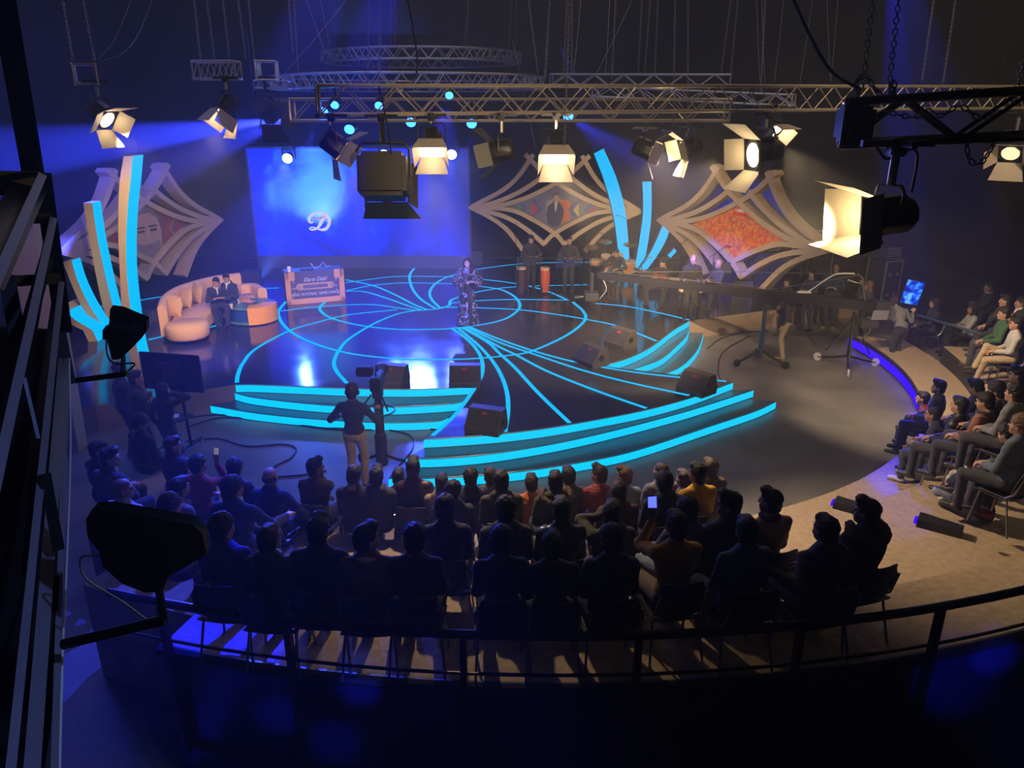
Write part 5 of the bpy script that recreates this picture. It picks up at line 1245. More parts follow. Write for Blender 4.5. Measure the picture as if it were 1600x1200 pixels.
MB().tube([pt(.02, .66), pt(.30, .16), pt(.9, .12)], .008, 5).build('stay_cable', STEEL, cr, origin=cr.location)
MB().tube(spline([pt(.03, .70), pt(.10, .62), pt(.17, .25), pt(.19, .15)], 8), .014, 6).build('loop_cable', WHITE, cr, origin=cr.location)
MB().bbox(pt(.2, .15), (.32, .10, .04), .01).build('cable_clamp', WHITE, cr, origin=cr.location)
MB().bbox(pt(-.08, -.02), (.35, .30, .32), .02).build('counterweight', DARK, cr, origin=cr.location)
hd2 = tip.copy()
MB().tube([hd2 + up * .05, hd2 - up * .40], .05, 8).build('drop_post', DARK, cr, origin=cr.location)
rh = MB().bbox(hd2 - up * .50, (.32, .36, .20), .02).build('camera_body', DARK, cr, origin=cr.location)
MB().lathe([(.05, 0), (.08, .2), (.09, .22), (0, .2)], Vector((-.2, -.1, -.50)) + (hd2 - cr.location), 12, Matrix.Rotation(R(-100), 3, 'Y')).build('lens', BLACK, rh)
MB().tube(spline([hd2 + Vector((.2, 0, .0)), hd2 + Vector((.35, -.1, -.3)), hd2 + Vector((.2, -.1, -.55))], 6), .012, 6).build('cable_bundle', mat('lilac_cable', (.3, .28, .4), .5, noise=.1), cr, origin=cr.location)
dl = thing('crane_dolly', 'three wheeled dolly with pale wheels carrying the back of the crane', 'dolly', (rear.x, rear.y, 0))
PW = mat('pale_wheel', (.45, .45, .48), .4, noise=.15)
tripod_base(dl, .72, True, .30, BLACKM, 250, .10, PW)
MB().tube([(0, 0, .28), (0, 0, 1.34)], .045, 8).build('column', BLACKM, dl)
for a in (130, 250, 10): MB().tube([(0, 0, 1.25), (.55 * math.cos(R(a)), .55 * math.sin(R(a)), .3)], .018, 6).build('brace', BLACKM, dl)
MB().bbox((.28, -.12, 1.12), (.40, .28, .20), .02).build('control_box', DARK, dl)
MB().tube(spline([(.1, -.1, 1.2), (.3, -.25, 1.0), (.15, -.2, .75), (.3, -.1, .55)], 6), .012, 5).build('cable_bundle', STEEL, dl)
lp = thing('laptop', 'open grey laptop on the back of the camera crane', 'laptop', (rear.x + .45, rear.y - .15, 1.235)); 
MB().bbox((0, 0, .01), (.36, .25, .02), .005).build('keyboard_base', ALU, lp); MB().bbox((0, -.14, .12), (.36, .015, .23), .005, Matrix.Rotation(R(12), 3, 'X')).build('lid', mat('grey_lid', (.30, .32, .38), .4, .5, noise=.05), lp)
# crane crew
P = PZ(1222, 560, 0)
person((P.x, P.y, 0), 60, 'man in dark jacket and beige trousers standing at the crane support', legs='stand', top='jacket', topm=cloth('plum', (.04, .025, .04)), legm=khaki, shoem=mat('tan_shoe', (.35, .22, .12), .5), arms=('pocket', 'clasp'), hair='crop', hairc='brown', yaw=-10, s=.98, skin=1, pitch=-8)
P = PZ(1398, 572, 0)
r_, i_ = person((P.x, P.y, 0), 15, 'person in grey sweatshirt bending sideways beside the crane dolly', legs='stand', top='sweater', topm=grey, legm=blk, arms=((-.30, .30, 1.2), (.45, .15, 1.25)), hair='curly', hairc='brown', lean=28, twist=-30, yaw=-60, s=.98, roll=20, skin=1)
r_.rotation_euler.z = R(20)
q = PT(1426, 457, 19.0); mo = thing('monitor', 'bright blue lit picture screen glowing above the bending person', 'screen', q, R(-5))
def blue_tv():
    m = bpy.data.materials.new('blue_picture'); m.use_nodes = True; nt = m.node_tree; nt.nodes.remove(nt.nodes['Principled BSDF'])
    tc = nt.nodes.new('ShaderNodeTexCoord'); v = nt.nodes.new('ShaderNodeTexNoise'); v.inputs['Scale'].default_value = 6; nt.links.new(tc.outputs['Object'], v.inputs[0])
    r = nt.nodes.new('ShaderNodeValToRGB'); r.color_ramp.elements[0].position = .42; r.color_ramp.elements[0].color = (.004, .01, .35, 1); r.color_ramp.elements[1].position = .64; r.color_ramp.elements[1].color = (.15, .5, 1, 1); x = r.color_ramp.elements.new(.52); x.color = (.0, .12, 1, 1)
    e = nt.nodes.new('ShaderNodeEmission'); e.inputs[1].default_value = 1.2; nt.links.new(v.outputs['Fac'], r.inputs[0]); nt.links.new(r.outputs[0], e.inputs[0]); nt.links.new(e.outputs[0], nt.nodes['Material Output'].inputs[0]); return m
MB().bbox((0, .03, 0), (.46, .05, .62), .01, Matrix.Rotation(R(10), 3, 'Y')).build('case', BLACK, mo); MB().box((0, 0, 0), (.42, .006, .58), Matrix.Rotation(R(10), 3, 'Y')).build('display', blue_tv(), mo)
MB().tube([(0, .06, -.2), (0, .06, -q.z)], .025, 8).build('stand', BLACKM, mo)
# people right behind the crane
def stand_at(px, py, z, label, fc, s=1.0, **k):
    P = PZ(px, py, z + 1.735 * s); return person((P.x, P.y, z), fc, label, s=s, legs=k.pop('legs', 'stand'), **k)
stand_at(1272, 420, 0, 'woman in dark dress and pale collar standing behind the crane arm', 120, .97, top='sweater', topm=navy, collar=lgrey, legm=navy, arms=('clasp', 'clasp'), hair='long')
stand_at(1308, 411, 0, 'bald heavy man in open dark shirt and tan shoes behind the crane', 150, 1.05, top='shirt', topm=navy, legm=navy, shoem=mat('tan_shoe', (.45, .3, .16), .5), arms=('clasp', 'clasp'), hair='bald', bulk=1.2, skin=2)
r_, i_ = stand_at(1361, 438, 0, 'blonde woman in black checked jacket holding up a microphone', 60, .95, top='jacket', topm=char, legm=blk, arms=('chin', 'phone'), hair='long', hairc='light', skin=3)
q = wpt(r_, i_['H'][1]); t = thing('microphone', 'long dark microphone in the hand of the blonde woman', 'microphone', q)
MB().tube([(.06, 0, .02), (-.30, .1, .12)], .016, 8).build('body', STEEL, t); MB().ball((-.32, .107, .127), .032).build('windshield', mat('grey_foam', (.4, .4, .38), .8, noise=.2, nscale=80), t)
stand_at(1233, 433, 0, 'person in dark clothes half hidden far behind the crane', 100, .93, top='sweater', topm=blk, hair='short', arms=('side', 'side'), skin=2)
# flight cases
p = PZ(1372, 482, 0); FC = mat('black_laminate', (.03, .03, .03), .5, noise=.1); TR = mat('pale_edge_profile', (.62, .56, .45), .4, .7, noise=.1)
fc_ = thing('flight_case', 'tall black equipment case with pale metal edges behind the blonde woman', 'case', (p.x, p.y, 0), R(20))
MB().bbox((0, 0, .80), (.62, .7, 1.4), .01).build('case_body', FC, fc_)
for x in (-.3, .3):
    for y in (-.34, .34): MB().box((x, y, .8), (.04, .04, 1.42)).build('edge_profile', TR, fc_)
for z in (.1, 1.5): MB().box((0, -.35, z), (.64, .02, .04)).build('edge_profile', TR, fc_)
for x in (-.12, .14):
    for z in (.5, 1.1): MB().bbox((x, -.355, z), (.12, .02, .10), .005).build('latch', ALU, fc_)
for x in (-.22, .22):
    for y in (-.26, .26): MB().lathe([(.01, -.02), (.05, -.02), (.05, .02), (.01, .02)], (x, y, .05), 10, Matrix.Rotation(R(90), 3, 'X')).build('caster', BLACK, fc_)
for k, (w_, h_) in enumerate(((.56, .12), (.54, .10), (.50, .09))):
    z0 = 1.53 + (0, .14, .26)[k]
    t = thing('equipment_box', ['lowest flat box with pale edges on the tall equipment case', 'middle flat box with pale edges on the tall equipment case', 'topmost flat box with pale edges on the tall equipment case'][k], 'case', (p.x, p.y, z0), R(20), 'boxes on the tall equipment case')
    MB().bbox((0, 0, h_ / 2), (w_, .5, h_), .01).build('box_body', FC, t); MB().box((0, -.255, h_ - .015), (w_, .012, .025)).build('edge_profile', TR, t); MB().box((0, -.255, .02), (w_, .012, .025)).build('edge_profile', TR, t)
p = PZ(1292, 470, 0); t = thing('frame_screen', 'dark board in a pale metal frame standing behind the bald man', 'board', (p.x, p.y + 1.2, 0))
MB().bbox((0, 0, 1.6), (.95, .05, .75), .01).build('board', DARK, t)
for q in (-1, 1): MB().box((q * .48, 0, 1.0), (.03, .06, 2.0)).build('post', STEEL, t)
MB().box((0, 0, 2.0), (1.0, .06, .03)).build('crossbar', STEEL, t)
p = PZ(1240, 470, 0); t = thing('equipment_table', 'dark table with gear and a water bottle behind the crane', 'table', (p.x - .3, p.y + .8, ZS))
MB().bbox((0, 0, .92), (1.9, .6, .04), .01).build('tabletop', BLACK, t)
for x in (-.9, .9):
    for y in (-.25, .25): MB().tube([(x, y, 0), (x, y, .9)], .02, 6).build('leg', BLACKM, t)
tp = t.location + Vector((0, 0, .942))
o = MB().lathe([(.03, 0), (.035, .02), (.035, .15), (.015, .20), (.015, .23), (0, .23)], (0, 0, 0), 12).build('water_bottle', mat('clear_plastic', (.7, .75, .85), .1, trans=.6)); o.location = tp + Vector((.35, 0, 0)); tag(o, 'clear water bottle on the dark equipment table', 'bottle')
o = MB().bbox((0, 0, .08), (.38, .3, .16), .02).build('amplifier', DARK); o.location = tp + Vector((-.25, 0, 0)); tag(o, 'dark amplifier on the equipment table left of the bottle', 'amplifier')
o = MB().bbox((0, 0, .14), (.34, .03, .26), .01, Matrix.Rotation(R(-20), 3, 'Y')).build('tablet', mat('blue_tablet', (.12, .15, .3), .3, noise=.1)); o.location = tp + Vector((-.75, 0, 0)); tag(o, 'tilted pale blue tablet at the left end of the equipment table', 'tablet')
o = MB().lathe([(.02, 0), (.09, .08), (.0, .08)], (0, 0, 0), 12).build('bowl', mat('orange_bowl', (.7, .3, .12), .4, noise=.1)); o.location = tp + Vector((.7, 0, 0)); tag(o, 'small orange bowl on the equipment table', 'bowl')
# rail in front of the far right seats
a = PZ(1433, 492, .85); b = PZ(1548, 526, 1.25); rl2 = thing('guard_rail', 'blue lit metal rail in front of the woman in black', 'railing', (a.x, a.y, 0))
MB().tube([a, b], .03, 8).build('rail', mat('blue_grey_rail', (.10, .16, .26), .4, .4, noise=.1), rl2, origin=rl2.location)
for q in (a, a.lerp(b, .55)): MB().tube([q, Vector((q.x, q.y, 0))], .022, 8).build('post', BLACKM, rl2, origin=rl2.location)
t = thing('backpack', 'olive backpack leaning against the chair at the right edge', 'bag', (0, 0, 0)); P = PZ(1579, 560, .95); t.location = (P.x, P.y, .75)
f = Field((-.25, -.2, 0), (.25, .2, .6), .018); f.ell((0, 0, .26), (.19, .13, .26), .03); f.ell((0, -.1, .18), (.14, .07, .14), .03); V, Q = f.mesh(); mesh_from([(V, Q, 0)], 'bag_body', [olive], t)
MB().tube([(0, .02, .48), (.04, .06, .56), (0, .1, .48)], .012, 6).build('handle', BLACK, t)
# ---------------------------------------------------------------- the band
BG = 'band on the stage'
def stool(P, lab):
    t = thing('stool', lab, 'stool', P); MB().lathe([(0, .40), (.17, .40), (.17, .45), (0, .45)], (0, 0, 0), 16).build('seat', BLACK, t)
    for k in range(3):
        a = R(90 + 120 * k); MB().tube([(0, 0, .40), (.22 * math.cos(a), .22 * math.sin(a), 0)], .014, 6).build('leg', BLACKM, t)
def band_sit(px, py, label, fc, st_lab, **k):
    s = k.pop('s', 1.0); P = PZ(px, py, ZS + 1.335 * s); r = person((P.x, P.y, ZS), fc, label, s=s, group=BG, **k); stool((P.x, P.y, ZS), st_lab); return r
P1 = PZ(829, 366, ZS + 1.70); person((P1.x, P1.y, ZS), -165, 'percussion player in black open necked shirt behind the left chime rack', legs='stand', top='shirt', topm=blk, legm=blk, arms=('play', 'play'), hair='short', yaw=-30, s=.98, group=BG, pitch=10)
P2 = PZ(890, 368, ZS + 1.70); person((P2.x, P2.y, ZS), 170, 'percussion player in black shirt behind the blue lit chime rack', legs='stand', top='shirt', topm=blk, legm=blk, arms=('play', 'play'), hair='crop', yaw=10, s=.98, group=BG, pitch=12)
for (P, lab, m) in ((P1, 'left bar chimes on a stand in front of the percussion player', STEEL), (P2, 'blue lit bar chimes on a stand in front of the second percussion player', mat('blue_chime_metal', (.12, .15, .5), .3, .6, noise=.1))):  # blue light is tinted into the metal of the second chimes
    c = Vector((P.x - .05, P.y - .62, ZS)); t = thing('bar_chimes', lab, 'percussion', c)
    MB().bbox((0, 0, 1.12), (.78, .04, .04), .008).build('mantle', BLACK, t)
    for i in range(18): MB().tube([(-.36 + .0425 * i, 0, 1.10), (-.36 + .0425 * i, 0, .86 + .004 * i)], .008, 5).build('chime', m, t)
    for q in (-1, 1): MB().tube([(q * .30, .02, 1.10), (q * .36, .02, 0)], .014, 6).build('stand_leg', BLACKM, t)
# congas beside
for (dx, dy, lab) in ((.42, -.35, 'reddish conga drum with bright hardware below the left player'), (-.28, -.30, 'dark conga drum left of the reddish one')):
    t = thing('conga', lab, 'drum', (P1.x + dx, P1.y + dy, ZS)); m = mat('red_wood_shell', (.42, .08, .03), .3, noise=.2) if dx > 0 else mat('dark_wood_shell', (.05, .03, .02), .35, noise=.2)
    MB().lathe([(.11, .05), (.15, .3), (.165, .5), (.14, .74)], (0, 0, 0), 18).build('shell', m, t); MB().lathe([(.145, .72), (.15, .78), (.0, .785)], (0, 0, 0), 18).build('drumhead', CREAM, t)
    for k in range(3): a = R(120 * k); MB().tube([(.12 * math.cos(a), .12 * math.sin(a), .25), (.2 * math.cos(a), .2 * math.sin(a), 0)], .012, 5).build('stand_leg', CHROME, t)
# drum kit and drummer
D0 = PZ(958, 432, ZS)
band_sit(966, 384, 'drummer in black t-shirt bending over the orange drum kit', 160, 'round black stool under the drummer', top='shirt', topm=blk, legm=blk, legs='wide', arms=('play', (.30, .42, .95)), lean=18, pitch=18, hair='short', s=1.0)
kit = thing('drum_kit', 'orange sparkle drum kit with cymbals in front of the drummer', 'drum kit', (D0.x - .15, D0.y - .75, ZS))
ORS = mat('orange_sparkle', (.85, .34, .10), .25, .3, noise=.4, nscale=60)
def drum(c, r, h, tilt, nm, axis='Z'):
    rt = Matrix.Rotation(R(tilt[0]), 3, 'X') @ Matrix.Rotation(R(tilt[1]), 3, 'Y')
    d = MB().lathe([(r, -h / 2), (r, h / 2)], c, 22, rt).build(nm, ORS, kit)
    MB().lathe([(r + .012, h / 2 - .02), (r + .012, h / 2 + .012), (0, h / 2 + .008)], c, 22, rt).build('drumhead', mat('pale_drumhead', (.6, .5, .4), .5, noise=.1), d)
    MB().lathe([(0, -h / 2 - .01), (r + .012, -h / 2 - .012), (r + .012, -h / 2 + .02)], c, 22, rt).build('hoop', CHROME, d)
drum((0, 0, .28), .27, .40, (90, 0), 'bass_drum'); drum((-.20, .0, .72), .15, .22, (15, 0), 'tom_drum'); drum((.16, .0, .74), .17, .24, (15, 0), 'tom_drum'); drum((.58, .25, .42), .20, .36, (8, 0), 'floor_tom'); drum((-.50, .30, .55), .17, .14, (5, 0), 'snare_drum')
for (x, y, z) in ((-.65, .2, 1.05), (.55, .1, 1.15), (-.2, .35, 1.2)):
    cy = MB().tube([(x, y, 0), (x, y, z)], .012, 6).build('cymbal_stand', CHROME, kit); MB().lathe([(0, .03), (.05, .02), (.22, 0), (0, .008)], (x, y, z), 22, Matrix.Rotation(R(12), 3, 'X')).build('cymbal', mat('brass_cymbal', (.6, .45, .2), .25, .9, noise=.1), cy)
# guitarist, string player, singers
r_, i_ = band_sit(1037, 404, 'guitar player in black shirt sitting before the short cyan fin', 140, 'black stool under the guitar player', top='shirt', topm=blk, legm=blk, legs='wide', arms=((-.02, .28, .80), (.42, .26, .95)), hair='short', yaw=-20, pitch=12, s=.97)
gp = wpt(r_, (0, .22, .80)); g = thing('guitar', 'brown guitar on the lap of the seated player', 'guitar', gp, r_.rotation_euler.z)
f = Field((-.3, -.07, -.22), (.3, .07, .22), .014); f.ell((-.10, 0, -.03), (.19, .05, .16), .02); f.ell((.12, 0, .02), (.13, .05, .12), .03); V, Q = f.mesh(); mesh_from([(V, Q, 0)], 'guitar_body', [mat('brown_varnish', (.20, .07, .03), .25, noise=.2)], g)
MB().bbox((.42, .03, .10), (.55, .02, .05), .005, Matrix.Rotation(R(-12), 3, 'Y')).build('neck', mat('dark_wood', (.06, .03, .02), .4, noise=.2), g); MB().bbox((.72, .03, .17), (.14, .02, .08), .005, Matrix.Rotation(R(-12), 3, 'Y')).build('headstock', mat('dark_wood', (.06, .03, .02)), g)
P = PZ(1084, 396, ZS + 1.74); person((P.x, P.y, ZS), 175, 'bald man in black standing behind the zither player', legs='stand', top='sweater', topm=blk, legm=blk, arms=('side', 'side'), hair='none', s=1.0, group=BG, skin=1, pitch=20)
r_, i_ = band_sit(1082, 404, 'player in black jacket bent over the pale string board', 150, 'black stool under the zither player', top='jacket', topm=blk, legm=blk, arms=('play', 'play'), lean=12, pitch=22, hair='curly', s=.96)
c = wpt(r_, (0, .45, .78)); t = thing('zither', 'pale trapezoid zither on a stand in front of the bent player', 'instrument', (c.x, c.y, ZS), R(160))
MB().prism([(-.50, -.2, .70), (.50, -.2, .70), (.32, .2, .70), (-.50, .2, .70)], (0, 0, .06)).build('soundboard', mat('pale_wood', (.65, .48, .30), .4, noise=.15), t)
MB().prism([(-.46, -.12, .765), (-.1, -.12, .765), (-.1, .12, .765), (-.46, .12, .765)], (0, 0, .02)).build('bridge', WHITE, t)
for q in (-1, 1): MB().tube([(q * .35, -.15, .70), (-q * .35, .15, 0)], .016, 6).build('stand_leg', BLACKM, t)
band_sit(1125, 405, 'bald bearded man in dark shirt sitting with folded hands', 110, 'black stool under the bald bearded man', top='shirt', topm=char, legm=blk, legs='wide', arms=('clasp', 'clasp'), hair='none', s=1.0, bulk=1.1, skin=1)
for (px, py, h, dx, lab) in ((806, 432, 1.5, .0, 'thin microphone stand left of the first percussion player'), (918, 448, 1.4, .3, 'microphone stand between percussion and drum kit'), (986, 430, 1.7, -.5, 'boom microphone stand over the drum kit'), (1060, 445, 1.3, .4, 'boom microphone stand beside the guitar player'), (1110, 460, 1.2, .35, 'microphone stand in front of the bald bearded man'), (1000, 462, .9, .2, 'low microphone stand under the crane arm')):
    p = PZ(px, py, ZS); t = thing('microphone_stand', lab, 'microphone stand', p, 0, 'microphone stands of the band')
    MB().tube([(0, 0, .03), (0, 0, h)], .011, 6).build('pole', BLACKM, t); MB().tube([(-dx * .4, 0, h - .1), (dx, 0, h + .25)], .008, 5).build('boom', BLACKM, t); MB().tube([(dx, 0, h + .25), (dx * 1.3 + .04, 0, h + .22)], .02, 8).build('microphone', STEEL, t)
    for k in range(3): a = R(120 * k + 20); MB().tube([(0, 0, .12), (.25 * math.cos(a), .25 * math.sin(a), .01)], .009, 5).build('leg', BLACKM, t)
for (px, py, rz, lab) in ((1012, 446, 10, 'black amplifier box on the stage below the middle cyan fin'), (1160, 462, -20, 'dark amplifier box at the right end of the band'), (742, 412, 0, 'pale grey box lamp on the floor right of the host'), (395, 446, 5, 'dark lamp box on the floor left of the screen')):
    p = PZ(px, py, ZS); t = thing('equipment_box', lab, 'box', p, R(rz)); MB().bbox((0, 0, .24), (.55, .4, .46), .02).build('cabinet', DARK, t); MB().box((0, -.205, .24), (.46, .01, .36)).build('grille', mat('steel_mesh_grille', (.035, .033, .03)), t)
ly = PZ(1122, 478, ZS)
t = thing('music_stand', 'black music stand in front of the bald bearded man', 'music stand', ly); MB().tube([(0, 0, 0), (0, 0, .95)], .012, 6).build('pole', BLACKM, t); MB().bbox((0, -.03, 1.08), (.48, .015, .32), .004, Matrix.Rotation(R(-25), 3, 'X')).build('desk', BLACK, t)
for k in range(3): a = R(120 * k); MB().tube([(0, 0, .15), (.25 * math.cos(a), .25 * math.sin(a), .01)], .009, 5).build('leg', BLACKM, t)
# cables on the floor
def cable(pts, z, lab, r=.014):
    o = MB().tube(spline([PZ(x, y, z + r) for x, y in pts], 8), r, 6).build('cable', mat('black_rubber', (.015, .015, .015), .5, noise=.1)); tag(o, lab, 'cable')
cable([(278, 655), (340, 648), (420, 655), (520, 668), (600, 670), (680, 665), (720, 655)], 0, 'black cable running along the foot of the left steps')
cable([(290, 668), (350, 652), (440, 660), (540, 672), (640, 668), (690, 672), (698, 668)], 0, 'second black cable looping beside the left steps')
cable([(290, 690), (340, 685), (385, 697), (440, 694), (462, 700), (455, 715), (430, 728), (424, 735)], 0, 'black cable curling across the open floor at the left')
cable([(430, 745), (470, 742), (510, 735)], 0, 'short black cable on the floor behind the bald man')
cable([(600, 670), (640, 680), (645, 700), (625, 725), (610, 745)], 0, 'black cable hanging down beside the pedestal camera')
cable([(1105, 545), (1125, 530), (1160, 520), (1200, 517)], 0, 'thin cable on the floor right of the right steps'); cable([(1128, 598), (1122, 580), (1130, 550), (1170, 525)], 0, 'thin cable winding across the floor by the front steps')
# ---------------------------------------------------------------- trusses
TRW = mat('warm_aluminium', (.55, .48, .36), .35, .85, noise=.15, nscale=20)  # warm lamp light tinted into the truss metal
TRB = mat('cool_aluminium', (.50, .50, .60), .35, .85, noise=.15, nscale=20)  # same aluminium with the blue stage light put into its colour
def truss(name, label, a, b, w=.34, h=.34, rr=.024, m=TRW, bay=.33, group=None, lr=.010):
    a = Vector(a); b = Vector(b); t = (b - a).normalized(); up = Vector((0, 0, 1)); n = t.cross(up).normalized()
    root = thing(name, label, 'truss', (a + b) / 2, 0, group)
    for sx in (-1, 1):
        for sz in (-1, 1): MB().tube([a + n * sx * w / 2 + up * sz * h / 2, b + n * sx * w / 2 + up * sz * h / 2], rr, 8).build('chord', m, root, origin=root.location)
    k = max(2, int((b - a).length / bay)); mb = MB()
    for i in range(k):
        p = a.lerp(b, i / k); q = a.lerp(b, (i + 1) / k); s = 1 if i % 2 else -1
        for sx in (-1, 1): mb.tube([p + n * sx * w / 2 + up * s * h / 2, q + n * sx * w / 2 - up * s * h / 2], lr, 5, cap=False)
        for sz in (-1, 1): mb.tube([p + n * s * w / 2 + up * sz * h / 2, q - n * s * w / 2 + up * sz * h / 2], lr, 5, cap=False)
    mb.build('lattice', m, root, origin=root.location)
    for e in (a, b):
        mb = MB()
        for q in (-1, 1): mb.tube([e + n * q * w / 2 - up * h / 2, e + n * q * w / 2 + up * h / 2], rr * .8, 6); mb.tube([e - n * w / 2 + up * q * h / 2, e + n * w / 2 + up * q * h / 2], rr * .8, 6)
        mb.build('end_frame', m, root, origin=root.location)
    return root
def ring_truss(label, c, rad, a0, a1, w=.30, h=.30, rr=.022, m=ALU, bays=60):
    c = Vector(c); root = thing('ring_truss', label, 'truss', c); P = lambda a, dr, dz: Vector(((rad + dr) * math.sin(a), -(rad + dr) * math.cos(a), dz))
    full = abs(a1 - a0) > 6.2; A = [a0 + (a1 - a0) * i / 96 for i in range(96 if full else 97)]
    for dr in (-w / 2, w / 2):
        for dz in (-h / 2, h / 2): MB().tube([P(a, dr, dz) for a in A], rr, 7, closed=full).build('chord', m, root)
    mb = MB()
    for i in range(bays):
        p, q = a0 + (a1 - a0) * i / bays, a0 + (a1 - a0) * (i + 1) / bays; s = 1 if i % 2 else -1
        for dr in (-w / 2, w / 2): mb.tube([P(p, dr, s * h / 2), P(q, dr, -s * h / 2)], .011, 5, cap=False)
        for dz in (-h / 2, h / 2): mb.tube([P(p, s * w / 2, dz), P(q, -s * w / 2, dz)], .011, 5, cap=False)
    mb.build('lattice', m, root); return root
ta, tb_ = PT(497, 157, 9.6), PT(1640, 152, 13.2)
truss('box_truss', 'long straight truss crossing the whole picture above the stage', ta, tb_)
truss('box_truss', 'shorter cream lit truss just behind the long straight truss', PT(457, 172, 12.9), PT(1136, 172, 13.1))
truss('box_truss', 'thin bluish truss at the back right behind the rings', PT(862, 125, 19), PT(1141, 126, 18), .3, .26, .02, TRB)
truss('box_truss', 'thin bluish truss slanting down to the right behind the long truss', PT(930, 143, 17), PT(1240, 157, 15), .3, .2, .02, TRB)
truss('box_truss', 'short truss box hanging at the upper left of the rings', PT(306, 110, 12.5), PT(372, 110, 12.5), .3, .26, .02, TRB, .09)
truss('box_truss', 'square end of a truss left of the rings', PT(415, 110, 13.2), PT(421, 110, 15.2), .33, .30, .022, ALU, .3)
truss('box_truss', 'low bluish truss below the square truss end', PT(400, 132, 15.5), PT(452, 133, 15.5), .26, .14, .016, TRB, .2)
truss('box_truss', 'small square truss end hanging over the left lamp', PT(133, 116, 10.6), PT(134, 116, 12.2), .28, .26, .022, STEEL, .3)
c = PT(660, 92, 24.0); ring_truss('upper small ring truss hanging above the stage', (c.x, c.y, 7.15), 2.95, 0, 2 * math.pi, bays=76)
c = PT(640, 125, 21.5); ring_truss('lower large ring truss hanging behind the long truss', (c.x, c.y, 6.35), 3.6, 0, 2 * math.pi, .32, .32, .024, bays=90)
ga, gb = PT(1318, 193, 4.6), PT(1700, 172, 4.2)
truss('box_truss', 'black truss close to the camera at the upper right', ga, gb, .27, .24, .026, BLACKM, .26, lr=.012)
o = MB().bbox((0, 0, 0), (.17, .20, .20), .02).build('truss_corner_block', BLACK); o.location = PT(1335, 193, 4.6) + Vector((0, 0, 0)); tag(o, 'dark solid corner block on the end of the near black truss', 'block')
# ---------------------------------------------------------------- chains
def chain_mesh(n, link=.05, r=.0048):
    mb = MB()
    for i in range(n):
        z = -i * link * .78; pts = []
        for k in range(8):
            a = 2 * math.pi * k / 8; x = math.cos(a) * link * .30; y = math.sin(a) * link * .5
            pts.append((x, 0, z + y) if i % 2 else (0, x, z + y))
        mb.tube(pts, r, 4, closed=True)
    return mb
CHM = mat('worn_chain_steel', (.28, .27, .26), .4, .9, noise=.2, nscale=50)
def chain(x0, y0, x1, y1, t, label, top=None, big=1.0, m=None):
    a = PT(x0, y0, t); b = PT(x1, y1, t)
    d = (a - b); u = d.normalized()
    a = a + u * (.6 if y0 <= 0 else 0)
    a.z = min(a.z, ZC - .02)
    L = (a - b).length; link = .055 * big; n = max(3, int(L / (link * .78)))
    o = chain_mesh(n, link, .0050 * big).build('chain', m or CHM, smooth=60); o.location = a
    o.rotation_euler = (b - a).to_track_quat('-Z', 'Y').to_euler(); tag(o, label, 'chain', 'hoist chains')
    return o
CH = [(98, 0, 115, 100, 10.6, 'left of the two bright chains over the upper left lamp'), (130, 0, 149, 100, 10.6, 'right of the two bright chains over the upper left lamp'),
      (303, 0, 314, 100, 12.5, 'first chain from the left over the short truss box'), (323, 0, 336, 98, 12.5, 'second chain from the left over the short truss box'), (348, 0, 359, 97, 12.5, 'third chain from the left over the short truss box'), (372, 0, 385, 97, 13.2, 'chain between short truss box and square truss end'), (388, 0, 398, 97, 13.6, 'thin chain at the left of the square truss end'),
      (451, 0, 458, 88, 16, 'short chain left of the ring trusses'), (459, 0, 466, 115, 17, 'chain reaching the left rim of the large ring truss'), (479, 0, 509, 85, 21.5, 'slanting chain to the left rim of the small ring truss'),
      (577, 0, 574, 130, 10.5, 'left chain of the pair on the long truss in front of the rings'), (594, 0, 592, 135, 10.5, 'right chain of the pair on the long truss in front of the rings'), (611, 0, 610, 72, 21, 'thin chain behind the pair on the small ring truss'), (617, 0, 617, 74, 21, 'thin second chain on the top of the small ring truss'),
      (695, 0, 697, 72, 27, 'far chain at the back of the small ring truss'), (704, 0, 705, 74, 27, 'second far chain at the back of the small ring truss'), (733, 0, 724, 75, 21.3, 'pair chain on the right half of the small ring truss'), (731, 0, 730, 76, 21.3, 'bright chain on the right half of the small ring truss'),
      (800, 0, 794, 84, 22, 'chain at the right rim of the small ring truss'), (807, 0, 806, 90, 22, 'straight chain beside the right rim of the small ring truss'), (826, 0, 841, 118, 19.5, 'slanting chain to the right rim of the large ring truss'),
      (859, 0, 851, 130, 10.8, 'thick left chain on the middle of the long truss'), (890, 0, 882, 232, 10.2, 'long thick chain passing the middle of the long truss'), (886, 0, 880, 118, 18, 'thin chain beside the long thick one'), (894, 0, 893, 118, 18, 'second thin chain beside the long thick one'),
      (1003, 0, 997, 118, 18.2, 'thin chain left end of the thin bluish truss'), (1016, 0, 1007, 118, 18.2, 'bright chain on the thin bluish truss'), (1028, 0, 1023, 118, 18.2, 'third chain on the thin bluish truss'), (1055, 0, 1052, 200, 12.9, 'bright chain on the right part of the cream lit truss'), (1075, 0, 1075, 205, 12.9, 'straight chain on the right end of the cream lit truss'),
      (1142, 0, 1126, 118, 18, 'slanting chain to the right end of the thin bluish truss'), (1153, 0, 1141, 122, 18, 'last chain at the right end of the thin bluish truss'),
      (962, 0, 955, 141, 16.8, 'chain to the left part of the slanting bluish truss'), (1196, 0, 1188, 150, 15.3, 'chain to the right end of the slanting bluish truss'),
      (1459, 0, 1440, 130, 12.6, 'left of two pale chains on the far right of the long truss'), (1493, 0, 1473, 132, 12.7, 'right of two pale chains on the far right of the long truss')]
for x0, y0, x1, y1, t, lab in CH: chain(x0, y0, x1, y1, t, lab, big=.9 if t < 14 else 1.1)
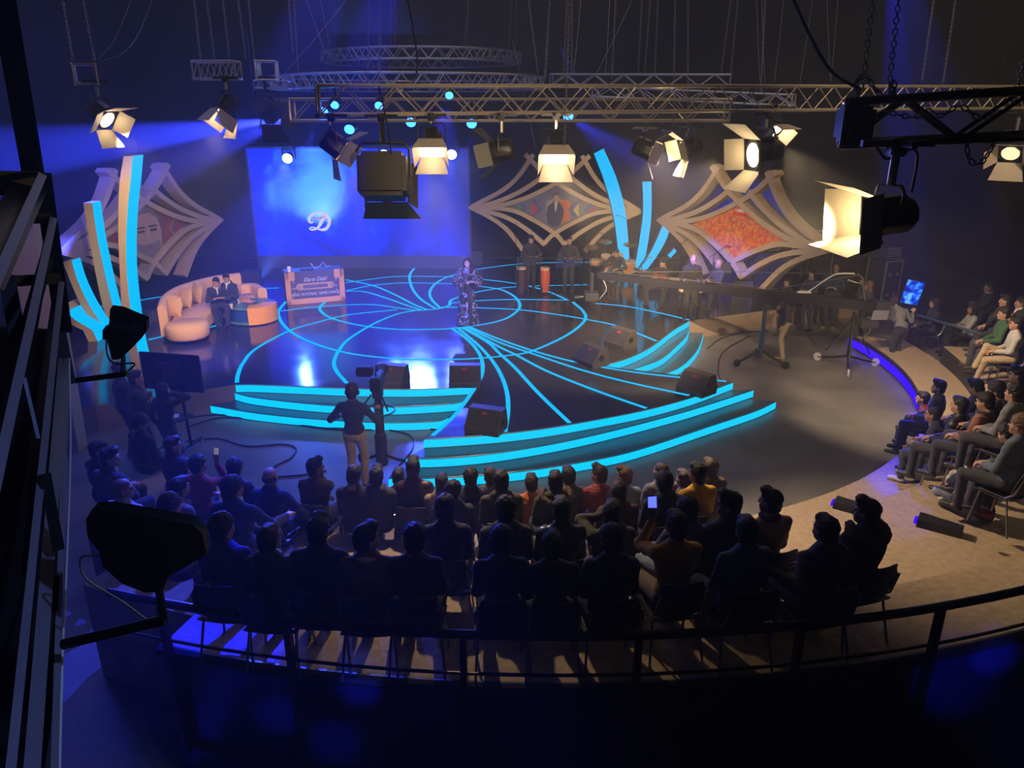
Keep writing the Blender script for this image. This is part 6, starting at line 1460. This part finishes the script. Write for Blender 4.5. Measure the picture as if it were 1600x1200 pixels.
chain(1364, 0, 1347, 150, 4.5, 'dark chain holding the near black truss, left one', big=.8, m=STEEL); chain(1404, 0, 1388, 150, 4.5, 'dark chain holding the near black truss, right one', big=.8, m=STEEL); chain(1602, 90, 1585, 150, 4.4, 'dark chain at the right edge of the near black truss', big=.8, m=STEEL)
def loop_chain(pts, t, lab, m=STEEL):
    c = spline([PT(x, y, t) for x, y in pts], 12); mb = MB(); s = 0; last = c[0]; k = 0
    for i in range(1, len(c)):
        d = (c[i] - last)
        if d.length > .034:
            u = d.normalized(); v = u.cross(Vector((0, 1, 0))).normalized() if k % 2 else u.cross(u.cross(Vector((0, 1, 0)))).normalized(); mid = (c[i] + last) / 2
            mb.tube([mid + u * math.cos(a) * .022 + v * math.sin(a) * .013 for a in [2 * math.pi * q / 8 for q in range(8)]], .005, 4, closed=True); last = c[i]; k += 1
    o = mb.build('chain', m, origin=c[0]); tag(o, lab, 'chain', 'hoist chains')
loop_chain([(1342, 150), (1338, 128), (1352, 118), (1368, 140), (1385, 155), (1400, 132), (1386, 125), (1400, 150), (1412, 155)], 4.4, 'tangled dark chain lying on top of the near black truss')
loop_chain([(1511, 218), (1512, 240), (1520, 256), (1535, 254), (1548, 232), (1556, 218)], 4.3, 'loop of dark chain hanging below the near black truss')
loop_chain([(1380, 172), (1400, 178), (1430, 183), (1450, 172), (1470, 182), (1500, 165), (1530, 185), (1560, 180)], 4.35, 'slack dark chain woven through the near black truss')
# cables in the air
def aircable(pts, t, lab, r=.008, m=BLACK):
    o = MB().tube(spline([PT(x, y, (t if not isinstance(t, (list, tuple)) else t[i])) for i, (x, y) in enumerate(pts)], 10), r, 6).build('cable', m); tag(o, lab, 'cable')
aircable([(637, 0), (648, 60), (652, 100), (643, 128), (600, 135)], 9.8, 'black cable curving down in front of the ring trusses', .012)
aircable([(1240, 0), (1268, 60), (1300, 112), (1345, 140)], 4.6, 'black cable swooping down to the near black truss', .010)
aircable([(592, 135), (600, 170), (608, 210), (612, 250)], 9.4, 'black cable from the long truss to the black lamp', .010)
aircable([(1398, 232), (1430, 235), (1432, 260), (1424, 300)], 4.3, 'black cable from the near truss to the near lamp', .008)
aircable([(1370, 230), (1385, 248), (1410, 240), (1436, 222)], 4.35, 'black cable loop under the near black truss', .008)
aircable([(158, 96), (190, 84), (215, 55), (238, 0)], 11, 'thin grey cable swinging up from the left truss end', .006, STEEL); aircable([(152, 94), (180, 60), (205, 0)], 11, 'thin grey cable rising from the left truss end', .004, STEEL)
aircable([(800, 60), (830, 200), (838, 235)], 12, 'thin cable hanging beside the bright lamp', .004, STEEL)
for x0, x1, yy in ((500, 515, 70), (545, 440, 120), (990, 930, 118), (908, 896, 118), (953, 946, 118), (1190, 1195, 130), (1225, 1210, 128), (1270, 1250, 130), (1292, 1297, 120), (1310, 1298, 128), (1583, 1562, 125), (1182, 1187, 125)):
    aircable([(x0, -5), ((x0 + x1) / 2, yy * .5), (x1, yy)], 20, 'thin grey wire in the dark, ending at %s' % {440: 'the square truss end', 515: 'the left rim of the small ring', 930: 'the middle bay', 896: 'the thick chains', 946: 'the third bay', 1195: 'the first dark gap on the right', 1210: 'the second dark gap on the right', 1250: 'the clamp', 1297: 'the swooping cable', 1298: 'the black cable foot', 1562: 'the far right corner', 1187: 'the bluish truss end'}[x1], .006, STEEL)
# ---------------------------------------------------------------- lamps
LENS = {}
def lens_mat(s):
    if s not in LENS: LENS[s] = emitter('warm_lens_%d' % int(s * 10), (1.0, .74, .40), s)
    return LENS[s]
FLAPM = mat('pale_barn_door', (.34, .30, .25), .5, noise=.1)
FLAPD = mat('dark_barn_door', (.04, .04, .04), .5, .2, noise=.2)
def fresnel(pos, aim, size, label, lit=12.0, flap=FLAPM, flaps=(50, 50, 50, 50), hang=.45, body=None, long=1.0, wide=1.0, pw=0, tgt=None, gel=False, boxy=False):
    """fresnel lantern; local axis +Y is the beam. size = housing diameter"""
    pos = Vector(pos); d = (Vector(aim) - pos).normalized()
    root = thing('stage_lamp', label, 'lamp', pos, 0, 'stage lamps hanging from the trusses')
    q = d.to_track_quat('Y', 'Z').to_matrix(); s = size; body = body or BLACK
    mb = MB(); mb.lathe([(0, -.55 * long), (.36, -.55 * long), (.46, -.42 * long), (.48, .25), (.52, .27), (.52, .36), (.40, .36), (.40, .30), (0, .30)], (0, 0, 0), 8, Matrix.Rotation(R(22.5), 3, 'Y') @ Matrix.Rotation(R(-90), 3, 'X'))
    if boxy: mb = MB(); mb.bbox((0, -.12, 0), (1.12, .92, 1.0), .10); mb.lathe([(.42, .25), (.50, .36), (.40, .36)], (0, 0, 0), 20, Matrix.Rotation(R(-90), 3, 'X'))
    mb.v = [tuple(q @ (Vector(v) * s)) for v in mb.v]; mb.build('housing', body, root)
    mb = MB()
    mb.bbox((0, -.12, .46), (.5, .62, .10), .03); mb.v = [tuple(q @ (Vector(v) * s)) for v in mb.v]; mb.build('top_vent', body, root)
    if lit: mb = MB(); mb.lathe([(0, .02), (.38, .0), (.38, .05), (0, .10)], (0, .31, 0), 20, Matrix.Rotation(R(-90), 3, 'X')); mb.v = [tuple(q @ (Vector(v) * s)) for v in mb.v]; mb.build('lens', lens_mat(lit), root)
    mb = MB()       # barn doors
    rim = MB(); rim.tube([(-.5, .38, -.5), (.5, .38, -.5), (.5, .38, .5), (-.5, .38, .5)], .02, 5, closed=True); rim.v = [tuple(q @ (Vector(v) * s)) for v in rim.v]; rim.build('barn_door_frame', body, root)
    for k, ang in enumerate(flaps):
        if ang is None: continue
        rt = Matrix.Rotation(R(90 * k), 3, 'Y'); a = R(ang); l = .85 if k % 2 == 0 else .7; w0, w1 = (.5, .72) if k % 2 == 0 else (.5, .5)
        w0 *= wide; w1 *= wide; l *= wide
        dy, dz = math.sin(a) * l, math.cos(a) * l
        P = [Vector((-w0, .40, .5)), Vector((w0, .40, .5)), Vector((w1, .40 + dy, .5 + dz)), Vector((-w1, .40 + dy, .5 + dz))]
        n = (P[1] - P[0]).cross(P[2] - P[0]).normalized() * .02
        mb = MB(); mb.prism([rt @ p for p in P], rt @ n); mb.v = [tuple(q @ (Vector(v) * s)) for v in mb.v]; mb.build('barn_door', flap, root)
    if gel:
        g_ = MB().bbox((0, .46, 0), (1.05, .02, .86), .008); g_.v = [tuple(q @ (Vector(v) * s)) for v in g_.v]; g_.build('diffusion_sheet', emitter('lit_diffusion', (1.0, .80, .52), 5), root)
    if pw:
        spot('beam', pos + d * s * 1.45, tgt, pw, WARM, 62, .7, .06)
        point('spill', pos + d * s * .9, pw * .0035, WARM, .05)
    # yoke
    x = q @ Vector((1, 0, 0)); x.z = 0; x.normalize(); w_ = .60 * s; up = Vector((0, 0, 1)); h = .78 * s
    MB().tube([x * w_, x * w_ + up * h * .8, x * w_ * .8 + up * h, -x * w_ * .8 + up * h, -x * w_ + up * h * .8, -x * w_], .028 * s + .004, 6).build('yoke', body, root)
    MB().tube([up * h, up * (h + hang * .5), up * (h + hang)], .02 + .02 * s, 7).build('hanging_tube', STEEL if lit else BLACKM, root)
    MB().bbox(up * (h + hang - .02), (.09, .09, .10), .01).box(up * (h + hang), (.40, .035, .035)).box(up * (h + hang), (.035, .40, .035)).build('clamp', BLACKM, root)
    return root
def ta_t(px): u = (px - 800) / F; return 10.35 / (1 - .3087 * u)      # depth of the long truss at a picture column
def hung(px, py, aim, size, label, t=None, top=5.67, **k):
    t = t or ta_t(px); p = PT(px, py, t); fresnel(p, aim(p) if callable(aim) else aim, size, label, hang=max(.06, top - p.z - .78 * size), **k)
V3 = Vector
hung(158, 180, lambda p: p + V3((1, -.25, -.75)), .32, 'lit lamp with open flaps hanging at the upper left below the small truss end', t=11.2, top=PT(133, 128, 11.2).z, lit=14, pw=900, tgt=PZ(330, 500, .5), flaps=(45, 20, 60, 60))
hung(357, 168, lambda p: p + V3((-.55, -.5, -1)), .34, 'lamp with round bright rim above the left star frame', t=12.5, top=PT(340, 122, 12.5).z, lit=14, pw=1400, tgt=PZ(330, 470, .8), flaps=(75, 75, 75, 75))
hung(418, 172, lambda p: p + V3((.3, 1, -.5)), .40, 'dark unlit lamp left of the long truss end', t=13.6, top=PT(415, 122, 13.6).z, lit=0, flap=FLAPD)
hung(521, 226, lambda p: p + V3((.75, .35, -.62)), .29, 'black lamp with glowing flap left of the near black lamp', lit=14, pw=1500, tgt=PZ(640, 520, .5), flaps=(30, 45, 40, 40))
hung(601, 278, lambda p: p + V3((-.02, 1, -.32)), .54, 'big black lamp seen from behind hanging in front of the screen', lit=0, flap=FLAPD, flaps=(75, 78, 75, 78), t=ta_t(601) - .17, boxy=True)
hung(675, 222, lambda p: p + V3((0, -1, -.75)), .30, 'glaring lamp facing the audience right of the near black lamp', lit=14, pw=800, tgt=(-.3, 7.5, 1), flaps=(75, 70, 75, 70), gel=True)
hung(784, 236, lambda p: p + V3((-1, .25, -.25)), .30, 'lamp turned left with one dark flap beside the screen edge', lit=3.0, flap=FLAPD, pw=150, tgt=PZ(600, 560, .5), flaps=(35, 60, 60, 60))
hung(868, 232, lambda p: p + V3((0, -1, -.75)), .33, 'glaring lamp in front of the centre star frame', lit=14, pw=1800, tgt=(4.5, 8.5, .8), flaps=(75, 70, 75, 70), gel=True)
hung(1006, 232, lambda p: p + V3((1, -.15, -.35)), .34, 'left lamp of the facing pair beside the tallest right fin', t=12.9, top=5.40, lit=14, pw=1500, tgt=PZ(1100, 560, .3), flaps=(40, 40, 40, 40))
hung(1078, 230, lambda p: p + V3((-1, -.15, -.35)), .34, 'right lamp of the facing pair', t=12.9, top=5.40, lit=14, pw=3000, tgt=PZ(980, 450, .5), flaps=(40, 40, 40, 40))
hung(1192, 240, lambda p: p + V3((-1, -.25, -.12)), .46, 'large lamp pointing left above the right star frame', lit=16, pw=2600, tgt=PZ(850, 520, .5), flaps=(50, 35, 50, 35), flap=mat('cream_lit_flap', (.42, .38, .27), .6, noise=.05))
hung(1207, 196, lambda p: p + V3((.3, -.6, -.7)), .28, 'lamp with hot glowing flaps right behind the large left pointing one', t=11.75, lit=14, pw=2400, tgt=(8.6, 14.5, .6), flaps=(60, 60, 60, 60))
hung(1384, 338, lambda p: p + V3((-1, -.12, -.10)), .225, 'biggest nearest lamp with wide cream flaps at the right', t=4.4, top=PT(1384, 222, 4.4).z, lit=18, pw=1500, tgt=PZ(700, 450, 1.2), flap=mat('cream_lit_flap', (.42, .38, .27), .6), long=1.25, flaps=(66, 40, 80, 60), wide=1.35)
hung(1582, 232, lambda p: p + V3((-.5, -.6, -.6)), .36, 'small dim lamp at the far right edge', lit=1.5, flap=FLAPM, pw=100, tgt=(9, 14, 1))
bz = PY(450, 246, 25.6).z + 1.25; t_ = thing('lighting_bar', 'thin black lighting bar high above the screen', 'bar', (-3.9, 25.72, bz))
MB().tube([(-4.5, 0, 0), (4.5, 0, 0)], .035, 8).build('pipe', BLACKM, t_)
for x in (-4.2, 0, 4.2): MB().tube([(x, 0, 0), (x, 0, ZC - bz)], .012, 5).build('hanging_wire', BLACKM, t_)
MHT = [((-3.0, 8.0, 2.5), 22000, 13), (PZ(900, 745, .6), 9000, 12), (PZ(660, 540, .5), 5000, 24)]
for i, (x, y, lab) in enumerate(((450, 246, 'left of the three blue beam lamps in front of the screen top'), (601, 240, 'middle of the three blue beam lamps in front of the screen top'), (706, 240, 'right of the three blue beam lamps in front of the screen top'))):
    p = PY(x, y, 25.6); t_ = thing('moving_head', lab, 'lamp', p, 0, 'blue moving head lamps')
    MB().bbox((0, .12, .28), (.36, .26, .14), .02).build('base', BLACK, t_); MB().ball((0, .06, 0), (.16, .17, .17)).build('head', BLACK, t_)
    for q in (-1, 1): MB().bbox((q * .19, .1, .12), (.05, .12, .34), .01).build('arm', BLACK, t_)
    MB().lathe([(0, .08), (.15, .02), (.16, -.02)], (0, -.10, -.03), 16, Matrix.Rotation(R(110), 3, 'X')).build('lens', emitter('blue_white_lens', (.35, .55, 1), 12), t_)
    MB().tube([(0, .12, .34), (0, .12, bz - p.z + .02)], .03, 6).build('hanging_tube', BLACKM, t_)
    g, pw, sz = MHT[i]; spot('blue_beam', p + V3((0, -.35, -.12)), g, pw, BLUE, sz, .35, .05); spot('blue_halo', p + V3((0, -.36, -.12)), p + V3((0, -3, -1.5)), 700, (.05, .15, 1), 110, .9, .05)
PAR = [(505, 175, 12.9, PZ(330, 560, .5), 9000, 18, 5.4), (523, 164, ta_t(523) + .1, PY(-150, 262, 24), 3000, 15, 6.2), (592, 165, ta_t(592) + .1, PZ(600, 520, .5), 1500, 30, 6.2), (546, 202, 12.9, PZ(480, 560, .5), 700, 30, 5.4), (642, 191, 13, PZ(640, 560, .5), 700, 30, 5.4), (702, 149, ta_t(702) + .1, PZ(640, 480, .5), 9000, 34, 6.2), (737, 193, 13, PZ(700, 470, .5), 1200, 30, 5.4), (888, 181, 13, PY(1120, 420, 22), 12000, 13, 5.4)]
for k, (x, y, t, g, pw, sz, topz) in enumerate(PAR):
    p = PT(x, y, t); t_ = thing('blue_par_lamp', ['blue lamp at the lower left end of the cream lit truss', 'small blue lamp behind the left end of the long truss', 'tiny blue lamp seen through the lattice above the near black lamp', 'flat cyan lamp just left of the near black lamp', 'small cyan lamp above the glaring left lamp', 'brightest blue lamp seen through the long truss', 'cyan lamp below the truss right of the screen', 'blue lamp below the truss at the thick chains'][k], 'lamp', p, 0, 'small blue lamps of the rig')
    MB().lathe([(.09, 0), (.11, .10), (.10, .22), (.04, .26), (0, .26)], (0, 0, 0), 14, Matrix.Rotation(R(-60), 3, 'X')).build('housing', BLACK, t_)
    MB().lathe([(0, .005), (.085, .0), (.085, -.01), (0, -.02)], (0, 0, 0), 14, Matrix.Rotation(R(-60), 3, 'X')).build('lens', emitter('blue_lens', (.02, .16, 1), 9), t_)
    MB().tube([(0, .12, .08), (0, .12, max(.3, topz - p.z))], .015, 6).build('bracket', BLACKM, t_)
    if k in (1, 2, 5): t_.scale = (.62, .62, .62)
    spot('blue_beam', p + (V3(g) - p).normalized() * .3, g, pw, BLUE, sz, .5, .04)
# ---------------------------------------------------------------- paddle antennas
def antenna(P, arm0, arm1, label, armlabel, t, s_text=None, r=.03, cable_pts=None):
    c = sum((PT(x, y, t) for x, y in P), Vector()) / len(P)
    root = thing('paddle_antenna', label, 'antenna', c)
    mb = MB(); mb.prism([PT(x, y, t) for x, y in P], Vector((0, .03, .01))); mb.build('paddle', mat('antenna_black', (.008, .008, .009), .5, noise=.2), root, origin=c)
    if s_text:
        p, sz, rz = s_text; o = text3d('lettering', 'SHURE', mat('grey_print', (.05, .05, .055), .5, noise=.1), p - c, sz, (R(78), 0, 0), .001, root); o.rotation_euler = (R(90) - PITCH * .6, R(rz), R(8)); o.location = p - c + Vector((0, -.006, 0))
    st = thing('antenna_pole', armlabel, 'pole', PT(*arm1, t)); o_ = st.location
    MB().tube([PT(*arm0, t), PT(*arm1, t)], r, 8).build('pole', BLACKM, st, origin=o_)
    return root, c
r1, c1 = antenna([(172, 483), (188, 485), (229, 502), (229, 518), (221, 529), (192, 558), (185, 562), (175, 562), (167, 532), (160, 530), (160, 516), (170, 510)], (100, 597), (199, 584), 'black paddle antenna with lettering hanging over the left crowd', 'black pole reaching right from the steel frame to the lettered antenna', 3.2,
                 (PT(202, 512, 3.19), .036, 5), .012)
MB().tube([PT(193, 556, 3.2), PT(192, 584, 3.2)], .009, 6).build('mount', BLACKM, r1, origin=c1)
MB().tube(spline([PT(166, 530, 3.2), PT(168, 555, 3.2), PT(180, 568, 3.2), PT(210, 568, 3.2), PT(200, 580, 3.2)], 6), .004, 5).build('cable', BLACK, r1, origin=c1)
r2, c2 = antenna([(146, 799), (170, 797), (300, 820), (316, 834), (323, 866), (262, 902), (254, 924), (226, 926), (190, 912), (160, 885), (155, 862), (137, 840), (134, 812)], (98, 1007), (258, 968), 'large plain black paddle antenna in front of the left audience', 'thick black pole carrying the large paddle antenna', 2.0, None, .014)
MB().tube([PT(248, 918, 2.0), PT(256, 968, 2.0)], .010, 6).build('mount', BLACKM, r2, origin=c2)
MB().tube(spline([PT(155, 868, 2.0), PT(126, 872, 2.0), (PT(135, 905, 2.0)), PT(190, 940, 2.0), PT(228, 968, 2.0)], 8), .003, 5).build('cable', STEEL, r2, origin=c2)
# ---------------------------------------------------------------- steel stair frame at the left edge
fr_ = thing('steel_gantry', 'black steel gantry railing close by at the left edge with blue lit faces', 'gantry', (-1.8, 2.5, 3.0)); O = fr_.location
def bar(a, ta_, b, tb2, w, m=BLACKM, nm='bar', d=.05):
    A, B = PT(*a, ta_), PT(*b, tb2); t = (B - A).normalized(); v = (A - CAM).normalized(); n = t.cross(v).normalized() * w / 2
    dv = v * d; mb = MB(); P = [A - n, A + n, B + n, B - n]; mb.prism(P, dv); return mb.build(nm, m, fr_, origin=O)
LIT = mat('pale_steel_face', (.30, .30, .38), .4, .3, noise=.15)  # blue light on the black steel, painted as a paler strip colour
bar((2, -20), 2.6, (52, 272), 2.9, .075, BLACKM, 'post'); bar((-20, 286), 2.7, (66, 286), 2.9, .085, BLACKM, 'rail')
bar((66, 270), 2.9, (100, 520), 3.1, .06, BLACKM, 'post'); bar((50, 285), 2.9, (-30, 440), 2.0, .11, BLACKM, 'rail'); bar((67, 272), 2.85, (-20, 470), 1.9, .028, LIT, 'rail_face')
bar((30, 341), 2.8, (80, 341), 2.95, .04, BLACKM, 'cross_bar'); bar((10, 440), 2.7, (95, 435), 2.95, .04, BLACKM, 'cross_bar')
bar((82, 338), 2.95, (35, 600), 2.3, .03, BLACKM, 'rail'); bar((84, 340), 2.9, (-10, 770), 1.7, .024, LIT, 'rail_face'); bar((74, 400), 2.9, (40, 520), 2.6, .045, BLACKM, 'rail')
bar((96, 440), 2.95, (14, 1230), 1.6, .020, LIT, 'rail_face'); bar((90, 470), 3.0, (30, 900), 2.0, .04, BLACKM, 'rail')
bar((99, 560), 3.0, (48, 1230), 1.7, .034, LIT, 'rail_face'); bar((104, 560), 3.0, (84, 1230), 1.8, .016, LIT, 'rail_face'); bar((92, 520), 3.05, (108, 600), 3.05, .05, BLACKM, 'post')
bar((10, 430), 2.6, (30, 540), 2.6, .05, BLACKM, 'post'); bar((38, 590), 2.3, (60, 685), 2.3, .010, LIT, 'brace'); bar((70, 740), 2.2, (92, 860), 2.2, .030, BLACKM, 'brace')
bar((78, 900), 2.2, (60, 1220), 1.9, .05, BLACKM, 'rail')
MB().tube(spline([PT(108, 560, 3.0), PT(110, 700, 2.8), PT(104, 880, 2.4), PT(98, 1010, 2.1), PT(92, 1230, 1.8)], 6), .004, 5).build('cable', WHITE, fr_, origin=O)
a, b, c_, d_ = PT(-60, 512, 3.3), PT(100, 520, 3.3), PT(92, 1260, 2.3), PT(-60, 1260, 2.3)
o = MB().prism([a, b, c_, d_], Vector((-.03, .05, 0))).build('side_panel', mat('black_board', (.008, .008, .008), .8, noise=.3), fr_, origin=O)
